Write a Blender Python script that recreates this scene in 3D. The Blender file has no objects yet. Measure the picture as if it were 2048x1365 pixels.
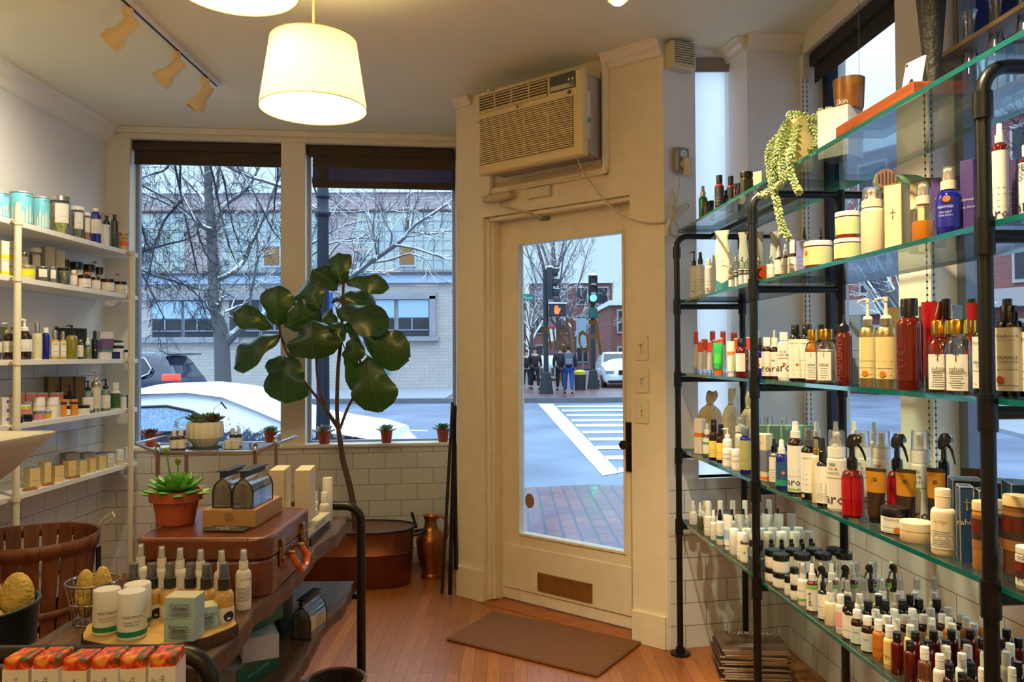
import bpy,bmesh,math,random
from mathutils import Vector,Matrix,Euler,noise
random.seed(7)
PI=math.pi
SC=bpy.context.scene
COL=SC.collection

# ------------------------------------------------------------------ camera
F=1536.0
EYE=Vector((0,0,1.35))
CAM_R=(Matrix.Rotation(math.radians(91.1),3,'X')@Matrix.Rotation(math.radians(-0.3),3,'Z'))
cam_d=bpy.data.cameras.new('camera');cam_d.sensor_width=36;cam_d.lens=27.0
cam_d.clip_start=.05;cam_d.clip_end=400
cam=bpy.data.objects.new('camera',cam_d);COL.objects.link(cam)
cam.location=EYE;cam.rotation_euler=CAM_R.to_euler()
SC.camera=cam

# ------------------------------------------------------------------ sky and exposure
SC.view_settings.view_transform='Standard'
SC.view_settings.look='None'
SC.view_settings.exposure=0.17
SC.view_settings.gamma=1.0
SC.view_settings.use_curve_mapping=False
SC.cycles.max_bounces=9
SC.cycles.diffuse_bounces=4
SC.cycles.glossy_bounces=4
SC.cycles.transmission_bounces=4
SC.cycles.transparent_max_bounces=24
SC.cycles.caustics_reflective=False
SC.cycles.caustics_refractive=False
SC.cycles.sample_clamp_indirect=4.0
SC.cycles.use_denoising=True
W=bpy.data.worlds.new('overcast_sky');SC.world=W;W.use_nodes=True
nt=W.node_tree;nt.nodes.clear()
wo=nt.nodes.new('ShaderNodeOutputWorld');bg=nt.nodes.new('ShaderNodeBackground')
tc=nt.nodes.new('ShaderNodeTexCoord');sp=nt.nodes.new('ShaderNodeSeparateXYZ');cr=nt.nodes.new('ShaderNodeMapRange')
nt.links.new(tc.outputs['Generated'],sp.inputs[0]);nt.links.new(sp.outputs['Z'],cr.inputs[0])
cr.inputs[1].default_value=.2;cr.inputs[2].default_value=1.0;cr.inputs[3].default_value=1.12;cr.inputs[4].default_value=4.6 # overcast: brighter overhead
bg.inputs['Color'].default_value=(.61,.83,1,1);nt.links.new(cr.outputs[0],bg.inputs['Strength'])
nt.links.new(bg.outputs[0],wo.inputs[0])
WARM=(1.0,.80,.45)

def lamp(kind,name,loc,power,color=WARM,size=.05,target=None,spot=None,blend=.5):
 d=bpy.data.lights.new(name,kind);d.energy=power;d.color=color
 if kind in('POINT','SPOT'):d.shadow_soft_size=size
 if kind=='SPOT':d.spot_size=math.radians(spot);d.spot_blend=blend
 o=bpy.data.objects.new(name,d);COL.objects.link(o);o.location=loc
 if target is not None:
  o.rotation_euler=(Vector(target)-Vector(loc)).to_track_quat('-Z','Y').to_euler()
 return o

# ------------------------------------------------------------------ pixel -> place helpers (rays from the viewpoint onto real planes)
def ray(px,py):
 d=CAM_R@Vector(((px-1024)/F,-(py-682.5)/F,-1.0))
 return d
def onz(px,py,z):
 d=ray(px,py);t=(z-EYE.z)/d.z
 return EYE+d*t
def onY(px,py,Y):
 d=ray(px,py);return EYE+d*(Y/d.y)
def online(px,py,P,u,n,dd=0.0):
 """point where the ray meets the vertical plane through P + n*dd with direction u"""
 d=ray(px,py);Qx,Qy=P[0]+n[0]*dd,P[1]+n[1]*dd
 det=d.x*(-u[1])+d.y*u[0]
 s=(Qx*(-u[1])+Qy*u[0])/det
 return EYE+d*s
def zat(px,py,X,Y):
 d=ray(px,py);s=(X*X+Y*Y)/(X*d.x+Y*d.y)
 return EYE.z+d.z*s

# ------------------------------------------------------------------ materials
def lin(c):
 r=[]
 for v in c[:3]:
  v=v/255.0
  r.append(v/12.92 if v<=.04045 else((v+.055)/1.055)**2.4)
 return(r[0],r[1],r[2],1)
_M={}
def pm(c,rough=.5,metal=0.0,coat=0.0,emit=None,es=0.0,var=0.0,scale=40,bump=0.0,bscale=60,sss=0,name=None,spec=.5):
 key=(tuple(c),rough,metal,coat,tuple(emit)if emit else None,es,var,scale,bump,bscale,sss,spec)
 if key in _M:return _M[key]
 m=bpy.data.materials.new(name or 'surface');m.use_nodes=True
 n=m.node_tree.nodes;l=m.node_tree.links;b=n['Principled BSDF']
 b.inputs['Base Color'].default_value=lin(c);b.inputs['Roughness'].default_value=rough
 b.inputs['Metallic'].default_value=metal;b.inputs['Coat Weight'].default_value=coat
 b.inputs['Specular IOR Level'].default_value=spec
 if emit:b.inputs['Emission Color'].default_value=lin(emit);b.inputs['Emission Strength'].default_value=es
 if var>0 or bump>0:
  t=n.new('ShaderNodeTexCoord');nz=n.new('ShaderNodeTexNoise');nz.inputs['Scale'].default_value=scale;nz.inputs['Detail'].default_value=3
  l.new(t.outputs['Object'],nz.inputs['Vector'])
  if var>0:
   mx=n.new('ShaderNodeMixRGB');mx.inputs[1].default_value=lin([v*(1-var)for v in c]);mx.inputs[2].default_value=lin([min(255,v*(1+var))for v in c])
   l.new(nz.outputs['Fac'],mx.inputs[0]);l.new(mx.outputs[0],b.inputs['Base Color'])
  if bump>0:
   nb=n.new('ShaderNodeTexNoise');nb.inputs['Scale'].default_value=bscale;nb.inputs['Detail'].default_value=4
   l.new(t.outputs['Object'],nb.inputs['Vector'])
   bp=n.new('ShaderNodeBump');bp.inputs['Strength'].default_value=bump;bp.inputs['Distance'].default_value=.01
   l.new(nb.outputs['Fac'],bp.inputs['Height']);l.new(bp.outputs[0],b.inputs['Normal'])
 _M[key]=m
 return m
def clear(tint=(255,255,255),gloss=.12,rough=.02,name='clear_glass',milk=0.0,refl=.7,mc=(235,235,235)):
 """thin see-through shell: transparent with a fresnel reflection"""
 key=('clear',tuple(tint),gloss,rough,milk,refl,mc)
 if key in _M:return _M[key]
 m=bpy.data.materials.new(name);m.use_nodes=True
 n=m.node_tree.nodes;l=m.node_tree.links;n.clear()
 o=n.new('ShaderNodeOutputMaterial');tr=n.new('ShaderNodeBsdfTransparent');gl=n.new('ShaderNodeBsdfGlossy')
 tr.inputs[0].default_value=lin(tint);gl.inputs['Roughness'].default_value=rough
 fr=n.new('ShaderNodeLayerWeight');fr.inputs['Blend'].default_value=.25
 ml=n.new('ShaderNodeMath');ml.operation='MULTIPLY_ADD';ml.inputs[1].default_value=refl;ml.inputs[2].default_value=gloss*.4
 ml.use_clamp=True
 l.new(fr.outputs['Fresnel'],ml.inputs[0])
 mx=n.new('ShaderNodeMixShader');l.new(ml.outputs[0],mx.inputs[0])
 if milk>0:
  df=n.new('ShaderNodeBsdfDiffuse');df.inputs[0].default_value=lin(mc)
  m2=n.new('ShaderNodeMixShader');m2.inputs[0].default_value=milk;l.new(tr.outputs[0],m2.inputs[1]);l.new(df.outputs[0],m2.inputs[2])
  l.new(m2.outputs[0],mx.inputs[1])
 else:l.new(tr.outputs[0],mx.inputs[1])
 l.new(gl.outputs[0],mx.inputs[2]);l.new(mx.outputs[0],o.inputs[0])
 _M[key]=m
 return m
def nodemat(name):
 m=bpy.data.materials.new(name);m.use_nodes=True
 return m,m.node_tree.nodes,m.node_tree.links,m.node_tree.nodes['Principled BSDF']
def bricks(name,c1,c2,mortar,bw,rh,ms=.02,rough=.4,axes='XZ',bump=.3,offset=.5,coat=0,varn=0.15,wet=0.0):
 m,n,l,b=nodemat(name)
 t=n.new('ShaderNodeTexCoord');s=n.new('ShaderNodeSeparateXYZ');c=n.new('ShaderNodeCombineXYZ')
 l.new(t.outputs['Object'],s.inputs[0]);l.new(s.outputs[axes[0]],c.inputs[0]);l.new(s.outputs[axes[1]],c.inputs[1])
 k=n.new('ShaderNodeTexBrick');l.new(c.outputs[0],k.inputs['Vector'])
 k.inputs['Color1'].default_value=lin(c1);k.inputs['Color2'].default_value=lin(c2);k.inputs['Mortar'].default_value=lin(mortar)
 k.inputs['Scale'].default_value=1;k.inputs['Brick Width'].default_value=bw;k.inputs['Row Height'].default_value=rh
 k.inputs['Mortar Size'].default_value=ms;k.inputs['Mortar Smooth'].default_value=.1;k.offset=offset
 nz=n.new('ShaderNodeTexNoise');nz.inputs['Scale'].default_value=3/max(bw,.05);l.new(t.outputs['Object'],nz.inputs['Vector'])
 mx=n.new('ShaderNodeMixRGB');mx.blend_type='MULTIPLY';mx.inputs[0].default_value=varn
 l.new(k.outputs['Color'],mx.inputs[1]);l.new(nz.outputs['Color'],mx.inputs[2]);l.new(mx.outputs[0],b.inputs['Base Color'])
 b.inputs['Roughness'].default_value=rough;b.inputs['Coat Weight'].default_value=coat
 if wet>0:
  n2=n.new('ShaderNodeTexNoise');n2.inputs['Scale'].default_value=.8;l.new(t.outputs['Object'],n2.inputs['Vector'])
  mr=n.new('ShaderNodeMapRange');mr.inputs[1].default_value=.35;mr.inputs[2].default_value=.65;mr.inputs[3].default_value=rough-wet;mr.inputs[4].default_value=rough
  l.new(n2.outputs['Fac'],mr.inputs[0]);l.new(mr.outputs[0],b.inputs['Roughness'])
 if bump>0:
  bp=n.new('ShaderNodeBump');bp.inputs['Strength'].default_value=bump;bp.inputs['Distance'].default_value=.004;bp.invert=True
  l.new(k.outputs['Fac'],bp.inputs['Height']);l.new(bp.outputs[0],b.inputs['Normal'])
 return m
def woodmat(name,c1,c2,axis='Y',scale=1.0,rough=.45,bump=.15,wear=None):
 m,n,l,b=nodemat(name)
 t=n.new('ShaderNodeTexCoord');mp=n.new('ShaderNodeMapping');l.new(t.outputs['Object'],mp.inputs[0])
 sv={'X':(1.2,14,14),'Y':(14,1.2,14),'Z':(14,14,1.2)}[axis]
 mp.inputs['Scale'].default_value=[v*scale for v in sv]
 nz=n.new('ShaderNodeTexNoise');nz.inputs['Scale'].default_value=2.2;nz.inputs['Detail'].default_value=8;nz.inputs['Roughness'].default_value=.65;nz.inputs['Distortion'].default_value=1.0
 l.new(mp.outputs[0],nz.inputs['Vector'])
 r=n.new('ShaderNodeValToRGB');l.new(nz.outputs['Fac'],r.inputs[0])
 r.color_ramp.elements[0].position=.32;r.color_ramp.elements[0].color=lin(c1)
 r.color_ramp.elements[1].position=.68;r.color_ramp.elements[1].color=lin(c2)
 l.new(r.outputs[0],b.inputs['Base Color']);b.inputs['Roughness'].default_value=rough
 if wear:
  v=n.new('ShaderNodeTexVoronoi');v.inputs['Scale'].default_value=38;l.new(t.outputs['Object'],v.inputs['Vector'])
  lt=n.new('ShaderNodeMath');lt.operation='LESS_THAN';lt.inputs[1].default_value=.16;l.new(v.outputs['Distance'],lt.inputs[0])
  nn=n.new('ShaderNodeTexNoise');nn.inputs['Scale'].default_value=5;l.new(t.outputs['Object'],nn.inputs['Vector'])
  gt=n.new('ShaderNodeMath');gt.operation='GREATER_THAN';gt.inputs[1].default_value=.5;l.new(nn.outputs['Fac'],gt.inputs[0])
  mu=n.new('ShaderNodeMath');mu.operation='MULTIPLY';l.new(lt.outputs[0],mu.inputs[0]);l.new(gt.outputs[0],mu.inputs[1])
  mx=n.new('ShaderNodeMixRGB');mx.inputs[2].default_value=lin(wear);l.new(mu.outputs[0],mx.inputs[0]);l.new(r.outputs[0],mx.inputs[1]);l.new(mx.outputs[0],b.inputs['Base Color'])
 bp=n.new('ShaderNodeBump');bp.inputs['Strength'].default_value=bump;bp.inputs['Distance'].default_value=.004
 l.new(nz.outputs['Fac'],bp.inputs['Height']);l.new(bp.outputs[0],b.inputs['Normal'])
 return m

# ------------------------------------------------------------------ text outlines
_T={}
def text2d(s,res=1):
 if(s,res)in _T:return _T[(s,res)]
 c=bpy.data.curves.new('lettering','FONT');c.body=s;c.size=1;c.align_x='CENTER';c.resolution_u=res
 o=bpy.data.objects.new('lettering',c)
 me=bpy.data.meshes.new_from_object(o)
 vs=[(v.co.x,v.co.y)for v in me.vertices];fs=[tuple(p.vertices)for p in me.polygons]
 bpy.data.objects.remove(o);bpy.data.curves.remove(c);bpy.data.meshes.remove(me)
 _T[(s,res)]=(vs,fs)
 return vs,fs

# ------------------------------------------------------------------ mesh builder
class MB:
 def __init__(s):s.v=[];s.f=[];s.m=[];s.mats=[]
 def mi(s,mat):
  if mat not in s.mats:s.mats.append(mat)
  return s.mats.index(mat)
 def add(s,vs,fs,mat,T=None):
  o=len(s.v);k=s.mi(mat)
  for p in vs:
   p=Vector(p);s.v.append(T@p if T is not None else p)
  for f in fs:s.f.append(tuple(i+o for i in f));s.m.append(k)
  return s
 def lathe(s,prof,mat,seg=20,cx=0,cy=0,z0=0,sx=1,sy=1,T=None,cap=True):
  vs=[];fs=[]
  n=len(prof)
  for(r,z)in prof:
   for i in range(seg):
    a=2*PI*i/seg;vs.append((cx+r*math.cos(a)*sx,cy+r*math.sin(a)*sy,z0+z))
  for k in range(n-1):
   for i in range(seg):
    j=(i+1)%seg
    fs.append((k*seg+i,k*seg+j,(k+1)*seg+j,(k+1)*seg+i))
  if cap:
   if prof[0][0]>1e-6:fs.append(tuple(range(seg-1,-1,-1)))
   if prof[-1][0]>1e-6:fs.append(tuple((n-1)*seg+i for i in range(seg)))
  return s.add(vs,fs,mat,T)
 def box(s,c,d,mat,rz=0,T=None,tilt=None):
  hx,hy,hz=d[0]/2,d[1]/2,d[2]/2
  M=Matrix.Translation(Vector(c))@Matrix.Rotation(rz,4,'Z')
  if tilt is not None:M=M@tilt
  if T is not None:M=T@M
  vs=[(x,y,z)for x in(-hx,hx)for y in(-hy,hy)for z in(-hz,hz)]
  fs=[(0,1,3,2),(4,6,7,5),(0,4,5,1),(2,3,7,6),(0,2,6,4),(1,5,7,3)]
  return s.add(vs,fs,mat,M)
 def tube(s,pts,r,mat,seg=8,closed=False,T=None,flat=1.0):
  pts=[Vector(p)for p in pts];n=len(pts)
  rs=r if isinstance(r,(list,tuple))else[r]*n
  vs=[];fs=[];up=Vector((0,0,1));prev=None
  for i,p in enumerate(pts):
   a=pts[(i-1)%n]if(closed or i>0)else p
   b=pts[(i+1)%n]if(closed or i<n-1)else p
   t=(b-a)
   t=t.normalized()if t.length>1e-9 else Vector((0,0,1))
   if prev is None:
    x=t.cross(up)
    if x.length<.05:x=t.cross(Vector((1,0,0)))
   else:x=prev-t*prev.dot(t)
   x.normalize();y=t.cross(x);prev=x
   for k in range(seg):
    an=2*PI*k/seg
    vs.append(p+x*math.cos(an)*rs[i]+y*math.sin(an)*rs[i]*flat)
  m=n if closed else n-1
  for i in range(m):
   j=(i+1)%n
   for k in range(seg):
    q=(k+1)%seg
    fs.append((i*seg+k,i*seg+q,j*seg+q,j*seg+k))
  if not closed:
   fs.append(tuple(range(seg-1,-1,-1)));fs.append(tuple((n-1)*seg+k for k in range(seg)))
  return s.add(vs,fs,mat,T)
 def prism(s,poly,z0,z1,mat,T=None):
  n=len(poly)
  vs=[(p[0],p[1],z0)for p in poly]+[(p[0],p[1],z1)for p in poly]
  fs=[tuple(range(n-1,-1,-1)),tuple(range(n,2*n))]+[(i,(i+1)%n,n+(i+1)%n,n+i)for i in range(n)]
  return s.add(vs,fs,mat,T)
 def loft(s,rings,mat,T=None,cap=True):
  n=len(rings[0]);vs=[p for r in rings for p in r];fs=[]
  for k in range(len(rings)-1):
   for i in range(n):
    j=(i+1)%n;fs.append((k*n+i,k*n+j,(k+1)*n+j,(k+1)*n+i))
  if cap:fs.append(tuple(range(n-1,-1,-1)));fs.append(tuple((len(rings)-1)*n+i for i in range(n)))
  return s.add(vs,fs,mat,T)
 def ball(s,c,r,mat,seg=12,rings=8,T=None):
  rr=r if isinstance(r,(list,tuple))else(r,r,r)
  vs=[(c[0],c[1],c[2]-rr[2])];fs=[]
  for k in range(1,rings):
   ph=-PI/2+PI*k/rings
   for i in range(seg):
    a=2*PI*i/seg
    vs.append((c[0]+rr[0]*math.cos(ph)*math.cos(a),c[1]+rr[1]*math.cos(ph)*math.sin(a),c[2]+rr[2]*math.sin(ph)))
  vs.append((c[0],c[1],c[2]+rr[2]))
  for i in range(seg):
   j=(i+1)%seg;fs.append((0,1+j,1+i));e=1+(rings-2)*seg;fs.append((e+i,e+j,len(vs)-1))
  for k in range(rings-2):
   for i in range(seg):
    j=(i+1)%seg;fs.append((1+k*seg+i,1+k*seg+j,1+(k+1)*seg+j,1+(k+1)*seg+i))
  return s.add(vs,fs,mat,T)
 def patch(s,r,a0,a1,z0,z1,mat,n=10,r2=None,T=None,sx=1,sy=1):
  r2=r if r2 is None else r2;vs=[]
  for i in range(n+1):
   a=a0+(a1-a0)*i/n
   vs.append((r*math.cos(a)*sx,r*math.sin(a)*sy,z0));vs.append((r2*math.cos(a)*sx,r2*math.sin(a)*sy,z1))
  return s.add(vs,[(2*i,2*i+2,2*i+3,2*i+1)for i in range(n)],mat,T)
 def cyltext(s,txt,r,ac,z,size,mat,T=None,vert=False,sx=1,sy=1):
  vs,fs=text2d(txt);out=[]
  for(x,y)in vs:
   if vert:x,y=-y,x
   a=ac+x*size/r;out.append((r*math.cos(a)*sx,r*math.sin(a)*sy,z+y*size))
  return s.add(out,fs,mat,T)
 def flattext(s,txt,T,size,mat,vert=False):
  """letters in the local XZ plane seen from -Y"""
  vs,fs=text2d(txt)
  return s.add([((-y if vert else x)*size,0,(x if vert else y)*size)for x,y in vs],fs,mat,T)
 def build(s,name,parent=None,loc=(0,0,0),rz=0,smooth=35,bevel=0,sub=0,segs=2):
  me=bpy.data.meshes.new(name)
  me.from_pydata([tuple(p)for p in s.v],[],s.f)
  for m in s.mats:me.materials.append(m)
  for p,k in zip(me.polygons,s.m):p.material_index=k
  if smooth:
   me.polygons.foreach_set('use_smooth',[True]*len(me.polygons))
   me.set_sharp_from_angle(angle=math.radians(smooth))
  o=bpy.data.objects.new(name,me);COL.objects.link(o)
  if parent is not None:o.parent=parent
  o.location=loc;o.rotation_euler=(0,0,rz)
  if bevel:
   b=o.modifiers.new('edge','BEVEL');b.width=bevel;b.segments=segs;b.limit_method='ANGLE';b.angle_limit=math.radians(40)
  if sub:
   b=o.modifiers.new('smooth','SUBSURF');b.levels=sub;b.render_levels=sub
  return o
def thing(name,label,cat,loc=(0,0,0),rz=0,group=None,rot=None):
 o=bpy.data.objects.new(name,None);COL.objects.link(o);o.empty_display_size=.05
 o.location=loc;o.rotation_euler=rot if rot is not None else(0,0,rz)
 o['label']=label;o['category']=cat
 if group:o['group']=group
 return o
def tag(o,label,cat,group=None,kind=None):
 o['label']=label;o['category']=cat
 if group:o['group']=group
 if kind:o['kind']=kind
 return o
def struct(o,label=None,cat=None):
 o['kind']='structure'
 if label:o['label']=label
 if cat:o['category']=cat
 return o
def copy_tree(o,parent=None):
 c=o.copy();COL.objects.link(c);c.parent=parent
 for ch in o.children:copy_tree(ch,c)
 return c
def frame(P,u,z=0.0):
 """matrix with local X along u, local Z up, local Y = Z x X"""
 a=math.atan2(u[1],u[0])
 return Matrix.Translation(Vector((P[0],P[1],z)))@Matrix.Rotation(a,4,'Z')
def face_cam(X,Y,k=1.0):
 return math.atan2(-X,Y)*k

# ------------------------------------------------------------------ common materials
PAINT=pm((236,230,204),.55,var=.02,scale=6,bump=.04,bscale=200,name='cream_wall_paint')
PAINTW=pm((232,230,226),.55,var=.02,scale=6,name='white_wall_paint')
TRIM=pm((240,232,214),.38,var=.02,scale=8,bump=.03,bscale=90,name='gloss_trim_paint')
CEIL=pm((236,234,206),.7,var=.015,scale=3,name='ceiling_paint')
DOORP=pm((240,228,200),.35,var=.04,scale=14,bump=.06,bscale=60,name='aged_door_paint')
BLACK=pm((14,14,15),.35,name='black_plastic')
BLACKM=pm((17,18,21),.38,metal=.3,bump=.03,bscale=120,name='black_iron')
CHROME=pm((205,205,210),.15,metal=1,name='chrome')
WHITEP=pm((236,232,222),.35,name='white_plastic')
GOLD=pm((212,160,60),.22,metal=1,name='gold_metal')
DARKTXT=pm((40,34,34),.6,name='dark_print')
GREYTXT=pm((120,116,112),.6,name='grey_print')
PAPER=pm((240,234,218),.6,name='label_paper')
ORANGED=pm((200,130,50),.5,name='orange_sticker')
CLEARP=clear((250,250,250),.18,.08,'clear_plastic',milk=.08)
GLASSW=clear((240,245,247),.0,.005,'window_glass',refl=.4)
GLASSC=clear((240,244,242),.3,.02,'clear_jar_glass',refl=.9,milk=.05)
# ================================================================== THE ROOM
CH=2.81
LX=-2.55
W0=(-2.55,4.81);wd=(.9933,.1155)
A=Vector((-.313,4.366));d2=Vector((.777,-.630)).normalized();o2=Vector((.63,.777)).normalized()
B=Vector((.707,3.539))
R0=(1.334,3.50);ru=(.065,-.998);rn=(.998,.065)
SILL=.785

TILE=bricks('white_subway_tile',(226,224,222),(219,218,218),(120,112,104),.2072,.1036,.0016,.16,'XZ',.5,coat=.3,varn=.04)
FLOORM,n_,l_,b_=nodemat('oak_strip_floor')
t_=n_.new('ShaderNodeTexCoord');s_=n_.new('ShaderNodeSeparateXYZ');c_=n_.new('ShaderNodeCombineXYZ')
l_.new(t_.outputs['Object'],s_.inputs[0]);l_.new(s_.outputs['Y'],c_.inputs[0]);l_.new(s_.outputs['X'],c_.inputs[1])
k_=n_.new('ShaderNodeTexBrick');l_.new(c_.outputs[0],k_.inputs['Vector']);k_.inputs['Scale'].default_value=1
k_.inputs['Brick Width'].default_value=1.1;k_.inputs['Row Height'].default_value=.0572;k_.inputs['Mortar Size'].default_value=.0009;k_.offset=.37
k_.inputs['Color1'].default_value=lin((176,108,56));k_.inputs['Color2'].default_value=lin((148,84,40));k_.inputs['Mortar'].default_value=lin((70,38,20))
m_=n_.new('ShaderNodeMapping');m_.inputs['Scale'].default_value=(30,2.5,1);l_.new(t_.outputs['Object'],m_.inputs[0])
z_=n_.new('ShaderNodeTexNoise');z_.inputs['Scale'].default_value=3;z_.inputs['Detail'].default_value=6;l_.new(m_.outputs[0],z_.inputs['Vector'])
x_=n_.new('ShaderNodeMixRGB');x_.blend_type='OVERLAY';x_.inputs[0].default_value=.45;l_.new(k_.outputs['Color'],x_.inputs[1]);l_.new(z_.outputs['Fac'],x_.inputs[2])
l_.new(x_.outputs[0],b_.inputs['Base Color']);b_.inputs['Roughness'].default_value=.32
bp_=n_.new('ShaderNodeBump');bp_.inputs['Strength'].default_value=.2;bp_.inputs['Distance'].default_value=.002;l_.new(z_.outputs['Fac'],bp_.inputs['Height']);l_.new(bp_.outputs[0],b_.inputs['Normal'])

def seg(name,P0,P1,th,z0,z1,mat,**k):
 """wall piece from P0 to P1, thickness th towards local +Y (left of the direction P0->P1), as an object with its own axes"""
 P0=Vector(P0[:2]);P1=Vector(P1[:2]);L=(P1-P0).length;a=math.atan2(P1.y-P0.y,P1.x-P0.x)
 mb=MB();y0,y1=(0,th)if th>0 else(th,0)
 ph=.03;mb.prism([(ph,y0),(L+ph,y0),(L+ph,y1),(ph,y1)],z0,z1,mat)
 o=mb.build(name,loc=(P0.x-ph*math.cos(a),P0.y-ph*math.sin(a),0),rz=a,smooth=0,**k)
 return struct(o)
def wp(s,off=0):return Vector((W0[0]+wd[0]*s-wd[1]*off,W0[1]+wd[1]*s+wd[0]*off))
def dp(s,off=0):return A+d2*s+o2*off
def rp(t,off=0):return Vector((R0[0]+ru[0]*t+rn[0]*off,R0[1]+ru[1]*t+rn[1]*off))

# floor and ceiling
BACKY=-2.4
fl=MB().prism([(LX-.1,BACKY),(2.2,BACKY),(1.42,3.7),(1.12,3.72),(.72,3.66),(.05,4.52),(-.3,5.2),(LX-.1,4.95)],-.05,0,FLOORM).build('floor',smooth=0);struct(fl)
tb=MB().prism([tuple(dp(.2,-.03)),tuple(dp(1.15,-.03)),tuple(dp(1.15,.16)),tuple(dp(.2,.16))],0.0002,.004,woodmat('threshold_oak',(140,76,36),(186,112,56),'X',1)).build('trim_8',smooth=0);struct(tb)
ce=MB().prism([(LX-.1,BACKY),(2.3,BACKY),(1.5,3.75),(1.12,3.8),(.72,3.75),(.05,4.6),(-.3,5.25),(LX-.1,5.0)],CH,CH+.08,CEIL).build('ceiling',smooth=0);struct(ce)

# left wall: painted above, tiled below 1.33
seg('wall_left',(LX,BACKY),(LX,4.81),.12,1.33,CH,PAINTW)
seg('wall_left_tiled',(LX,BACKY),(LX,4.81),.12,0,1.33,TILE)
seg('wall_back',(LX,BACKY),(2.3,BACKY),-.12,0,CH,PAINT)

# window wall
T0=wp(0)
seg('wall_front_tiled',wp(0),wp(2.27),.2,0,SILL-.02,TILE)
mb=MB();FT=frame(W0,wd)
mb.prism([(0,-.025),(2.26,-.025),(2.26,.2),(0,.2)],SILL-.02,SILL,TRIM,FT);struct(mb.build('window_1_sill',smooth=0,bevel=.004))
mb=MB()
for a,b in((0,.144),(1.073,1.224),(2.2,2.27)):
 mb.prism([(a,0),(b,0),(b,.2),(a,.2)],SILL,2.737,TRIM,FT)
mb.prism([(.0,0),(2.27,0),(2.27,.2),(0,.2)],2.737,CH,TRIM,FT)
mb.box((1.13,-.012,2.79),(2.26,.024,.036),TRIM,T=FT);mb.box((1.13,-.006,2.745),(2.26,.012,.012),TRIM,T=FT)
struct(mb.build('wall_front',smooth=0))
for k,(a,b)in enumerate(((.144,1.073),(1.224,2.2))):
 mb=MB();zf0,zf1=SILL,2.737;w=.022
 for(x0,x1,z0,z1)in((a,a+w,zf0,zf1),(b-w,b,zf0,zf1),(a,b,zf1-w,zf1),(a,b,zf0,zf0+.012)):
  mb.prism([(x0,.11),(x1,.11),(x1,.15),(x0,.15)],z0,z1,pm((150,160,185),.4,metal=.4),FT)
 fr=mb.build('window_%d'%(k+1),smooth=0);struct(fr)
 g=MB().add([(a,.13,zf0),(b,.13,zf0),(b,.13,zf1),(a,.13,zf1)],[(0,1,2,3)],GLASSW,FT).build('window_glass',fr,smooth=0)
# roller shades
SHADE=pm((52,40,32),.8,var=.1,scale=30,name='dark_shade_cloth')
SHADET=clear((70,78,110),.05,.3,'screen_shade_cloth',milk=.02)
sh1=thing('roller_shade','dark brown roller shade rolled up above the left street window','window shade')
sh1.matrix_world=FT
MB().box((.608,.06,2.705),(.925,.06,.06),SHADE).build('roll',sh1,bevel=.01)
MB().box((.612,.05,2.645),(.915,.004,.10),SHADE).box((.612,.05,2.592),(.915,.012,.014),BLACK).build('shade_cloth',sh1)
sh2=thing('roller_shade','dark roller shade pulled lower over the street window behind the fig, with a see-through strip','window shade')
sh2.matrix_world=FT
MB().box((1.71,.06,2.70),(.96,.06,.07),SHADE).build('roll',sh2,bevel=.01)
MB().box((1.73,.045,2.635),(.93,.004,.09),SHADE).build('shade_cloth',sh2)
MB().box((1.73,.045,2.545),(.93,.003,.092),SHADET).build('screen_strip',sh2)
MB().box((1.73,.045,2.48),(.93,.016,.045),pm((46,32,30),.7)).build('hem_bar',sh2,bevel=.004)

# pier between window wall and door
pierL=[tuple(dp(0)),tuple(dp(.2)),tuple(dp(.2,.02)),tuple(dp(.24,.1)),tuple(dp(.24,.25)),(-.1,5.15),(-.313,5.12)]
mb=MB().prism(pierL,0,2.117,DOORP);struct(mb.build('wall_front_left_pier',smooth=0))
pierR=[tuple(dp(1.131)),tuple(B),(.775,3.57),(.87,3.62),(.87,3.75),tuple(dp(1.19,.25)),tuple(dp(1.16,.1))]
mb=MB().prism(pierR,0,2.117,DOORP);struct(mb.build('wall_front_right_pier',smooth=0))
mb=MB().prism([tuple(dp(0)),tuple(B),(.775,3.57),(.87,3.62),(.87,3.75),tuple(dp(1.25,.25)),(-.0,5.15),(-.313,5.12)],2.117,CH,DOORP)
struct(mb.build('wall_front_door_header',smooth=0))
# casing of the door and baseboards
FD=frame(A,d2)
mb=MB()
mb.box((.10,-.008,.085),(.2,.016,.17),DOORP,T=FD);struct(mb.build('baseboard_front',smooth=0,bevel=.003))
mb=MB();mb.box((1.131+.088,-.008,.075),(.176,.016,.15),DOORP,T=FD);struct(mb.build('baseboard_door',smooth=0,bevel=.003))
mb=MB()
mb.box((.215,.045,1.06),(.02,.05,2.1),DOORP,T=FD);mb.box((.228,.07,1.06),(.02,.05,2.1),DOORP,T=FD)
mb.box((.68,.045,2.105),(.9,.05,.02),DOORP,T=FD);struct(mb.build('trim_1',smooth=0,bevel=.003))
# crown moulding over the door, by the narrow window and along the left wall
def crown(name,P0,P1,side=1,z=CH,s=1.0,mat=TRIM):
 P0=Vector(P0[:2]);P1=Vector(P1[:2]);L=(P1-P0).length;T=frame(P0,P1-P0)
 prof=[(0,0),(.075,0),(.075,-.012),(.062,-.02),(.05,-.045),(.03,-.058),(.022,-.075),(.022,-.088),(0,-.09)]
 mb=MB();r0=[(0,side*a*s,z+b*s)for a,b in prof];r1=[(L,side*a*s,z+b*s)for a,b in prof]
 mb.loft([r0,r1],mat,T);return struct(mb.build(name,smooth=0))
crown('trim_2',dp(0),dp(.12),-1,s=.55);crown('trim_3',dp(1.0),dp(1.313),-1,s=.8)
crown('trim_4',(LX,BACKY),(LX,4.81),-1,s=1.25)

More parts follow.
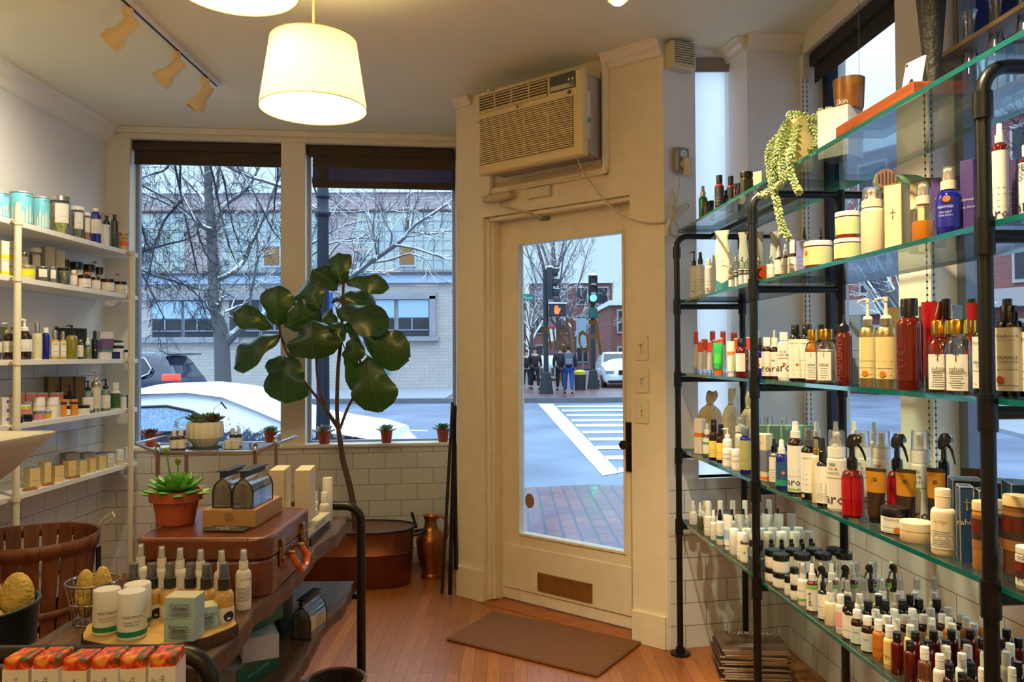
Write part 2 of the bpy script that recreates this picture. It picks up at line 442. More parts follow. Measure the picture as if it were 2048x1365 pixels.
# the wall with the narrow window
E1=Vector((1.045,3.66));F1=Vector((1.085,3.50));G1=Vector((1.334,3.52))
n0=Vector((.872,3.61))
mb=MB()
mb.prism([tuple(B),(.872,3.61),(.872,3.8),(.72,3.8)],0,CH,PAINTW)
mb.prism([(.87,3.61),(1.05,3.66),(1.05,3.8),(.87,3.75)],2.775,CH,PAINTW)
mb.prism([tuple(E1),tuple(F1),tuple(G1),(1.45,3.52),(1.45,3.8),(1.045,3.8)],.77,CH,PAINTW)
struct(mb.build('wall_right_niche',smooth=0))
mb=MB();mb.prism([(.865,3.60),(1.12,3.64),(1.12,3.80),(.865,3.76)],.74,.775,TRIM)
struct(mb.build('window_3_sill',smooth=0))
FN,n2,l2,b2=nodemat('frosted_film')
n2.clear();oo=n2.new('ShaderNodeOutputMaterial');tl=n2.new('ShaderNodeBsdfTranslucent');tl.inputs[0].default_value=lin((246,250,255))
tt=n2.new('ShaderNodeBsdfTransparent');mm=n2.new('ShaderNodeMixShader');mm.inputs[0].default_value=.04
l2.new(tl.outputs[0],mm.inputs[1]);l2.new(tt.outputs[0],mm.inputs[2]);l2.new(mm.outputs[0],oo.inputs[0])
w3=MB().prism([(.868,3.69),(.876,3.69),(.876,3.72),(.868,3.72)],.775,2.78,PAINTW).build('window_3',smooth=0);struct(w3)
MB().add([(.86,3.69,.76),(1.06,3.73,.76),(1.06,3.73,2.78),(.86,3.69,2.78)],[(0,1,2,3)],FN).build('window_glass',w3,smooth=0)
tag(MB().box((.96,3.66,2.745),(.175,.01,.075),pm((150,140,135),.8)).build('roller_shade',smooth=0),'short grey shade at the top of the narrow frosted window','window shade')
crown('trim_5',F1,G1,-1,s=.75);crown('trim_6',E1,F1,-1,s=.75);crown('trim_9',(.87,3.65),(1.045,3.70),-1,s=.4)
# tiled lower walls on the right
seg('wall_right_tiled',B+Vector((.012,0)),(1.115,3.62),.1,0,.775,TILE)
seg('wall_right_tiled_return',(1.112,3.62),(1.126,3.512),.03,0,.775,TILE)
seg('wall_right_tiled_niche',(1.13,3.52),(1.262,3.545),.1,0,.775,TILE)
G0=Vector((1.262,3.55))
seg('wall_right_tiled_long',G0,G0+Vector((ru[0],ru[1]))*5.9,.1,0,.775,TILE)
FR=frame(R0,ru) # local X along the wall toward the viewer, local -Y... (0,1) = outwards
mb=MB();mb.prism([(-.05,.08),(5.9,.08),(5.9,-.085),(-.05,-.085)],.775,.80,TRIM,FR)
struct(mb.build('window_4_sill',smooth=0))
# local Y of FR points to the outside (+X) because X runs toward the camera
def chk():
 p=FR@Vector((0,1,0));return p.x>R0[0]
SG=1 if chk()else-1
mb=MB()
mb.prism([(-.06,0),(.02,0),(.02,.2*SG),(-.06,.2*SG)],.8,CH,PAINTW,FR)
mb.prism([(.76,0),(.95,0),(.95,.16*SG),(.76,.16*SG)],.8,2.72,TRIM,FR)
mb.prism([(-.06,0),(5.9,0),(5.9,.2*SG),(-.06,.2*SG)],2.72,CH,TRIM,FR)
mb.prism([(3.3,0),(5.9,0),(5.9,.2*SG),(3.3,.2*SG)],.8,2.72,PAINT,FR)
struct(mb.build('wall_right',smooth=0))
DKF=pm((30,36,52),.4,metal=.3,name='dark_window_frame')
GFR=pm((120,132,150),.4,metal=.3,name='grey_window_frame')
for k,(a,b,m)in enumerate(((.02,.76,DKF),(.95,3.3,GFR))):
 mb=MB();w=.045
 for(x0,x1,z0,z1)in((a,a+w,.8,2.72),(b-w*.5,b,.8,2.72),(a,b,2.66,2.72),(a,b,.8,.83)):
  mb.prism([(x0,.09*SG),(x1,.09*SG),(x1,.14*SG),(x0,.14*SG)],z0,z1,m,FR)
 fr=mb.build('window_%d'%(k+4),smooth=0);struct(fr)
 MB().add([(a,.12*SG,.8),(b,.12*SG,.8),(b,.12*SG,2.72),(a,.12*SG,2.72)],[(0,1,2,3)],GLASSW,FR).build('window_glass',fr,smooth=0)
s4=thing('roller_shade','black roller shade rolled up over the first window behind the glass shelves','window shade');s4.matrix_world=FR
MB().box((.39,.045*SG,2.685),(.72,.05,.06),pm((22,22,26),.8)).build('roll',s4,bevel=.01)
MB().box((.39,.045*SG,2.62),(.70,.004,.08),pm((22,22,26),.8)).build('shade_cloth',s4)
s5=thing('roller_shade','dark roller shade rolled up over the window behind the bud vase rack','window shade');s5.matrix_world=FR
MB().box((2.1,.045*SG,2.68),(2.2,.05,.07),pm((26,26,30),.8)).build('roll',s5,bevel=.01)
# bead chains of the shades
def chain(P,z0,z1,gap,label):
 t=MB();N=int((z1-z0)/.022)
 for k in range(N):
  z=z0+(z1-z0)*k/N
  for sx in(-gap/2,gap/2):
   t.box((P[0]+sx,P[1],z),(.0045,.0045,.006),BLACK)
 t.tube([(P[0]-gap/2,P[1],z0),(P[0]-gap/2,P[1],z1)],.0009,BLACK,4);t.tube([(P[0]+gap/2,P[1],z0),(P[0]+gap/2,P[1],z1)],.0009,BLACK,4)
 return tag(t.build('shade_chain',smooth=0),label,'shade chain')
p=rp(.965,-.012);chain(p,.95,2.6,.022,'black bead chain loop hanging in front of the white window post')
p=rp(.06,-.012);chain(p,.95,2.6,.018,'black bead chain loop hanging beside the first side window')

# awning outside the side windows
AWN=pm((24,36,78),.8,var=.1,scale=8,name='navy_awning_cloth')
aw=MB()
aw.add([FR@Vector(p)for p in((.42,.22*SG,2.95),(6,.22*SG,2.95),(6,1.25*SG,2.60),(.42,1.25*SG,2.60))],[(0,1,2,3)],AWN)
aw.add([FR@Vector(p)for p in((.42,1.25*SG,2.60),(6,1.25*SG,2.60),(6,1.27*SG,2.46),(.42,1.27*SG,2.46))],[(0,1,2,3)],AWN)
aw.add([FR@Vector(p)for p in((.42,.22*SG,2.95),(.42,1.25*SG,2.60),(.42,1.27*SG,2.46),(.42,.22*SG,2.60))],[(0,1,2,3)],AWN)
aw=aw.build('awning',smooth=0);sd=aw.modifiers.new('thick','SOLIDIFY');sd.thickness=.01;tag(aw,'navy cloth awning outside the side windows','awning')

# ------------------------------------------------------------------ door
dr=MB();OD=.10;th=.045
def dbox(m,s0,s1,z0,z1,y0=OD,y1=OD+th,mat=DOORP):m.prism([(s0,y0),(s1,y0),(s1,y1),(s0,y1)],z0,z1,mat,FD)
dbox(dr,.242,.371,.012,2.105);dbox(dr,1.028,1.152,.012,2.105);dbox(dr,.371,1.028,1.958,2.105);dbox(dr,.371,1.028,.012,.384)
door=dr.build('door_1',smooth=0,bevel=.003);struct(door)
m=MB()
for(s0,s1,z0,z1)in((.358,.371,.371,1.971),(1.028,1.041,.371,1.971),(.371,1.028,1.958,1.971),(.371,1.028,.371,.384)):
 dbox(m,s0,s1,z0,z1,OD-.008,OD)
m.build('glazing_bead',door,smooth=0,bevel=.002)
MB().prism([(.371,OD+.02),(1.028,OD+.02),(1.028,OD+.024),(.371,OD+.024)],.384,1.958,GLASSW,FD).build('door_glass',door,smooth=0)
m=MB();dbox(m,.262,1.11,.075,.315,OD-.008,OD);m.build('kick_panel',door,smooth=0,bevel=.006)
m=MB();dbox(m,.50,.845,.098,.195,OD-.018,OD-.008,mat=pm((150,104,56),.45,metal=.5,var=.2,scale=18));s_=m.build('mail_slot_cover',door,smooth=0,bevel=.004);s_['label']='dull brass cover over the mail slot'
m=MB();m.lathe([(0.001,0),(.028,.0)],pm((120,84,50),.8),8)
m=MB();cen=FD@Vector((.425,OD+.018,.56));poly=[(.425+.033*math.cos(PI/8+k*PI/4),OD+.018,.56+.042*math.sin(PI/8+k*PI/4))for k in range(8)]
m.add(poly,[tuple(range(8))],pm((150,118,88),.8),FD);st=m.build('sticker',door,smooth=0);st['label']='brown octagonal sticker backing on the glass'
m=MB();m.box((1.062,OD-.006,.90),(.03,.010,.24),pm((38,26,18),.4,metal=.7),T=FD)
m.lathe([(.0,0),(.016,0),(.016,.012),(.009,.02),(.009,.035),(.02,.04),(.022,.055),(.012,.066),(0,.068)],pm((60,40,24),.35,metal=.8),14,T=FD@Matrix.Translation((1.062,OD-.012,.915))@Matrix.Rotation(PI/2,4,'X'))
h_=m.build('door_handle',door);h_['label']='dark bronze handle plate with knob'
# script lettering on the glass, read from the street side
m=MB();GT=pm((126,120,100),.6)
vs,fs=text2d('Follain',2)
m.add([(.71-x*.15-y*.04,OD+.019,1.37+y*.26+.05*x*.3)for x,y in vs],[f[::-1]for f in fs],GT,FD)
m.build('glass_lettering',door,smooth=0)
# door closer
dc=thing('door_closer','beige door closer mounted on the frame above the door','door closer');dc.matrix_world=FD
BEI=pm((196,178,140),.4,name='beige_enamel')
m=MB();rings=[]
for k in range(9):
 x=.235+.205*k/8;s=math.sin(PI*(k+.6)/9.2)**.35
 rings.append([(x,-.032+.03*s*math.cos(a),2.205+.026*s*math.sin(a))for a in[2*PI*q/14 for q in range(14)]])
m.loft(rings,BEI);m.build('body',dc,smooth=60)
MB().tube([(.36,-.045,2.185),(.36,-.045,2.155),(.44,-.05,2.13),(.55,.03,2.095),(.555,.075,2.085)],.006,BEI,8).build('arm',dc)
MB().box((.56,.088,2.08),(.055,.02,.016),pm((110,100,80),.4,metal=.8)).build('bracket',dc,bevel=.003)
tag(MB().box((.60,-.012,2.20),(.15,.022,.055),pm((222,212,188),.5),T=FD).build('cover_plate',bevel=.005),'cream blank cover plate above the door, right of the door closer','cover plate')

# ------------------------------------------------------------------ air conditioner
ac=thing('air_conditioner','cream window air conditioner mounted high above the door','air conditioner');ac.matrix_world=FD
ACW=pm((216,200,152),.45,name='yellowed_plastic');ACD=pm((66,56,36),.7);ACG=pm((168,164,156),.5,metal=.2,var=.15,scale=20)
x0,x1,z0,z1,yf=.334,.994,2.295,2.715,-.20
m=MB();m.box(((x0+x1)/2,-.075,(z0+z1)/2+.005),(x1-x0-.03,.21,z1-z0-.03),ACG);m.build('cabinet',ac,smooth=0,bevel=.004)
m=MB()
m.box(((x0+x1)/2,yf+.035,(z0+z1)/2),(x1-x0,.05,z1-z0),ACW)
m.build('front_panel',ac,smooth=0,bevel=.014,segs=3)
m=MB();gx0,gx1,gz0,gz1=x0+.018,x1-.055,z0+.05,z1-.125
m.box(((gx0+gx1)/2,yf+.010,(gz0+gz1)/2),(gx1-gx0,.004,gz1-gz0),ACD)
N=24
for k in range(N):
 z=gz0+(gz1-gz0)*(k+.5)/N
 m.box(((gx0+gx1)/2,yf+.004,z),(gx1-gx0,.008,(gz1-gz0)/N*.52),ACW)
for q in(.25,.5,.75):m.box((gx0+(gx1-gx0)*q,yf+.005,(gz0+gz1)/2),(.006,.004,gz1-gz0),ACW)
m.build('intake_grille',ac,smooth=0)
m=MB();vx0,vx1,vz0,vz1=x0+.015,x0+.455,z1-.095,z1-.012
m.box(((vx0+vx1)/2,yf+.009,(vz0+vz1)/2),(vx1-vx0,.004,vz1-vz0),ACD)
for k in range(6):m.box(((vx0+vx1)/2,yf+.003,vz0+(vz1-vz0)*(k+.5)/6),(vx1-vx0,.010,.0045),ACW,tilt=Matrix.Rotation(.5,4,'X'))
for q in range(1,4):m.box((vx0+(vx1-vx0)*q/4,yf+.002,(vz0+vz1)/2),(.005,.01,vz1-vz0),ACW)
for(a,b,c,d)in((vx0,vx1,vz1,vz1+.006),(vx0,vx1,vz0-.006,vz0)):m.box(((a+b)/2,yf+.004,(c+d)/2),(b-a,.012,d-c),ACW)
m.build('air_outlet',ac,smooth=0)
m=MB();m.box((x1-.115,yf+.008,z1-.052),(.15,.006,.078),pm((60,62,58),.3));m.box((x1-.115,yf+.004,z1-.075),(.14,.002,.022),pm((176,172,150),.5))
for q in range(2):m.lathe([(0,0),(.006,0)],WHITEP,10,T=Matrix.Translation((x1-.075+q*.022,yf+.0035,z1-.048))@Matrix.Rotation(PI/2,4,'X'),cap=False)
m.box((x1-.058,yf+.003,z1-.07),(.03,.002,.02),pm((100,98,84),.5))
m.box((x1-.075,yf+.008,z1-.108),(.02,.003,.016),pm((70,64,50),.5))
m.build('control_panel',ac,smooth=0)
m=MB();m.lathe([(.0001,0),(.0085,0)],pm((90,84,74),.4),14,T=Matrix.Translation((.60,yf+.0085,z1-.112))@Matrix.Rotation(PI/2,4,'X'),cap=False)
m.flattext('LG',Matrix.Translation((.626,yf+.0085,z1-.118)),.018,pm((90,84,74),.4));m.build('badge',ac,smooth=0)
m=MB();m.box((x1-.014,-.13,z1-.16),(.002,.05,.12),pm((225,222,210),.6));m.box((x1-.013,-.13,z1-.24),(.002,.05,.012),pm((60,140,190),.6));m.box((x1-.013,-.12,z1-.29),(.002,.025,.08),pm((200,200,195),.6))
m.build('rating_label',ac,smooth=0)
m=MB()
for(a,b,c,d)in((.258,.288,2.232,2.81),(.99,1.02,2.232,2.81),(.258,1.02,2.232,2.262)):
 m.box(((a+b)/2,-.012,(c+d)/2),(b-a,.024,d-c),DOORP,T=FD);m.box(((a+b)/2,-.02,(c+d)/2),((b-a)*.6,.03,(d-c)if d-c>.1 else .014),DOORP,T=FD)
m.box((.64,-.006,2.275),(.70,.012,.03),pm((200,178,128),.6),T=FD)
m.box((1.0,-.01,2.5),(.012,.05,.46),pm((96,84,66),.7),T=FD)
struct(m.build('trim_7',smooth=0,bevel=.003))
tag(MB().box((.205,-.025,2.70),(.06,.05,.12),pm((228,220,200),.5),T=FD).build('sensor_box',bevel=.006),'small cream sensor box left of the air conditioner','sensor')

# vent box, outlet, plug and cord on the strip by the narrow window
uS=(Vector((.872,3.61))-B);FS=frame(B,uS)
vb=thing('siren_box','cream louvred alarm siren box near the ceiling by the narrow window','alarm box');vb.matrix_world=FS
m=MB();m.box((.078,-.03,2.735),(.135,.06,.125),pm((206,196,160),.5));m.build('housing',vb,bevel=.008)
m=MB()
for k in range(9):m.box((.078,-.062,2.69+k*.0115),(.105,.006,.005),pm((214,204,170),.5));m.box((.078,-.0605,2.6955+k*.0115),(.105,.002,.006),pm((96,88,66),.6))
m.build('louvres',vb,smooth=0)
ol=thing('power_outlet','metal power outlet box on the strip beside the narrow window','outlet');ol.matrix_world=FS
m=MB();m.box((.082,-.02,2.255),(.072,.04,.115),pm((150,146,140),.35,metal=.6));m.build('box',ol,bevel=.008)
m=MB()
for z in(2.28,2.232):m.lathe([(0,0),(.018,0),(.018,.003),(0,.003)],pm((235,230,220),.4),16,T=Matrix.Translation((.082,-.04,z))@Matrix.Rotation(PI/2,4,'X'))
for(x,z,w_,h_)in((.075,2.284,.0025,.009),(.089,2.284,.0025,.009),(.082,2.272,.004,.004)):m.box((x,-.0435,z),(w_,.001,h_),BLACK)
m.build('socket',ol)
pl=thing('air_conditioner_plug','beige plug and power cord looping from the air conditioner to the outlet','power cord')
CRD=pm((206,194,162),.5)
m=MB();m.box((.092,-.058,2.215),(.036,.034,.085),CRD,T=FS);m.build('plug',pl,bevel=.008)
def Q(px,py,off=.015):return online(px,py,A,d2,o2,-off)
def Q2(px,py,off=.02):return online(px,py,B,uS.normalized(),Vector((-uS.y,uS.x)).normalized(),-off)
pts=[Q(1153,315,.12),Q(1168,345,.05),Q(1195,383,.02),Q(1222,415,.012),Q(1250,434,.012),Q(1285,445,.012),Q(1318,446,.012),Q2(1345,440,.02),Q2(1366,425),Q2(1378,413),Q2(1372,408),Q2(1355,420),Q2(1343,440),Q2(1340,465),Q2(1352,474),Q2(1358,462,.03),Q2(1350,440,.03),Q2(1343,415,.03),Q2(1340,388,.03),Q2(1346,384,.03),Q2(1350,400,.03),Q2(1347,425,.03),Q2(1353,400,.02),Q2(1358,375,.02),Q2(1358,352,.03)]
cu=[]
for i in range(len(pts)-1):
 p0,p1,p2,p3=pts[max(i-1,0)],pts[i],pts[i+1],pts[min(i+2,len(pts)-1)]
 for k in range(5):
  t=k/5;cu.append(.5*((2*p1)+(p2-p0)*t+(2*p0-5*p1+4*p2-p3)*t*t+(3*p1-p0-3*p2+p3)*t**3))
MB().tube(cu,.0045,CRD,8).build('cord',pl)
q=Q2(1334,455,.03);m=MB();m.tube([Q2(1340,440,.03),q,Q2(1331,472,.03)],[.008,.011,.006],pm((225,215,190),.5),8);m.build('cable_tie_tag',pl)
# light switches
for k,(yy,lab)in enumerate(((697,'cream slide dimmer, topmost of three right of the door'),(762,'cream slide dimmer, middle one of three right of the door'),(823,'cream slide dimmer, lowest of three right of the door'))):
 z=zat(1282,yy,*(A+d2*1.185));t=thing('light_switch',lab,'light switch',group='dimmers right of the door');t.matrix_world=FD@Matrix.Translation((1.19,0,z))
 MB().box((0,-.003,0),(.07,.006,.115),pm((232,222,190),.4)).build('plate',t,bevel=.003)
 m=MB();m.box((0,-.007,.0),(.026,.003,.06),pm((240,230,200),.4));m.box((0,-.0095,0),(.003,.002,.05),pm((130,116,84),.5));m.build('slot',t,bevel=.001)
 MB().box((0,-.014,.022-.006*k),(.02,.012,.01),pm((240,230,200),.4)).build('slider',t,bevel=.002)
# doormat
c=[onz(892,1283,0),onz(985,1228,0),onz(1283,1290,0),onz(1195,1358,0)]
m=MB();MAT=pm((142,92,54),.95,var=.25,scale=160,bump=1.0,bscale=320,name='coir')
m.prism([(p.x,p.y)for p in(c[0],c[3],c[2],c[1])],.001,.016,MAT);tag(m.build('doormat',bevel=.006,segs=2),'rectangular brown coir doormat on the floor before the door','doormat')
# ================================================================== LIGHTS OF THE SHOP
SHADEM,n3,l3,b3=nodemat('lampshade_linen');n3.clear()
oo=n3.new('ShaderNodeOutputMaterial');tl=n3.new('ShaderNodeBsdfTranslucent');tl.inputs[0].default_value=lin((186,160,98));df=n3.new('ShaderNodeBsdfDiffuse');df.inputs[0].default_value=lin((215,195,145))
mm=n3.new('ShaderNodeMixShader');mm.inputs[0].default_value=.5;l3.new(tl.outputs[0],mm.inputs[1]);l3.new(df.outputs[0],mm.inputs[2]);l3.new(mm.outputs[0],oo.inputs[0])
DIFFM=pm((255,250,235),.6,emit=(255,228,160),es=24,name='lit_diffuser')
def pendant(loc,label,power=18,rad=.18,hgt=.235,rt=.145):
 t=thing('pendant_lamp',label,'pendant lamp',loc,group='drum pendant lamps')
 m=MB();m.lathe([(rad,0),(rt,hgt)],SHADEM,48,cap=False)
 m.build('lamp_shade',t,smooth=60)
 m=MB();m.tube([(rad*math.cos(a),rad*math.sin(a),0)for a in[2*PI*k/48 for k in range(48)]],.0018,pm((190,160,100),.6),6,closed=True);m.build('shade_rim',t);m=MB()
 m.tube([(rt*math.cos(a),rt*math.sin(a),hgt)for a in[2*PI*k/48 for k in range(48)]],.0018,pm((190,160,100),.6),6,closed=True)
 m.build('shade_rim',t)
 m=MB();m.lathe([(0.0001,.003),(rad-.003,.003)],DIFFM,40,cap=False);m.build('diffuser',t,smooth=0)
 m=MB();m.tube([(0,0,hgt-.03),(0,0,CH-loc[2])],.004,pm((232,214,160),.5),8);m.lathe([(.02,hgt-.08),(.02,hgt-.02),(.006,hgt)],pm((232,214,160),.5),12)
 m.build('cord',t)
 MB().lathe([(.05,CH-loc[2]-.02),(.05,CH-loc[2])],TRIM,20).build('ceiling_rose',t)
 l=lamp('POINT','pendant_bulb',(loc[0],loc[1],loc[2]+.11),power,size=.05)
 return t
Z1=2.62;pendant(((627-1024)/F*Z1,Z1,2.20),'lit cream drum pendant lamp hanging whole in view before the street windows')
Z2=2.276;pendant(((472-1024)/F*Z2,Z2,2.45),'lit cream drum pendant lamp cut off by the top edge of the photo')
# two pendants added as room fill light, unseen behind the viewpoint
for(x,y,lab)in((.1,-.5,'right'),(-1.3,-.9,'left')):
 pendant((x,y,2.35),'drum pendant lamp added for fill light, unseen behind the viewpoint, '+lab+' of two',40)
# track with three heads
trk=thing('track_light','white ceiling track with three cream spotlight heads at the left','track light')
m=MB();m.box((-1.555,3.1,CH-.012),(.034,1.9,.024),pm((225,225,225),.4));m.build('track',trk,bevel=.002)
m=MB();m.box((-1.555,3.1,CH-.0245),(.012,1.88,.002),pm((30,28,26),.6));m.build('slot',trk,smooth=0)
CRM=pm((226,206,156),.4,name='cream_enamel')
for k,(y,on)in enumerate(((3.13,1),(3.58,0),(3.93,0))):
 m=MB();m.lathe([(.024,0),(.024,-.03),(.014,-.04),(.009,-.042),(.009,-.09)],CRM,14,cx=-1.575,cy=y,z0=CH-.022)
 hd=m.build('head_mount',trk,smooth=50)
 dirv=Vector((-.66,.06,-.56))if k==0 else Vector((-.62,-.10,-.62))if k==1 else Vector((-.42,-.1,-.7));dirv.normalize()
 q=dirv.to_track_quat('Z','Y').to_matrix().to_4x4()
 T=Matrix.Translation((-1.575,y,CH-.10))@q
 m=MB();m.lathe([(.0,-.045),(.026,-.045),(.028,-.03),(.028,.035),(.036,.05),(.045,.065),(.045,.10),(.041,.10),(.035,.06),(0,.05)],CRM,22,T=T)
 m.build('head_can',hd,smooth=40)
 m=MB();m.lathe([(0.0001,.088),(.040,.088)],DIFFM if on else pm((210,205,190),.3),22,T=T,cap=False)
 if on:
  m.build('lamp_face',hd,smooth=0)
  lamp('SPOT','track_spot',T@Vector((0,0,.12)),75,(1,.88,.68),.03,T@Vector((0,0,2)),125,1.0)
 else:m.build('lamp_face',hd,smooth=0)
# ceiling spot over the door side
sp_=thing('ceiling_spotlight','lit round spotlight on the ceiling at the top edge of the photo','spotlight',(.425,3.0,CH))
m=MB();m.lathe([(.05,0),(.05,-.012),(.042,-.03),(.042,-.06),(.03,-.06)],CRM,20);m.build('can',sp_,smooth=40)
m=MB();m.ball((0,0,-.062),(.03,.03,.018),pm((255,250,235),.5,emit=(255,240,205),es=12),16,8);m.build('bulb',sp_)
lamp('SPOT','shelf_spot',(.425,2.98,2.72),230,(1,.82,.52),.03,(.95,2.55,1.4),62,.6)
lamp('SPOT','shelf_spot',(.35,1.3,2.7),170,(1,.82,.52),.03,(.95,2.0,1.1),75,.7)
lamp('SPOT','table_spot',(-.7,.6,2.7),24,(1,.80,.5),.05,(-.8,1.8,.8),70,.8)

# ================================================================== OUTSIDE
def rz_(Y):return-.42+.009*Y # the street falls away from the shop
ASPH=None
m4,n4,l4,b4=nodemat('wet_asphalt')
t4=n4.new('ShaderNodeTexCoord');na=n4.new('ShaderNodeTexNoise');na.inputs['Scale'].default_value=.5;na.inputs['Detail'].default_value=5;l4.new(t4.outputs['Object'],na.inputs['Vector'])
r4=n4.new('ShaderNodeValToRGB');r4.color_ramp.elements[0].position=.3;r4.color_ramp.elements[0].color=lin((98,108,134));r4.color_ramp.elements[1].position=.75;r4.color_ramp.elements[1].color=lin((132,142,168))
l4.new(na.outputs['Fac'],r4.inputs[0]);l4.new(r4.outputs[0],b4.inputs['Base Color'])
mr4=n4.new('ShaderNodeMapRange');mr4.inputs[3].default_value=.22;mr4.inputs[4].default_value=.6;l4.new(na.outputs['Fac'],mr4.inputs[0]);l4.new(mr4.outputs[0],b4.inputs['Roughness'])
n5=n4.new('ShaderNodeTexNoise');n5.inputs['Scale'].default_value=40;l4.new(t4.outputs['Object'],n5.inputs['Vector'])
bp=n4.new('ShaderNodeBump');bp.inputs['Strength'].default_value=.15;bp.inputs['Distance'].default_value=.01;l4.new(n5.outputs['Fac'],bp.inputs['Height']);l4.new(bp.outputs[0],b4.inputs['Normal'])
rd=MB().add([(-60,4.0,rz_(4)),(70,4.0,rz_(4)),(70,120,rz_(25)),(70,25,rz_(25)),(-60,25,rz_(25)),(-60,120,rz_(25))],[(0,1,3,4),(4,3,2,5)],m4)
rd.add([(2.2,-12,rz_(4)),(70,-12,rz_(4)),(70,4,rz_(4)),(2.2,4,rz_(4))],[(0,1,2,3)],m4)
struct(rd.build('road',smooth=0))
SIDEB=bricks('wet_brick_pavers',(150,108,114),(116,96,116),(84,90,112),.30,.15,.012,.32,'YX',.5,varn=.4,wet=.22)
SIDEC=pm((150,152,165),.6,var=.08,scale=2,name='concrete_sidewalk')
near=[(-8,5.35),(-.2,5.35),(.1,4.55),(.75,3.75),(1.12,3.75),(1.5,3.5),(1.9,-8),(3.4,-8),(3.2,5.5),(2.9,8.2),(2.0,9.2),(1.0,9.55),(0,9.3),(-1.0,8.3),(-8,8.1)]
sw=MB().prism(near,-.5,-.25,SIDEB);struct(sw.build('sidewalk_near',smooth=0))
# doorstep
st=MB().prism([tuple(dp(.15,.15)),tuple(dp(1.25,.15)),tuple(dp(1.25,.6)),tuple(dp(.15,.6))],-.3,-.02,pm((150,148,150),.6,var=.1,scale=6));struct(st.build('doorstep',smooth=0))
KERB=pm((108,104,112),.6,var=.15,scale=3,name='granite_kerb')
fs_=MB().prism([(-45,25.3),(3.2,25.3),(4.6,25.8),(5.6,27),(6.2,29.5),(6.5,60),(-45,60)],-.3,-.045,bricks('far_pavers',(150,96,94),(124,84,88),(100,90,100),.4,.2,.02,.4,'XY',.2,varn=.4,wet=.15))
struct(fs_.build('sidewalk_far',smooth=0))
fc=MB().prism([(-45,25.35),(-2.2,25.35),(-2.2,34),(-45,34)],-.044,-.03,SIDEC);struct(fc.build('sidewalk_far_concrete',smooth=0))
kb=MB().prism([(-45,25.1),(3.3,25.1),(4.8,25.6),(5.9,27),(6.4,29.5),(6.2,29.5),(5.6,27.1),(4.6,25.8),(3.2,25.3),(-45,25.3)],-.3,-.035,KERB);struct(kb.build('kerb_far',smooth=0))
# crosswalk
WHT=pm((226,232,240),.5,var=.12,scale=3,name='road_paint')
m=MB()
def gp(px,py):
 d=ray(px,py);t=(-.405+.0-EYE.z+.009*0); # intersect the sloping road
 k=(-.412-EYE.z)/(d.z-.009*d.y);p=EYE+d*k;return(p.x,p.y,p.z)
m.add([gp(1076,808),gp(1106,808),gp(1240,946),gp(1205,952)],[(3,2,1,0)],WHT)
for(ya,yb,xa)in((812,815,1112),(820,823.5,1122),(829,833,1132),(839,843.5,1141),(849,854,1150),(862,867.5,1163),(876,882,1176),(892,899,1190),(912,920,1207),(936,945,1236)):
 m.add([gp(xa,ya),gp(1330,ya-1),gp(1335,yb-1),gp(xa+3,yb)],[(3,2,1,0)],WHT)
m.add([gp(700,859),gp(855,861),gp(855,863.5),gp(700,861)],[(3,2,1,0)],WHT)
struct(m.build('road_markings',smooth=0))

# building across the street
BY=33.0;S_=BY/F
def bx(px):return(px-1024)*S_
def bz(py):return 1.35-(py-712)*S_
BRK=bricks('buff_brick',(210,202,196),(200,192,190),(182,176,178),.42,.14,.012,.8,'XZ',.1,varn=.2)
BRKP=bricks('pink_brick',(208,184,186),(196,174,178),(172,158,164),.42,.14,.02,.8,'XZ',.1,varn=.2)
CONC=pm((158,158,168),.8,var=.1,scale=1.2,name='weathered_concrete')
SNOW=pm((238,244,252),.85,bump=.3,bscale=9,name='snow')
GBLK=bricks('glass_block',(190,205,214),(208,214,206),(150,166,178),.42,.42,.03,.25,'XZ',.3,offset=0,varn=.3)
bld=thing('warehouse_building','two-storey buff brick building with glass-block upper windows across the street','building',(bx(700),BY,-.05))
bx0,bx1=-34,bx(1000)
def bp_(mb,name,par=bld,**k):
 o=mb.build(name,par,smooth=0,**k);o.matrix_parent_inverse=Matrix.Translation((-bx(700),-BY,.05));return o
m=MB();m.box(((bx0+bx1)/2,BY+6,(bz(566)-.05)/2),(bx1-bx0,12,bz(566)+.05),BRK);bp_(m,'ground_floor_wall')
m=MB();m.box(((bx0+bx1)/2,BY+6,(bz(566)+bz(384))/2),(bx1-bx0,12,bz(384)-bz(566)),BRKP);bp_(m,'upper_wall')
m=MB();m.box(((bx0+bx1)/2,BY+6,bz(378)),(bx1-bx0+.3,12.3,bz(373)-bz(384)),SNOW);bp_(m,'snowy_parapet')
m=MB();m.box(((bx0+bx1)/2,BY-.1,bz(420)),(bx1-bx0,.2,.07),pm((110,84,86),.8));m.box(((bx0+bx1)/2,BY-.14,bz(546)),(bx1-bx0,.3,.10),pm((96,92,98),.8));bp_(m,'ledge')
m=MB();m.box(((bx0+bx1)/2,BY-.08,bz(557)),(bx1-bx0,.2,bz(549)-bz(566)),pm((176,196,224),.6));bp_(m,'fascia_band')
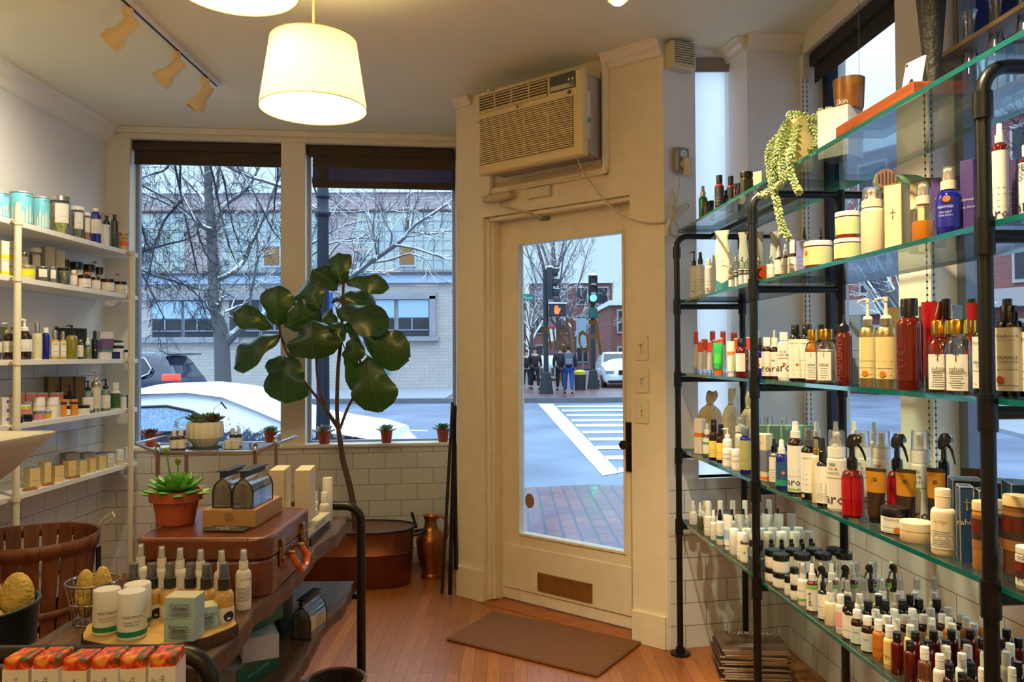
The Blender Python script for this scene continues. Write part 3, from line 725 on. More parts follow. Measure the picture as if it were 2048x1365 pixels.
for k,(a,b)in enumerate(((-100,97),(173,370),(443,640),(713,912),(985,999))):
 m=MB();m.box((bx((a+b)/2),BY-.03,(bz(422)+bz(544))/2),(bx(b)-bx(a),.1,bz(422)-bz(544)),GBLK);w=bp_(m,'glass_block_window')
 if k in(1,2,3):
  c0={1:275,2:545,3:815}[k];m=MB()
  m.box((bx(c0),BY-.1,bz(510)),(bx(36)-bx(0),.08,bz(484)-bz(530)),pm((190,205,220),.5));m.box((bx(c0),BY-.13,bz(510)),(bx(30)-bx(0),.06,bz(488)-bz(526)),pm((110,84,58),.4,emit=(255,200,110),es=.12));o=bp_(m,'inset_window',w);o.matrix_parent_inverse=Matrix.Identity(4)
m=MB()
for(a,b)in((286,455),(455,680),(716,873)):
 m.box((bx((a+b)/2),BY-.06,bz(591)),(bx(b)-bx(a),.3,bz(584)-bz(598)),CONC)
m.box((bx(330),BY-.08,bz(677)),(bx(480)-bx(180),.3,bz(672)-bz(683)),CONC);m.box((bx(800),BY-.08,bz(677)),(bx(873)-bx(716),.3,bz(672)-bz(681)),CONC)
for a in(866,716):m.box((bx(a),BY-.06,bz(632)),(bx(12)-bx(0),.3,bz(595)-bz(675)),CONC)
bp_(m,'concrete_surround')
BLUEB=pm((170,200,222),.6,name='pale_blind');DKG=pm((52,50,58),.15,var=.4,scale=1.5,name='dark_window_glass');FRG=pm((140,150,172),.5)
for gi,(a,b)in enumerate(((305,366),(369,430),(459,521),(524,585),(588,650),(716,791),(796,860))):
 m=MB();m.box((bx((a+b)/2),BY-.02,bz(635)),(bx(b)-bx(a),.12,bz(597)-bz(673)),FRG)
 m.box((bx((a+b)/2),BY-.07,bz(654)),(bx(b-2)-bx(a+2),.08,bz(636)-bz(671)),DKG)
 w=bp_(m,'street_window')
 m=MB()
 if gi not in(2,):m.box((bx((a+b)/2),BY-.09,bz(617)),(bx(b-2)-bx(a+2),.08,bz(599)-bz(634)),BLUEB)
 else:m.box((bx((a+b)/2),BY-.09,bz(617)),(bx(b-2)-bx(a+2),.08,bz(599)-bz(634)),DKG)
 o=bp_(m,'window_blind',w);o.matrix_parent_inverse=Matrix.Identity(4)
 m=MB();m.box((bx((a+b)/2),BY-.12,bz(659.5)),(bx(b-2)-bx(a+2),.08,.05),FRG);m.box((bx(a+(b-a)*.45),BY-.12,bz(647)),(.06,.08,bz(636)-bz(659)),FRG)
 o=bp_(m,'glazing_bar',w);o.matrix_parent_inverse=Matrix.Identity(4)
tag(MB().box((bx(762),BY-.12,bz(728)),(bx(30)-bx(0),.1,bz(706)-bz(752)),pm((96,132,170),.5)).build('notice_board',smooth=0),'blue panel on the brick wall across the street, seen behind the fig leaves','notice')

# brick row houses down the street and on the right side
REDB=bricks('red_brick',(160,92,86),(140,82,80),(130,106,108),.3,.1,.012,.8,'XZ',.1,varn=.25)
def rowhouse(name,label,x0,x1,y,h,zb=-.1,depth=8,rz=0,nwin=3,floors=3,mat=None,groundm=None,loc=None):
 t=thing(name,label,'building',loc or((x0+x1)/2,y,zb),rz);w=x1-x0
 MB().box((0,depth/2,h/2),(w,depth,h),mat or REDB).build('facade',t,smooth=0)
 MB().box((0,depth/2,h+.12),(w+.3,depth+.4,.3),SNOW).build('snowy_cornice',t,smooth=0)
 fh=h/floors
 for f in range(floors):
  for k in range(nwin):
   cx=-w/2+w*(k+.5)/nwin;ww=min(1.1,w/nwin*.5);cz=fh*f+fh*.55
   m=MB();m.box((cx,-.04,cz),(ww+.2,.12,fh*.55+.25),pm((176,168,168),.8));o=m.build('window_frame',t,smooth=0)
   MB().box((cx,-.08,cz),(ww,.1,fh*.55),DKG).build('pane',o,smooth=0)
 return t
rowhouse('row_house','red brick row house far down the street, seen at the left of the door glass',2.0,10.5,80,9,nwin=4)
rowhouse('row_house','long red brick row house far down the street behind the traffic poles',-14,1.6,88,7.5,nwin=6)
rowhouse('row_house','red brick corner shop with dark storefront behind the white car',6.2,13.5,48,4.6,floors=2,nwin=4)
rowhouse('row_house','tall grey-roofed brick house behind the green traffic signal',10.8,19,66,10,nwin=4)
# corner house on the right side: seen through the side windows
rh=rowhouse('corner_house','tall red brick building across the side street, seen through the glass shelves',-20,20,0,9.4,rz=math.radians(-62),nwin=14,floors=3,loc=(18.6,20.5,-.25))
m=MB();m.box((0,-.15,3.4),(40.2,.5,.6),pm((168,160,160),.8));m.build('stone_band',rh,smooth=0)
for k in range(7):
 m=MB();cx=-17+k*5.6;m.prism([(cx+1.6*math.cos(a),1.2+1.6*math.sin(a))for a in[PI*q/14 for q in range(15)]]+[(cx-1.6,0),(cx+1.6,0)],.1,.3,pm((58,40,40),.5));m.v=[Vector((v.x,-v.z,v.y))for v in m.v];o=m.build('arched_opening',rh,smooth=0)
sd_=MB().prism([(9.6,-8),(14,-8),(30,24),(12,24),(9.6,14)],-.35,-.2,SIDEC);struct(sd_.build('sidewalk_side',smooth=0))

# ---------------- snowy trees
def barkmat(name,c,lo=.35,hi=.6):
 m,n,l,b=nodemat(name)
 g=n.new('ShaderNodeNewGeometry');s=n.new('ShaderNodeSeparateXYZ');l.new(g.outputs['Normal'],s.inputs[0])
 t=n.new('ShaderNodeTexCoord');nz=n.new('ShaderNodeTexNoise');nz.inputs['Scale'].default_value=3;nz.inputs['Detail'].default_value=4;l.new(t.outputs['Object'],nz.inputs['Vector'])
 ad=n.new('ShaderNodeMath');ad.operation='MULTIPLY_ADD';ad.inputs[1].default_value=.7;ad.inputs[2].default_value=-.35;l.new(nz.outputs['Fac'],ad.inputs[0])
 a2=n.new('ShaderNodeMath');l.new(s.outputs['Z'],a2.inputs[0]);l.new(ad.outputs[0],a2.inputs[1])
 mr=n.new('ShaderNodeMapRange');mr.inputs[1].default_value=lo;mr.inputs[2].default_value=hi;l.new(a2.outputs[0],mr.inputs[0])
 mx=n.new('ShaderNodeMixRGB');mx.inputs[1].default_value=lin(c);mx.inputs[2].default_value=lin((240,246,255));l.new(mr.outputs[0],mx.inputs[0])
 l.new(mx.outputs[0],b.inputs['Base Color']);b.inputs['Roughness'].default_value=.85
 return m
BARK1=barkmat('snowy_bark',(98,94,98),.2,.45);BARK2=barkmat('dark_wet_bark',(44,44,56),.75,1.05);BARK3=barkmat('far_bark',(112,100,108),.3,.7)
def tube_path(mb,pts,r0,r1,mat,seg=7):
 n=len(pts);mb.tube(pts,[r0+(r1-r0)*i/(n-1)for i in range(n)],mat,seg)
def wiggle(p,d,L,n,rng,amp,grav=0.0):
 pts=[Vector(p)];d=Vector(d).normalized()
 for i in range(n):
  d=(d+Vector((rng.uniform(-1,1),rng.uniform(-1,1),rng.uniform(-1,1)))*amp+Vector((0,0,grav))).normalized()
  pts.append(pts[-1]+d*(L/n))
 return pts,d
def twigs(mb,pts,rng,r,mat,depth,count,L,grav=0,amp=.22,spread=.9,minr=.004):
 for _ in range(count):
  i=rng.randrange(max(1,len(pts)// 4),len(pts));p=pts[i];t=(pts[i]-pts[i-1]).normalized()
  s=Vector((rng.uniform(-1,1),rng.uniform(-1,1),rng.uniform(-1,1)));
  d=(t+s*spread).normalized();l=L*rng.uniform(.5,1.2)
  q,_d=wiggle(p,d,l,6,rng,amp,grav);rr=max(minr,r*rng.uniform(.35,.6))
  tube_path(mb,q,rr,minr,mat,5 if rr>.02 else 4)
  if depth>0:twigs(mb,q,rng,rr,mat,depth-1,max(2,count // 2+1),l*.6,grav,amp,spread,minr)
def interp(pts,n=4):
 out=[]
 for i in range(len(pts)-1):
  p0,p1,p2,p3=pts[max(i-1,0)],pts[i],pts[i+1],pts[min(i+2,len(pts)-1)]
  for k in range(n):
   t=k/n;out.append(.5*((2*p1)+(p2-p0)*t+(2*p0-5*p1+4*p2-p3)*t*t+(3*p1-p0-3*p2+p3)*t**3))
 out.append(pts[-1]);return out
# tree 1: on the far sidewalk in front of the building
TY=26.5;rng=random.Random(3)
tr=thing('street_tree','big snow-covered bare tree on the far sidewalk before the brick building','tree',(onY(447,790,TY).x,TY,-.05))
def tp(x,y,dy=0):return onY(x,y,TY+dy)
m=MB();trunk=interp([tp(448,815),tp(446,760),tp(444,700),tp(440,650),tp(430,610),tp(428,560),tp(425,500),tp(422,450),tp(418,400),tp(416,340),tp(413,280),tp(410,200)])
tube_path(m,trunk,.30,.09,BARK1,12)
o=m.build('trunk',tr);o.matrix_parent_inverse=Matrix.Translation(-tr.location)
limbs=[([tp(448,690),tp(470,668),tp(500,645),tp(540,626),tp(590,600,-.5),tp(640,580,-1),tp(690,560,-1.5),tp(740,525,-1.5),tp(800,483,-2),tp(830,450,-2),tp(870,425,-2),tp(905,400,-2)],.17,.04),
 ([tp(790,490,-2),tp(830,497,-2),tp(870,510,-2.3),tp(905,520,-2.3),tp(940,512,-2.3)],.05,.02),
 ([tp(818,462,-2),tp(860,468,-2),tp(900,462,-2),tp(950,470,-2)],.05,.02),
 ([tp(742,525,-1.5),tp(780,520,-1),tp(820,508,-1),tp(850,520,-1)],.05,.02),
 ([tp(778,500,-1.8),tp(784,470,-1.8),tp(772,450,-1.8),tp(760,440,-1.8)],.04,.015),
 ([tp(815,462,-2),tp(818,430,-2),tp(826,420,-2),tp(850,438,-2)],.04,.015),
 ([tp(430,560),tp(460,548),tp(486,525,.5),tp(500,490,.5),tp(520,450,.8),tp(540,400,1),tp(560,350,1),tp(575,300,1)],.11,.03),
 ([tp(427,430),tp(450,410,1),tp(480,390,1),tp(500,370,1),tp(520,330,1),tp(545,280,1)],.09,.03),
 ([tp(424,460),tp(400,450,-1),tp(370,425,-1),tp(335,408,-1.5),tp(300,392,-2),tp(262,375,-2)],.08,.02),
 ([tp(420,420),tp(400,390,1),tp(370,360,1),tp(340,330,1),tp(320,290,1)],.07,.02),
 ([tp(562,372,-.5),tp(530,362,-.5),tp(490,350,-.5),tp(440,325,-1),tp(400,300,-1)],.08,.03),
 ([tp(562,372,-.5),tp(600,395,-.5),tp(640,420,-.8),tp(690,425,-1),tp(740,420,-1)],.05,.015),
 ([tp(600,500,-1),tp(640,478,-1),tp(680,455,-1),tp(750,435,-1)],.05,.015),
 ([tp(610,520,-1),tp(660,487,-1),tp(710,480,-1),tp(760,455,-1)],.05,.015),
 ([tp(640,540,-1),tp(680,485,-.6),tp(720,477,-.6),tp(745,475,-.6)],.045,.015),
 ([tp(505,645),tp(500,600),tp(508,560),tp(515,520),tp(540,470,.4),tp(548,420,.4)],.06,.02),
 ([tp(440,655),tp(428,640),tp(432,630)],.13,.1),
 ([tp(430,400),tp(436,360),tp(440,320),tp(450,280)],.06,.03)]
allp=[]
for pts,r0,r1 in limbs:
 q=interp(pts);m=MB();tube_path(m,q,r0,r1,BARK1,8)
 twigs(m,q,rng,r1*1.6,BARK1,1,max(5,int(len(q)*.5)),1.5,grav=.02,minr=.009)
 o=m.build('limb',tr);o.matrix_parent_inverse=Matrix.Translation(-tr.location)
twl=MB();twigs(twl,trunk[20:],rng,.05,BARK1,2,12,2.2,grav=.01,minr=.009)
o=twl.build('twigs',tr);o.matrix_parent_inverse=Matrix.Translation(-tr.location)
# tree 2: near street tree whose dark drooping branches hang before the left window
T2=9.0;rng=random.Random(11)
t2=thing('street_tree','near street tree whose dark drooping branches hang before the left window','tree',(-6.2,9.6,-.25))
m=MB();tube_path(m,interp([Vector((-6.2,9.6,-.25)),Vector((-6.15,9.6,1.5)),Vector((-6.0,9.5,3.2)),Vector((-5.6,9.3,5.0))]),.2,.12,BARK2,10)
o=m.build('trunk',t2);o.matrix_parent_inverse=Matrix.Translation(-t2.location)
def t2p(x,y,dy=0):return onY(x,y,T2+dy)
droop=[[(330,150),(345,300),(362,390),(372,440),(385,500),(396,550),(403,600),(415,640)],
 [(345,250),(360,320),(362,380),(390,440),(400,480),(420,520),(445,535)],
 [(255,200),(262,380),(280,440),(300,500),(330,540),(370,570),(410,605)],
 [(250,420),(262,500),(290,560),(310,600),(330,640)],
 [(250,520),(300,548),(340,560),(400,580),(440,578)],
 [(400,200),(420,290),(445,350),(455,400),(465,450),(480,490),(500,520)],
 [(440,180),(470,320),(500,370),(525,420),(545,460),(570,490)],
 [(300,180),(340,320),(300,350),(270,355),(240,345)],
 [(262,355),(300,380),(340,400),(380,430),(405,450)],
 [(380,250),(420,330),(440,420),(455,480),(470,520),(495,560)],
 [(365,400),(330,440),(310,490),(300,540),(290,580)],
 [(250,440),(255,480),(275,520),(262,560)],[(258,330),(275,370),(270,420),(290,470),(285,520)],
 [(280,505),(330,490),(370,480),(400,465)],[(540,200),(556,330),(548,420),(560,470)],
 [(620,200),(618,330),(640,420),(625,470),(615,520)]]
for ds in droop:
 q=interp([t2p(x,y,rng.uniform(-.7,.7))for x,y in ds]);m=MB();tube_path(m,q,.016,.005,BARK2,6)
 twigs(m,q,rng,.007,BARK2,2,9,.42,grav=-.06,amp=.25,minr=.0022)
 o=m.build('drooping_branch',t2);o.matrix_parent_inverse=Matrix.Translation(-t2.location)
m=MB()
for k in range(6):
 q=interp([Vector((-5.8,9.4,4.2)),Vector((-5.2+.3*k,9.2,4.9)),Vector((-4.6+.5*k,9.0,4.9-.05*k)),Vector((-4.3+.55*k,9.0,4.2))]);tube_path(m,q,.04,.016,BARK2,6)
o=m.build('branches',t2);o.matrix_parent_inverse=Matrix.Translation(-t2.location)
# background trees
def bgtree(x,y,h,seed,label,mat=BARK3,spread=.5,zb=-.1):
 rg=random.Random(seed);t=thing('bare_tree',label,'tree',(x,y,zb))
 m=MB();tk,_=wiggle((0,0,0),(0,0,1),h*.45,6,rg,.05);tube_path(m,tk,h*.018,h*.012,mat,8);m.build('trunk',t)
 m=MB()
 for k in range(9):
  s=rg.randrange(3,7);a=rg.uniform(0,2*PI);q,_=wiggle(tk[s],(math.cos(a)*spread,math.sin(a)*spread,1),h*.55*rg.uniform(.7,1.05),8,rg,.10)
  tube_path(m,q,h*.008,h*.002,mat,5);twigs(m,q,rg,h*.003,mat,2,6,h*.16,grav=.05,minr=h*.0009)
 m.build('branches',t);return t
bgtree(2.6,42,9.5,21,'bare street tree at the left edge of the door glass',spread=.55)
bgtree(2.6,62,17,22,'tall thin-branched bare tree between the two traffic poles',spread=.35)
bgtree(8.6,44,6.5,23,'snowy low bare tree right of the green traffic signal',BARK1,.9)
bgtree(5.8,75,9,24,'bare tree behind the walking people',BARK1,.8)
bgtree(1.2,52,8,26,'snowy bare tree behind the lit hand signal',BARK1,.8)
bgtree(8.2,15.5,6.5,25,'snowy bare tree seen through the side window behind the shelves',BARK1,.7,-.2)
bgtree(13.5,17,9,27,'bare tree rising beside the awning in the side window',BARK2,.6,-.2)
bgtree(-13,50,17,28,'bare treetop above the warehouse roof, left part',BARK3,.8,0)
bgtree(-7,54,15,29,'bare treetop above the warehouse roof, right part',BARK3,.8,0)
bgtree(-24,50,17,30,'bare treetop above the warehouse roof, far left part',BARK3,.8,0)

# ---------------- lamp post
lp=onz(648,1010,-.25);lx,ly=onY(646,700,7.4).x,7.4
t=thing('lamp_post','dark fluted iron lamp post outside the window behind the fig','lamp post',(lx,ly,-.25))
IRON=pm((34,40,56),.45,metal=.3,name='blue_black_iron');m=MB()
seg_=32;prof=[(.105,0),(.105,.25),(.085,.35),(.07,.8),(.062,1.2),(.054,2.95)]
vs=[];fs=[]
for(r,z)in prof:
 for i in range(seg_):a=2*PI*i/seg_;rr=r*(1-(.09 if i%2 else 0));vs.append((rr*math.cos(a),rr*math.sin(a),z))
for k in range(len(prof)-1):
 for i in range(seg_):j=(i+1)%seg_;fs.append((k*seg_+i,k*seg_+j,(k+1)*seg_+j,(k+1)*seg_+i))
m.add(vs,fs,IRON);m.build('fluted_post',t,smooth=0)
MB().lathe([(.06,2.95),(.078,2.97),(.078,2.99),(.06,3.02),(.052,3.12),(.07,3.14),(.07,3.16),(.055,3.2),(.05,3.4),(.075,3.5),(.12,3.62),(.12,3.66),(.1,3.7)],IRON,24).build('capital',t,smooth=30)
MB().lathe([(.1,3.7),(.17,4.0),(.15,4.25),(.05,4.4),(0,4.45)],pm((210,220,230),.3),20).build('lantern',t)
tag(MB().box((onY(660,602,14).x,14,zat(660,604,onY(660,602,14).x,14)),(.10,.04,.34),pm((40,84,170),.4)).box((onY(658,602,14).x-.05,14.05,1.2),(.05,.05,3.0),IRON).build('parking_sign',smooth=0),'small blue sign on a thin pole, seen right of the lamp post','sign')

# ---------------- cars
RUB=pm((20,20,22),.7);CGL=pm((40,48,60),.08,name='car_glass')
def car(name,label,cat,L,Wd,top,loc,rz,paint,wheel_r=.33,belt=.95,z_sill=.3,roofmat=None,windows=True,chrome_line=False):
 """top: list of (x, z) from rear to front for the roof/hood line; body lofted across x with rounded shoulders"""
 t=thing(name,label,cat,loc,rz)
 n=len(top);rings=[]
 for(x,z)in top:
  hw=Wd/2*(1-.10*abs(x/(L/2))**6);up=max(0,(z-belt));inn=hw-up*.42
  zz=min(z,belt)
  half=[(hw*.9,z_sill),(hw,z_sill+.12),(hw,(z_sill+zz)/2),(hw*.985,zz-.04),(hw*.95 if up<.05 else hw*.95,zz),(inn*.98,z-.05 if up>.1 else z-.005),(inn*.82,z),(inn*.4,z+.012)]
  rings.append([(x,-y,zq)for y,zq in half]+[(x,y,zq)for y,zq in reversed(half)])
 m=MB();m.loft(rings,paint);body=m.build('body',t,smooth=50,sub=1)
 for sx in(-1,1):
  for sy in(-1,1):
   m=MB();T=Matrix.Translation((sx*L*.305+.02,sy*(Wd/2-.1),wheel_r))@Matrix.Rotation(PI/2,4,'X')
   m.lathe([(0,-.11),(wheel_r*.6,-.11),(wheel_r*.95,-.105),(wheel_r,-.07),(wheel_r,.07),(wheel_r*.95,.105),(wheel_r*.6,.11),(0,.11)],RUB,24,T=T)
   m.lathe([(0,-.118),(wheel_r*.6,-.114)],pm((170,172,176),.3,metal=.8),24,T=T,cap=False);m.lathe([(wheel_r*.6,.114),(0,.118)],pm((170,172,176),.3,metal=.8),24,T=T,cap=False)
   m.build('wheel',t,smooth=30)
 return t,body
# white-snow sedan parked at the near kerb, nose to the right
m6,n6,l6,b6=nodemat('snow_crusted_paint')
t6=n6.new('ShaderNodeTexCoord');q6=n6.new('ShaderNodeTexNoise');q6.inputs['Scale'].default_value=12;q6.inputs['Detail'].default_value=9;q6.inputs['Roughness'].default_value=.75;l6.new(t6.outputs['Object'],q6.inputs['Vector'])
s6=n6.new('ShaderNodeSeparateXYZ');l6.new(t6.outputs['Object'],s6.inputs[0]);g6=n6.new('ShaderNodeNewGeometry');sg=n6.new('ShaderNodeSeparateXYZ');l6.new(g6.outputs['Normal'],sg.inputs[0])
a6=n6.new('ShaderNodeMath');a6.operation='MULTIPLY_ADD';a6.inputs[1].default_value=.55;l6.new(sg.outputs['Z'],a6.inputs[0]);l6.new(q6.outputs['Fac'],a6.inputs[2])
z6=n6.new('ShaderNodeMapRange');z6.inputs[1].default_value=.8;z6.inputs[2].default_value=1.25;z6.inputs[3].default_value=-.24;z6.inputs[4].default_value=-.07;l6.new(s6.outputs['Z'],z6.inputs[0])
a7=n6.new('ShaderNodeMath');l6.new(a6.outputs[0],a7.inputs[0]);l6.new(z6.outputs[0],a7.inputs[1])
r6=n6.new('ShaderNodeValToRGB');r6.color_ramp.elements[0].position=.5;r6.color_ramp.elements[0].color=lin((40,52,80));r6.color_ramp.elements[1].position=.6;r6.color_ramp.elements[1].color=lin((240,246,255))
l6.new(a7.outputs[0],r6.inputs[0]);l6.new(r6.outputs[0],b6.inputs['Base Color']);b6.inputs['Roughness'].default_value=.6
bb=n6.new('ShaderNodeBump');bb.inputs['Strength'].default_value=.6;bb.inputs['Distance'].default_value=.03;l6.new(q6.outputs['Fac'],bb.inputs['Height']);l6.new(bb.outputs[0],b6.inputs['Normal'])
top=[(-2.35,.62),(-2.3,.95),(-1.9,1.06),(-1.45,1.10),(-1.0,1.36),(-.6,1.46),(-.1,1.475),(.3,1.42),(.7,1.26),(1.1,1.08),(1.5,1.0),(1.9,.93),(2.2,.82),(2.36,.6)]
cx_=onY(375,765,9.0).x
c1,bd=car('parked_car','snow-covered parked car right outside the street windows','car',4.7,1.8,top,(cx_+.3,9.2,-.37),0,m6)
c1.scale=(1,1,.92)
SN2=pm((242,247,255),.85,bump=.25,bscale=5,name='smooth_snow')
def hw_(x,z):return .9*(1-.10*abs(x/2.35)**6)-max(0,z-.95)*.42
rings=[]
for(x,z)in[(-1.3,1.22),(-1.0,1.36),(-.6,1.46),(-.1,1.475),(.3,1.42),(.7,1.26),(1.1,1.09),(1.5,1.01),(1.9,.94),(2.15,.86)]:
 h=hw_(x,z)+.01;e=.055
 rings.append([(x,h*math.cos(a)*1.02,z-.03+(e+.05)*max(0,math.sin(a))**.6)for a in[PI*q/12 for q in range(13)]])
m=MB();m.loft(rings,SN2);o=m.build('snow_layer',c1,smooth=60);o['label']='thick smooth snow on the roof, windscreen and bonnet'
for(pts)in([(-.95,1.04),(-.9,1.2),(-.62,1.28),(-.28,1.29),(.0,1.23),(.2,1.13),(.34,1.02),(-.3,.99)],):
 m=MB();vs=[(x,-(hw_(x,z)+.02+(z-.95)*-.0),z)for x,z in pts];m.add(vs,[tuple(range(len(vs)))[::-1]],pm((104,124,156),.7,var=.7,scale=50,bump=.5,bscale=60));o=m.build('side_window',c1,smooth=0);o['label']='frosted side window'
 m=MB();m.tube(vs,.018,pm((24,28,40),.5),6,closed=True);m.build('window_seal',c1)
# dark SUV on the far lane, heading left
top=[(-2.45,.7),(-2.4,1.05),(-2.25,1.2),(-2.05,1.62),(-1.9,1.74),(-1.2,1.76),(-.3,1.76),(.3,1.72),(.9,1.45),(1.2,1.2),(1.9,1.1),(2.35,.98),(2.45,.6)]
NAVY=pm((26,34,66),.15,coat=.8,name='navy_car_paint')
ex=onY(392,735,19).x;c2,bd=car('sport_utility_car','dark blue sport utility car with lit red tail light driving past','car',4.9,1.9,top,(ex-2.45,19,rz_(19)),PI,NAVY,.37,1.1,.35)
c2.rotation_euler=(0,0,PI);fy=.955
m=MB()
def side(pts,mat,off=0):m.add([(x,(fy+off)-max(0,z-1.1)*.40,z)for x,z in pts],[tuple(range(len(pts)))],mat)
side([(-1.55,1.14),(-1.75,1.3),(-1.55,1.56),(-1.2,1.62),(.2,1.62),(.85,1.35),(1.0,1.14)][::-1],CGL,.02);m.build('side_window',c2,smooth=0)
m=MB();w_=[(-1.5,1.12),(-1.72,1.22),(-1.76,1.34),(-1.56,1.58),(-1.2,1.64),(.2,1.64),(.9,1.36),(1.05,1.12)]
m.tube([(x,fy+.03-max(0,z-1.1)*.40,z)for x,z in w_],.018,CHROME,6,closed=True);m.tube([(-.9,fy-.12,1.62),(-.95,fy+.04,1.12)],.025,NAVY,6);m.build('chrome_trim',c2)
m=MB();m.box((-2.22,fy-.10,1.13),(.42,.12,.15),pm((200,20,20),.3,emit=(255,40,30),es=6));o=m.build('tail_light',c2,bevel=.03);o['label']='glowing red tail light'
m=MB();m.box((-2.16,0,1.68),(.34,1.3,.05),NAVY);m.build('rear_spoiler',c2,bevel=.015)
# far white SUV facing the viewpoint
top=[(-2.3,.6),(-2.3,1.1),(-2.2,1.6),(-1.9,1.7),(-.6,1.72),(.1,1.66),(.75,1.22),(1.1,1.12),(1.9,1.02),(2.25,.92),(2.35,.6)]
X3,Y3=onY(1240,740,33).x,34
c3,bd=car('sport_utility_car','white sport utility car facing the crossing, right of the green traffic signal','car',4.7,1.9,top,(X3+.2,Y3+1,-.2),-PI/2,pm((236,240,246),.2,coat=.6,name='white_car_paint'),.36,1.05,.3)
m=MB()
for sy in(-1,1):m.box((2.36,sy*.17,.82),(.06,.28,.2),BLACK)
m.build('kidney_grille',c3,bevel=.03)
m=MB()
for sy in(-1,1):m.box((2.26,sy*.68,.84),(.14,.36,.13),pm((150,165,185),.1));
m.build('headlight',c3,bevel=.03)
m=MB();m.add([(.16,-.66,1.62),(.16,.66,1.62),(.82,.78,1.2),(.82,-.78,1.2)],[(0,3,2,1)],CGL);m.build('windscreen',c3,smooth=0)
m=MB();m.box((2.38,0,.55),(.03,.5,.12),pm((210,214,226),.5));m.box((2.30,0,.42),(.1,1.5,.12),BLACK);m.build('number_plate',c3,smooth=0)
t,bd=car('parked_car','snow-topped white car parked far behind the walking people','car',4.5,1.8,[(-2.2,.6),(-2.2,1.0),(-1.5,1.1),(-.9,1.45),(.2,1.47),(.9,1.08),(2.0,.95),(2.2,.6)],(onY(1095,735,44).x,45,-.1),PI/2,pm((220,226,236),.4),.33,.95)

# ---------------- signals
GRN=pm((90,255,220),.3,emit=(60,255,200),es=9,name='lit_green_lens');REDL=pm((255,90,50),.3,emit=(255,70,30),es=5)
SIGM=pm((42,46,54),.6,name='signal_black')
def signal(name,label,x,y,zb,ztop,ang,lit,base=True,ped=False,pole_r=.09):
 t=thing(name,label,'traffic light',(x,y,zb));H=ztop-zb
 MB().tube([(0,0,0),(0,0,H-.1)],pole_r,SIGM,12).build('pole',t)
 if base:MB().lathe([(.26,0),(.25,.1),(.16,.75),(.12,.8)],SIGM,8).build('pole_base',t,smooth=0)
 M=Matrix.Translation((0,0,H-.62))@Matrix.Rotation(ang,4,'Z')
 m=MB();m.box((0,-.16,0),(.36,.22,1.15),SIGM,T=M);hd=m.build('signal_head',t,bevel=.02)
 for k in range(3):
  z=.37-k*.37;mat=GRN if(lit=='green' and k==2)else pm((60,36,36)if k==0 else(50,44,34),.3)
  T=M@Matrix.Translation((0,-.28,z))@Matrix.Rotation(PI/2,4,'X')
  MB().lathe([(.0001,0),(.14,0)],mat,20,T=T,cap=False).build('lens',hd,smooth=0)
  m=MB();
  for(q0,q1)in((0,1),):
   vs=[];
   for i in range(13):
    a=PI*(-.15+1.3*i/12)
    vs+=[(.165*math.cos(a),-.27,z+.165*math.sin(a)),(.165*math.cos(a),-.52+.1*(1-math.sin(max(0,min(PI,a)))),z+.165*math.sin(a))]
   m.add(vs,[(2*i,2*i+2,2*i+3,2*i+1)for i in range(12)],SIGM,M)
  o=m.build('visor',hd);sdm=o.modifiers.new('t','SOLIDIFY');sdm.thickness=.012
 m=MB();m.ball((0,-.16,.6),(.2,.14,.06),SNOW,10,6,T=M)
 for k in range(3):m.ball((0,-.40,.55-k*.37),(.12,.13,.03),SNOW,10,6,T=M)
 m.build('snow_cap',t)
 return t
X,Y=onY(1092,700,28).x,28.0
t=signal('traffic_light','traffic light seen side-on with a lit red hand signal on its pole',X,Y,-.045,zat(1092,534,X,Y),PI/2.2,None)
m=MB();zc=zat(1105,621,X,Y)+.045;m.box((.42,-.1,zc),(.62,.3,.45),SIGM);m.build('pedestrian_signal',t,bevel=.02)
m=MB();m.box((.42,-.1,zc+.245),(.66,.36,.05),SNOW);m.build('signal_snow',t,smooth=0)
m=MB();hand=[(.30,-.15),(.42,-.15),(.47,-.02),(.50,.06),(.47,.08),(.42,.0),(.41,.14),(.385,.14),(.375,.02),(.37,.17),(.345,.17),(.34,.02),(.33,.16),(.305,.16),(.305,.0),(.285,.1),(.265,.1),(.27,-.06)]
m.add([(.03+x,-.26,zc+y)for x,y in hand],[tuple(range(len(hand)))],REDL);o=m.build('lit_hand',t,smooth=0);o['label']='glowing orange-red raised hand'
m=MB();zz=zat(1104,668,X,Y);m.box((.22,-.05,zz+.045),(.28,.03,.55),pm((226,226,236),.5));m.box((.22,-.07,zz+.28),(.28,.02,.1),pm((190,50,80),.5));m.build('pole_sign',t,smooth=0)
X,Y=onY(1186,700,32).x,32.0
t=signal('traffic_light','traffic light showing green on the pole beside the white car',X,Y,-.045,zat(1184,550,X,Y),.0,'green')
m=MB();m.box((.0,-.1,zat(1184,627,X,Y)+.045),(.36,.2,.42),pm((20,90,90),.5));m.build('lower_box',t,bevel=.03)
X,Y=onY(1938,600,17).x,17.0
t=signal('traffic_light','traffic light showing green seen through the side window behind the shelves',X,Y,-.2,zat(1938,530,X,Y),math.radians(-28),'green')
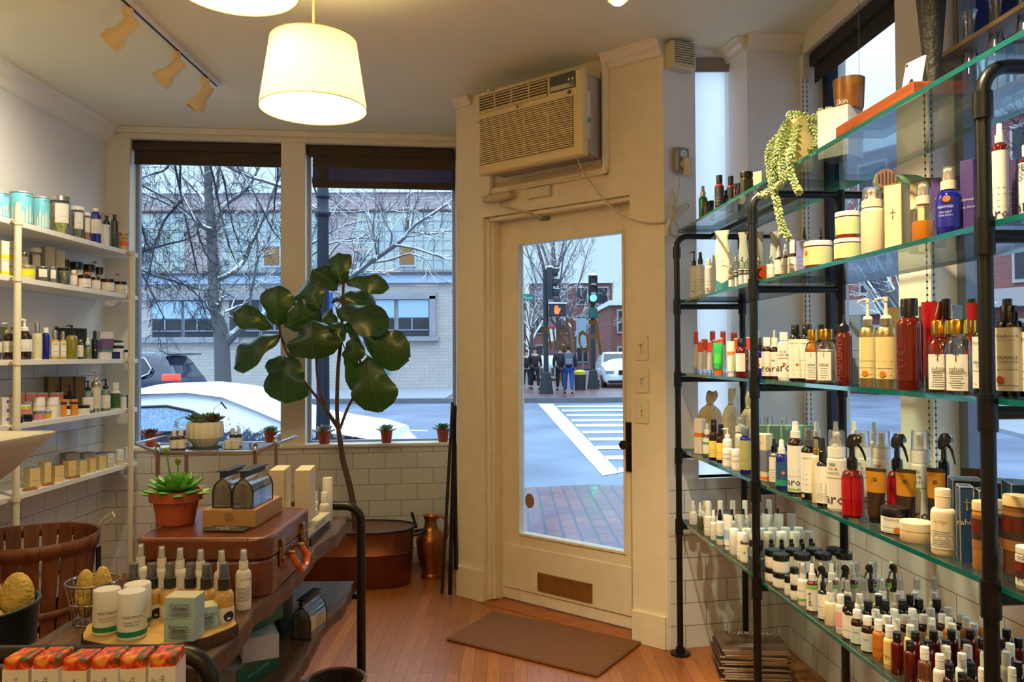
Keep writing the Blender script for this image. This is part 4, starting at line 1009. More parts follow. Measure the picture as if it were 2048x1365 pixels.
# street name sign
X,Y=onY(1040,600,26).x,26.0;t=thing('street_sign','green street name sign at the left edge of the door glass','sign',(X-.25,Y,-.045))
zc=zat(1052,595,X,Y)+.045;MB().tube([(-.3,.05,0),(-.3,.05,zc+.3)],.03,SIGM,8).build('pole',t)
m=MB();m.box((.0,0,zc),(1.45,.03,.22),pm((10,120,110),.5));m.build('panel',t,smooth=0)
m=MB();WT=pm((230,240,240),.5);m.flattext('EN',Matrix.Translation((.36,-.02,zc-.06)),.19,WT);m.flattext('AVE',Matrix.Translation((.58,-.02,zc-.06)),.10,WT);m.build('lettering',t,smooth=0)
# roadside odds and ends
X,Y=onY(1160,745,31).x,31.0;t=thing('hydrant','small dark litter bin with a yellow lid by the kerb, left of the green signal','litter bin',(X,Y,-.045))
MB().lathe([(.22,0),(.24,.62),(.2,.66)],SIGM,14).build('bin',t);MB().lathe([(.25,.62),(.25,.74),(.15,.8),(0,.82)],pm((210,190,60),.5),14).build('lid',t)
t.name='litter_bin'
t=thing('sign_post','tall grey sign post with a pale sign left of the green signal','sign',(onY(1165,700,36).x,36,-.045))
MB().tube([(0,0,0),(0,0,2.9)],.04,pm((110,120,135),.5),8).build('pole',t);MB().box((-.05,-.04,2.45),(.45,.03,1.4),pm((150,170,190),.5)).build('sign_panel',t,smooth=0)

# ---------------- people
SKIN=pm((205,160,140),.6)
def skin_chain(name,segs,parent,mat,sub=1):
 verts=[];edges=[];rad=[];idx={}
 for ch in segs:
  prev=None
  for(p,r)in ch:
   k=tuple(round(v,4)for v in p)
   if k not in idx:idx[k]=len(verts);verts.append(p);rad.append(r)
   if prev is not None and prev!=idx[k]:edges.append((prev,idx[k]))
   prev=idx[k]
 me=bpy.data.meshes.new(name);me.from_pydata(verts,edges,[]);me.materials.append(mat)
 o=bpy.data.objects.new(name,me);COL.objects.link(o);o.parent=parent
 sk=o.modifiers.new('skin','SKIN');sk.use_smooth_shade=True
 for v,r in zip(me.skin_vertices[0].data,rad):v.radius=(r,r)if not isinstance(r,tuple)else r
 me.skin_vertices[0].data[0].use_root=True
 ss=o.modifiers.new('s','SUBSURF');ss.levels=sub;ss.render_levels=sub
 return o
def person(label,x,y,rz,h,coat,trousers,stride=.16,pack=None,hairc=(50,38,34),arm=0.0,bag=None):
 t=thing('person',label,'person',(x,y,-.045),rz);s=h/1.75
 P=lambda a,b,c:(a*s,b*s,c*s)
 st=stride
 body=[[(P(0,0,.95),.13*s),(P(0,0,1.15),.12*s),(P(0,.01,1.38),.14*s),(P(0,.01,1.47),.06*s),(P(0,0,1.53),.055*s),(P(0,-.01,1.60),.085*s),(P(0,0,1.70),.07*s)],
   [(P(0,0,.95),.13*s),(P(.10,0,.88),.085*s),(P(.11,-st*.6,.48),.055*s),(P(.11,-st,.08),.04*s),(P(.12,-st-.16,.03),.035*s)],
   [(P(0,0,.95),.13*s),(P(-.10,0,.88),.085*s),(P(-.11,st*.4,.50),.055*s),(P(-.11,st,.09),.04*s),(P(-.12,st-.14,.03),.035*s)],
   [(P(0,.01,1.38),.14*s),(P(.20,.01,1.38),.05*s),(P(.25,.04,1.12),.04*s),(P(.24,-.10-arm,.92+arm),.032*s),(P(.24,-.14-arm,.84+arm),.028*s)],
   [(P(0,.01,1.38),.14*s),(P(-.20,.01,1.38),.05*s),(P(-.25,.06,1.12),.04*s),(P(-.24,.02,.90),.032*s),(P(-.24,0,.82),.028*s)]]
 skin_chain('body',body,t,SKIN)
 cm=pm(coat,.8,name='coat_cloth');tm=pm(trousers,.85,name='trouser_cloth')
 skin_chain('coat',[[(P(0,0,.86),.19*s),(P(0,0,1.15),.17*s),(P(0,.01,1.37),.17*s),(P(0,.01,1.46),.08*s)],
  [(P(0,.01,1.37),.17*s),(P(.20,.01,1.375),.085*s),(P(.255,.04,1.12),.07*s),(P(.245,-.09-arm,.93+arm),.055*s)],
  [(P(0,.01,1.37),.17*s),(P(-.20,.01,1.375),.085*s),(P(-.255,.06,1.12),.07*s),(P(-.245,.02,.92),.055*s)]],t,cm)
 skin_chain('trousers',[[(P(0,0,.96),.15*s),(P(.10,0,.86),.11*s),(P(.11,-st*.6,.48),.08*s),(P(.11,-st,.12),.065*s)],
  [(P(0,0,.96),.15*s),(P(-.10,0,.86),.11*s),(P(-.11,st*.4,.50),.08*s),(P(-.11,st,.13),.065*s)]],t,tm)
 m=MB();m.ball(P(.12,-st-.08,.04),(.05*s,.14*s,.045*s),BLACK,10,6);m.ball(P(-.12,st-.06,.045),(.05*s,.14*s,.045*s),BLACK,10,6);m.build('shoes',t)
 m=MB();m.ball(P(0,.03,1.665),(.098*s,.105*s,.115*s),pm(hairc,.8),12,8);m.build('hair',t)
 m=MB()
 for sx in(-1,1):m.ball(P(sx*.03,-.082,1.625),(.01,.006,.007),BLACK,6,4)
 m.ball(P(0,-.095,1.60),(.012,.016,.02),SKIN,6,4);m.build('face',t)
 if pack:
  m=MB();m.box(P(0,.23,1.22),(.30*s,.16*s,.42*s),pm(pack,.7));m.box(P(0,.32,1.14),(.22*s,.05*s,.2*s),pm([c*1.3 for c in pack],.7));m.build('backpack',t,bevel=.05)
 if bag:
  m=MB();m.box(P(.30,-.02,.72),(.10,.30,.30),pm(bag,.7));m.tube([P(.28,-.1,.87),P(.26,-.04,.95),P(.28,.06,.87)],.01,pm(bag,.7),6);m.build('handbag',t,bevel=.03)
 return t
def pp(px,Y):return onY(px,740,Y).x
person('person in a dark jacket and blue jeans with a grey backpack, walking away',pp(1137,28),28,PI,1.80,(34,38,56),(40,84,160),pack=(96,98,112))
person('person in a long dark coat walking just left of the one with the backpack',pp(1121,30.5),30.5,PI,1.80,(40,34,40),(40,36,40),bag=(70,60,60))
person('person in a black jacket with raised arm, walking toward the crossing',pp(1053,33),33,.1,1.65,(28,28,38),(30,34,52),arm=.35,hairc=(80,50,40))
person('person in dark clothes with a shoulder bag, left of the hand signal pole',pp(1070,32),32,.2,1.75,(38,32,40),(30,30,36),bag=(120,110,120))
person('person in a black coat at the very left edge of the door glass',pp(1041,34),34,0,1.7,(24,24,32),(24,26,40))
# ================================================================== PRODUCTS
def capm(c):return pm(c,.3,name='cap_plastic')
AMB=pm((46,18,8),.06,coat=.6,name='amber_glass');AMBR=pm((92,20,12),.08,coat=.6,name='dark_red_plastic')
COB=pm((14,22,130),.06,coat=.6,name='cobalt_glass');GRNG=pm((8,110,60),.08,coat=.5,name='green_plastic')
BLKB=pm((20,16,14),.15,coat=.4,name='black_bottle');WHB=pm((238,232,214),.32,coat=.2,name='white_bottle')
CRMB=pm((236,220,180),.3,coat=.2,name='cream_bottle');SILV=pm((190,180,150),.28,metal=.9,name='brushed_silver')
GOLB=pm((200,176,120),.3,metal=.85,name='champagne_metal');HON=pm((238,150,36),.3,coat=.3,name='honey_liquid')
YEL=pm((206,160,30),.08,coat=.8,name='yellow_oil');OLI=pm((132,122,24),.1,coat=.8,name='olive_soap');LBLUE=pm((176,200,216),.15,coat=.4,name='pale_liquid')
REDB_=pm((176,14,24),.25,coat=.4,name='red_plastic')
WC,BC,GC,SC_=capm((242,238,226)),capm((20,19,20)),GOLD,pm((186,184,180),.25,metal=.9,name='silver_cap')
KHK=pm((188,158,112),.7,name='kraft_card')

def body_profile(r,hb,neck,sh,round_=.012):
 rn=neck;p=[(0.0001,0),(r*.93,0),(r,min(round_,r*.2))]
 p+=[(r,hb-sh)]
 for k in range(1,6):
  a=PI/2*k/5;p.append((rn+(r-rn)*math.cos(a),hb-sh+sh*.88*math.sin(a)))
 p+=[(rn,hb)]
 return p
def add_cap(t,style,r,hb,h,cm,seg=18,accent=None):
 """cap parts from height hb to h"""
 ch=h-hb
 if style in('flip','screw','gold','disc'):
  cr={'flip':.66,'screw':.55,'gold':.68,'disc':1.0}[style]*r
  m=MB();m.lathe([(.0001,0),(cr,0),(cr,ch*.93),(cr*.94,ch),(.0001,ch)],cm,seg,z0=hb)
  if style in('screw','flip'):m.tube([(cr*1.005*math.cos(a),cr*1.005*math.sin(a),hb+ch*.62)for a in[2*PI*k/18 for k in range(18)]],.0005,cm,4,closed=True)
  m.build('cap',t)
 elif style=='pump':
  cr=r*.5;m=MB();m.lathe([(cr*1.1,0),(cr*1.1,ch*.26),(cr*.85,ch*.34),(cr*.42,ch*.36),(cr*.42,ch*.55),(cr*.3,ch*.56),(cr*.3,ch*.84)],cm,seg,z0=hb)
  m.lathe([(cr*.45,0),(cr*.5,ch*.16),(.0001,ch*.16)],cm,seg,z0=hb+ch*.84)
  m.tube([(0,0,hb+ch*.93),(-cr*1.0,-cr*.4,hb+ch*.95),(-cr*1.9,-cr*.75,hb+ch*.9),(-cr*2.1,-cr*.8,hb+ch*.84)],[cr*.32,cr*.26,cr*.2,cr*.16],cm,8)
  m.build('pump_head',t)
 elif style in('spray','sprayc','domec'):
  cr=r*.52;m=MB();m.lathe([(cr*1.18,0),(cr*1.18,ch*.38),(cr*.84,ch*.41),(cr*.82,ch*.55),(cr*.74,ch*.58),(cr*.70,ch*.90),(cr*.6,ch*.93),(.0001,ch*.93)],cm,seg,z0=hb)
  m.box((0,-cr*.62,hb+ch*.82),(cr*.3,cr*.3,cr*.3),cm);m.build('spray_nozzle',t)
  if style!='spray':
   m=MB();k=1.0 if style=='sprayc' else 1.25
   m.lathe([(cr*1.02*k,0),(cr*.96*k,ch*.52),(cr*.9*k,ch*.61),(cr*.8*k,ch*.64),(.0001,ch*.645)],CLEARP,seg,z0=hb+ch*.36);m.build('clear_cap',t)
 elif style=='foam':
  cr=r*.92;m=MB();m.lathe([(cr,0),(cr,ch*.36),(cr*.6,ch*.42),(cr*.38,ch*.5),(cr*.38,ch*.72),(cr*.42,ch*.74),(cr*.42,ch*.9),(.0001,ch*.92)],cm,seg,z0=hb)
  m.box((0,-cr*.4,hb+ch*.82),(cr*.3,cr*.5,cr*.22),cm);m.build('foam_pump',t)
  m=MB();m.lathe([(cr*.95,0),(cr*.9,ch*.55),(cr*.84,ch*.6),(.0001,ch*.62)],CLEARP,seg,z0=hb+ch*.38);m.build('clear_cap',t)
 elif style=='trigger':
  cr=r*.5;m=MB();m.lathe([(cr*1.1,0),(cr*1.1,ch*.26),(cr*.6,ch*.34),(cr*.5,ch*.6)],cm,seg,z0=hb)
  m.loft([[(x,y*cr*.55,hb+z*ch)for y,z in((-1,.58+dz0),(1,.58+dz0),(1,.8+dz1),(.5,.88+dz1),(-.5,.88+dz1),(-1,.8+dz1))]for x,dz0,dz1 in((cr*1.0,.05,-.03),(cr*.5,0,.08),(-cr*.4,.02,.12),(-cr*1.3,.14,.10),(-cr*1.9,.2,.02))],cm)
  m.tube([(-cr*.9,0,hb+ch*.72),(-cr*1.7,0,hb+ch*.6),(-cr*2.3,0,hb+ch*.38),(-cr*2.5,0,hb+ch*.25)],[cr*.3,cr*.3,cr*.22,cr*.16],cm,8)
  m.build('trigger_head',t)
 elif style=='dropper':
  cr=r*.5;m=MB();m.lathe([(cr,0),(cr,ch*.42),(cr*.75,ch*.46)],cm,seg,z0=hb)
  m.lathe([(cr*.62,0),(cr*.66,ch*.15),(cr*.42,ch*.45),(cr*.32,ch*.52),(.0001,ch*.56)],accent or cm,seg,z0=hb+ch*.44);m.build('dropper',t)
 elif style=='twist':
  cr=r*.62;m=MB();m.lathe([(cr,0),(cr,ch*.34),(cr*.4,ch*.5),(cr*.3,ch*.8),(cr*.12,ch),(.0001,ch)],cm,seg,z0=hb);m.build('twist_cap',t)
def label_mesh(t,r,z0,z1,ac,span,lm,texts=(),lines=0,band=None,sx=1,sy=1,dot=None,linem=None):
 m=MB();e=.0006;n=max(6,int(span/.25))
 m.patch(r+e,ac-span/2,ac+span/2,z0,z1,lm,n,sx=sx,sy=sy)
 H=z1-z0
 if band:
  for(f0,f1,c)in band:m.patch(r+2*e,ac-span/2,ac+span/2,z0+H*f0,z0+H*f1,pm(c,.5),n,sx=sx,sy=sy)
 for tx in texts:
  s_,zf,size,c=tx[:4];off=tx[4]if len(tx)>4 else 0;v=tx[5]if len(tx)>5 else False
  m.cyltext(s_,r+3*e,ac+off,z0+H*zf,size,pm(c,.6),vert=v,sx=sx,sy=sy)
 rg=random.Random(int(r*1e5)+int(z1*1e4))
 for k in range(lines):
  zz=z0+H*(.08+.5*k/max(1,lines));w=span*rg.uniform(.2,.34);o_=rg.uniform(-.04,.04)
  m.patch(r+2*e,ac-w+o_,ac+w+o_,zz,zz+min(.0012,H*.02),linem or GREYTXT,4,sx=sx,sy=sy)
 if dot:
  z,rr,c,off=dot
  m.add([((r+4*e)*math.cos(ac+off+rr*math.cos(a)/r)*sx,(r+4*e)*math.sin(ac+off+rr*math.cos(a)/r)*sy,z0+H*z+rr*math.sin(a))for a in[2*PI*k/12 for k in range(12)]],[tuple(range(12))],pm(c,.5))
 return m.build('label',t,smooth=40)
CNT={}
def bottle(name,label,cat,loc,rz,r,h,body=WHB,cap='flip',capf=.2,cm=WC,sh=None,neck=None,lab=None,group=None,texts=(),lines=0,lz=(.12,.72),span=3.4,lc=PAPER,band=None,sq=1.0,liquid=None,dot=None,accent=None,seg=18,linem=None):
 t=thing(name,label,cat,loc,rz,group)
 hb=h*(1-capf);nk=neck if neck is not None else r*.45;shh=sh if sh is not None else min(r*.8,hb*.25)
 if cap=='disc':nk,shh=r*.97,r*.06
 m=MB();prof=body_profile(r,hb,nk,shh)
 m.lathe(prof,body,seg,sy=sq);m.build('body',t)
 if liquid:
  lf,lm=liquid;m=MB();q=r*.94;hz=min(hb*lf,hb-shh*.3);m.lathe([(.0001,.004),(q*.95,.004),(q,.008),(q,min(hz,hb-shh)),(q*(.97 if hz<=hb-shh else .8),hz),(.0001,hz)],lm,seg,sy=sq);m.build('liquid',t)
 add_cap(t,cap,r,hb,h,cm,seg,accent)
 if lab is not False and(lab or texts or lines or band or dot or lc is not PAPER):
  label_mesh(t,r,h*lz[0],min(h*lz[1],hb-shh*.95),-PI/2,span,lc,texts,lines,band,sy=sq,dot=dot,linem=linem)
 return t
def jar(name,label,cat,loc,rz,r,h,body=WHB,lid=WC,lidf=.3,lab=True,texts=(),lines=0,lc=PAPER,group=None,band=None,lidover=1.03,fill=None,lz=(.08,.66),span=4.2,lidtext=None,dot=None,seg=22):
 t=thing(name,label,cat,loc,rz,group);hb=h*(1-lidf)
 m=MB();m.lathe([(.0001,0),(r*.95,0),(r,r*.08),(r,hb*.93),(r*.92,hb)],body,seg);m.build('body',t)
 if fill:m=MB();m.lathe([(.0001,.003),(r*.92,.003),(r*.95,.008),(r*.95,hb*.9),(.0001,hb*.92)],fill,seg);m.build('contents',t)
 m=MB();lr=r*lidover;m.lathe([(.0001,0),(lr,0),(lr,(h-hb)*.9),(lr*.96,h-hb),(.0001,h-hb)],lid,seg,z0=hb);m.build('lid',t)
 if lab:label_mesh(t,r,h*lz[0],min(h*lz[1],hb*.95),-PI/2,span,lc,texts,lines,band,dot=dot)
 return t
def carton(name,label,cat,loc,rz,w,d,h,c=(240,236,220),texts=(),lines=0,edge=None,group=None,band=None,topc=None,rough=.55,tilt=None):
 t=thing(name,label,cat,loc,rz,group);mt=pm(c,rough,name='printed_card')
 if tilt:t.rotation_euler=(tilt[0],tilt[1],rz)
 m=MB();m.box((0,0,h/2),(w,d,h),mt)
 if edge:
  em=pm(edge,.3,metal=.5)
  for sx in(-1,1):
   for sy in(-1,1):m.box((sx*w/2,sy*d/2,h/2),(.0022,.0022,h),em)
  for sy in(-1,1):m.box((0,sy*d/2,h),(w,.0022,.0022),em)
  for sx in(-1,1):m.box((sx*w/2,0,h),(.0022,d,.0022),em)
 m.build('box',t,smooth=0,bevel=.0008,segs=1)
 if topc:m=MB();m.box((0,0,h+.0006),(w*.99,d*.99,.001),pm(topc,.6));m.build('top_panel',t,smooth=0)
 if texts or lines or band:
  m=MB()
  if band:
   for(f0,f1,cc)in band:
    m.box((0,-d/2-.0003,h*(f0+f1)/2),(w*.999,.0006,h*(f1-f0)),pm(cc,.5));m.box((-w/2-.0003,0,h*(f0+f1)/2),(.0006,d*.999,h*(f1-f0)),pm(cc,.5));m.box((w/2+.0003,0,h*(f0+f1)/2),(.0006,d*.999,h*(f1-f0)),pm(cc,.5))
  for tx in texts:
   s_,zf,size,cc=tx[:4];v=tx[4]if len(tx)>4 else False
   m.flattext(s_,Matrix.Translation((0,-d/2-.001,h*zf)),size,pm(cc,.6),v)
  for k in range(lines):m.box((0,-d/2-.0005,h*(.12+.5*k/lines)),(w*(.5+.2*(k%2)),.0006,.0012),GREYTXT)
  m.build('print',t,smooth=0)
 return t
def tube_(name,label,cat,loc,rz,w,h,c=(236,230,214),capc=WC,capf=.14,tip='top',group=None,band=None,texts=(),mt=None,tilt=None):
 """squeeze tube standing on its cap, crimped flat at the top"""
 t=thing(name,label,cat,loc,rz,group);m=MB();r=w*.40;N=16;mt=mt or pm(c,.35,coat=.2);hc=h*capf;rings=[]
 if tilt:t.rotation_euler=(tilt[0],tilt[1],rz)
 for k in range(8):
  f=k/7;a=r*(1-f)**.8+.0018;b=r+(w*.5-r)*f
  rings.append([(b*math.cos(q),a*math.sin(q),hc+(h-hc)*f)for q in[2*PI*i/N for i in range(N)]])
 m.loft(rings,mt);m.build('body',t,smooth=50)
 MB().lathe([(.0001,0),(r*.86,0),(r*.86,hc),(.0001,hc)],capc,16).build('cap',t)
 if band or texts:
  m=MB()
  def rad(f):return r*(1-f)**.8+.0018,r+(w*.5-r)*f
  for(f0,f1,cc)in(band or()):
   vs=[]
   for i in range(13):
    q=-PI+PI*i/12
    for f in(f0,f1):a,b=rad(f);vs.append(((b+.0004)*math.cos(q),(a+.0006)*math.sin(q),hc+(h-hc)*f))
   m.add(vs,[(2*i,2*i+2,2*i+3,2*i+1)for i in range(12)],pm(cc,.4))
  for(s_,zf,size,cc)in texts:
   a,b=rad(zf);m.flattext(s_,Matrix.Translation((0,-a-.001,hc+(h-hc)*zf)),size,pm(cc,.6))
  m.build('print',t,smooth=40)
 return t

# ------------------------------------------------------------------ the glass shelves on black pipes
Ps=(.764,3.49);us=Vector((.065,-.998)).normalized();ns=Vector((.998,.065)).normalized()
SZ={1:1.92,2:1.597,3:1.267,4:.922,5:.60}
EDGE=pm((10,96,92),.08,emit=(0,0,0),es=0,coat=1,name='green_glass_edge')
GSH=clear((238,247,245),.12,.02,'shelf_glass')
FSH=frame((Ps[0],Ps[1]),us) # local x along the front edge toward the viewer, local y = inwards (towards the window)
TL,TD=2.75,.31
gs=thing('pipe_shelving','tall black iron pipe shelving unit with glass shelves at the right','shelving unit');gs.matrix_world=FSH
for k,z in SZ.items():
 for j,(xa,xb)in enumerate(((-.02,TL),)):
  m=MB();m.box(((xa+xb)/2,TD/2,z-.006),(xb-xa,TD,.011),GSH);o=m.build('glass_shelf',gs,smooth=0)
  m=MB();m.box(((xa+xb)/2,-.001,z-.006),(xb-xa,.003,.0114),EDGE);m.box((xa-.001,TD/2,z-.006),(.003,TD,.0114),EDGE);m.box(((xa+xb)/2,TD+.001,z-.006),(xb-xa,.002,.0114),EDGE);m.build('polished_edge',o,smooth=0)
PR=.0135
pipes=[0.0,.916,2.06]
PIPE=BLACKM
for x in pipes:
 y0,y1=.0-.012,TD-.02
 m=MB();zt=SZ[1]-.03
 m.tube([(x,y0,0)]+[(x,y0,zt-.05)]+[(x,y0+.05*(1-math.cos(a)),zt-.05+.05*math.sin(a))for a in[PI/2*q/5 for q in range(1,6)]]+[(x,TD+.15,zt)],PR,PIPE,14)
 m.build('pipe_frame',gs)
 m=MB();m.tube([(x,y1,0),(x,y1,zt)],PR,PIPE,14);m.build('rear_post',gs)
 for yy,nm in((y0,0),(y1,1)):MB().lathe([(.045,0),(.045,.008),(.02,.012),(.02,.03)],PIPE,20,cx=x,cy=yy).build('floor_flange',gs)
 def fit(yy,z,hh=.035):MB().lathe([(PR*1.3,-hh),(PR*1.3,hh)],PIPE,14,cx=x,cy=yy,z0=z).build('pipe_fitting',gs,smooth=40)
 fit(y1,zt-.02);fit(y0,zt-.075,.025)
 for k in(2,3,4,5):
  z=SZ[k]-.028;q=MB();q.tube([(x,y0,z),(x,y1,z)],PR*.95,PIPE,12);q.build('cross_bar',gs)
  fit(y0,z);fit(y1,z)
m=MB();m.tube([(0,.15,SZ[1]-.03),(.916,.15,SZ[1]-.03)],PR*.95,PIPE,12);m.build('long_bar',gs)

def RS(px,py,d): # point on a line parallel to the shelf front
 return online(px,py,Ps,us,ns,d)
def item_r(x0,x1,ytop,si,d=None,zb=None):
 """centre point, radius and height of a thing on right shelf sh that spans pixels x0..x1 with its top at ytop"""
 cx=(x0+x1)/2;dd=.045 if d is None else d
 for _ in range(3):
  p=RS(cx,ytop,dd);dist=math.hypot(p.x,p.y);c_=math.cos(math.atan2(p.x,p.y));r=(x1-x0)/2/F*p.y*c_*1.0
  if d is None:dd=r+.012
 z=SZ[si]if zb is None else zb
 h=zat(cx,ytop,p.x,p.y)-z
 return p.x,p.y,z,r,h
NMS={}
def RB(name,label,cat,x0,x1,yt,si,d=None,k=.75,zb=None,fn=bottle,**kw):
 X,Y,z,r,h=item_r(x0,x1,yt,si,d,zb)
 if 'body' in kw or fn is bottle or fn is jar:return fn(name,label,cat,(X,Y,z),face_cam(X,Y,1)*k-(1-k)*PI/2*1,r,h,**kw)
def rzr(X,Y,k=.75):return face_cam(X,Y)*k-(1-k)*PI/2
def RC(name,label,cat,x0,x1,yt,si,d=.06,dep=None,rz=None,zb=None,wf=1.0,**kw):
 X,Y,z,r,h=item_r(x0,x1,yt,si,d,zb);w=2*r*wf
 return carton(name,label,cat,(X,Y,z),rzr(X,Y,.6)if rz is None else rz,w,dep or w,h,**kw)
def RT(name,label,cat,x0,x1,yt,si,d=.05,rz=None,zb=None,**kw):
 X,Y,z,r,h=item_r(x0,x1,yt,si,d,zb)
 return tube_(name,label,cat,(X,Y,z),rzr(X,Y)if rz is None else rz,2*r,h,**kw)

DK=(36,30,30);BR=(110,60,40)
# ---- shelf 1 (top)
RB('spray_bottle','small green spray bottle with silver nozzle at the far end of the top glass shelf','bottle',1397,1415,371,1,body=GRNG,cap='spray',capf=.32,cm=SC_)
RB('cosmetic_jar','small black jar right of the green spray bottle, top glass shelf','jar',1408,1418,403,1,fn=jar,body=BLKB,lid=BC,lc=pm((60,50,40),.5))
RB('cosmetic_jar','second small black jar beside the first red bottle, top glass shelf','jar',1418,1428,402,1,fn=jar,body=BLKB,lid=BC,lc=pm((60,50,40),.5),d=.07)
RB('shampoo_bottle','taller red bottle with black cap on the top glass shelf','bottle',1429,1448,351,1,body=AMBR,cap='flip',capf=.24,cm=BC,lc=pm((30,24,24),.5),lines=3)
RB('lotion_bottle','black bottle between the two red bottles, top glass shelf','bottle',1447,1457,381,1,body=BLKB,cm=BC,d=.06)
RB('shampoo_bottle','shorter red bottle with black cap on the top glass shelf','bottle',1453,1470,353,1,body=AMBR,cap='flip',capf=.24,cm=BC,d=.09,lc=pm((30,24,24),.5),lines=3)
RB('serum_bottle','small black and gold bottle before the big dark jar, top glass shelf','bottle',1466,1476,368,1,body=AMB,cm=BC,d=.05)
RB('serum_bottle','second small black and gold bottle touching the big dark jar, top glass shelf','bottle',1473,1482,366,1,body=AMB,cm=BC,d=.11)
RB('wide_jar','big dark jar with black lid on the top glass shelf','jar',1480,1506,345,1,fn=jar,body=pm((60,52,24),.1,coat=.6),lid=BC,lidf=.2,lc=pm((24,40,24),.5))
RC('product_box','cream carton box right of the big dark jar on the top glass shelf','box',1504,1532,346,1,d=.09,c=(226,214,176),lines=3)
# ---- shelf 2
RB('pump_bottle','white bottle with black pump at the far end of the second glass shelf','bottle',1380,1396,503,2,cap='pump',capf=.3,cm=BC,dot=(.1,.004,(190,110,40),0),lines=4,d=.05)
RB('spray_bottle','white bottle with black spray top beside the black pump bottle','bottle',1392,1409,503,2,cap='spray',capf=.28,cm=BC,lines=5,d=.03)
RB('lotion_bottle','plain white bottle right of the black spray top, second glass shelf','bottle',1409,1425,518,2,cap='flip',capf=.18,dot=(.08,.004,(190,110,40),0),lines=3)
RB('lotion_bottle','slim white bottle behind the teal pouch, second glass shelf','bottle',1422,1434,511,2,d=.09,cap='screw',capf=.15)
# pouches
def pouch(name,label,x0,x1,yt,sh,d,mt,col=None,lean=0):
 X,Y,z,r,h=item_r(x0,x1,yt,sh,d);t=thing(name,label,'pouch',(X,Y,z),rzr(X,Y,.8)+lean);m=MB();N=14;rings=[]
 for k in range(9):
  f=k/8;a=r*(.95 if f<.7 else .95-.28*math.sin((f-.7)/.3*PI));b=r*.45*(1-f)**.6+.002 if f<.98 else .0015
  rings.append([(a*math.cos(q)+.1*r*math.sin(f*5),b*math.sin(q),h*f)for q in[2*PI*i/N for i in range(N)]])
 m.loft(rings,mt);m.build('bag',t,smooth=60)
 if col:
  m=MB();bb=lambda f:r*.45*(1-f)**.6+.004
  m.add([(-r*.85,-bb(.04)*.7,h*.05),(0,-bb(.04)-.004,h*.05),(r*.85,-bb(.04)*.7,h*.05),(r*.85,-bb(.2)*.7,h*.22),(0,-bb(.2)-.004,h*.15),(-r*.85,-bb(.2)*.7,h*.22)],[(0,1,4,5),(1,2,3,4)],pm(col,.6))
  m.add([(-r*.3,-bb(.4)-.003,h*.5),(r*.4,-bb(.4)-.003,h*.5),(r*.4,-bb(.45)-.003,h*.51),(-r*.3,-bb(.45)-.003,h*.51)],[(0,1,2,3)],GREYTXT);m.build('chevron_print',t,smooth=0)
 return t
POU=pm((232,224,200),.6,bump=.2,bscale=30,name='white_pouch_paper');POG=pm((180,176,170),.5,bump=.2,bscale=30,name='silver_pouch')
pouch('bath_salt_pouch','tall white pouch with a teal chevron on the second glass shelf',1428,1463,461,2,.06,POU,(40,120,130))
pouch('bath_salt_pouch','white pouch just left of the middle pipe, behind small clear bottles',1476,1498,464,2,.16,POU)
pouch('bath_salt_pouch','grey-backed pouch just right of the middle pipe, second glass shelf',1509,1530,464,2,.19,POG)
pouch('bath_salt_pouch','grey pouch flared at the top behind the amber dropper bottles',1538,1566,463,2,.22,POG)
for(a,b,yt,dd,bc,lab)in((1457,1469,531,.03,CLEARP,'short clear bottle with framed label right of the teal pouch'),(1466,1478,514,.08,CLEARP,'slim clear oil bottle behind the short framed-label bottles'),(1477,1489,514,.04,CLEARP,'clear bottle with black framed label left of the middle pipe'),(1488,1499,516,.04,CLEARP,'clear bottle with black framed label touching the middle pipe'),(1512,1524,515,.06,CLEARP,'clear bottle with framed label right of the middle pipe'),(1536,1547,513,.10,CLEARP,'clear bottle behind the tomato-red tin, second glass shelf')):
 RB('oil_bottle',lab,'bottle',a,b,yt,2,d=dd,body=clear((225,232,214),.3,.03,'oil_glass'),cap='screw',capf=.14,cm=SC_,liquid=(.7,pm((196,196,140),.1)),lz=(.1,.6),span=2.4,band=((.62,.92,(30,28,26)),(.7,.86,(236,230,214))))
t=thing('round_tin','round red and gold tin standing on edge, second glass shelf','tin',tuple(RS(1527,550,.03).xy)+(SZ[2],),-.6)
m=MB();m.lathe([(.0001,-.012),(.026,-.012),(.026,.012),(.0001,.012)],pm((176,50,24),.3),24,T=Matrix.Translation((0,0,.026))@Matrix.Rotation(PI/2,4,'X'));m.build('tin',t,smooth=30)
m=MB();m.lathe([(.012,.0125),(.020,.0125)],GOLD,20,T=Matrix.Translation((0,0,.026))@Matrix.Rotation(PI/2,4,'X'),cap=False);m.build('print',t,smooth=0)
RB('cream_jar','small cream jar right of the red tin, second glass shelf','jar',1533,1549,529,2,fn=jar,body=WHB,lid=WC,lidf=.28,lines=3,d=.03)
for(a,b,yt,dd,lab)in((1549,1566,492,.03,'first amber dropper bottle, right of the cream jar'),(1562,1579,488,.045,'second amber dropper bottle, middle of the amber three')):
 RB('dropper_bottle',lab,'bottle',a,b,yt,2,d=dd,body=AMB,cap='dropper',capf=.35,cm=WC,lz=(.1,.6),lines=4)
RB('serum_bottle','amber bottle with tall white cap left of the lilac box','bottle',1575,1594,480,2,d=.035,body=AMB,cap='screw',capf=.4,cm=WC,neck=.012,lz=(.05,.5),lines=6)
RC('product_box','lilac box between the amber bottles and the amber jar, second glass shelf','box',1593,1619,482,2,d=.055,c=(128,128,196),lines=4,wf=.8)
RB('dropper_bottle','black dropper bottle rising behind the lilac box','bottle',1600,1617,454,2,d=.13,body=AMB,cap='dropper',capf=.3,cm=BC)
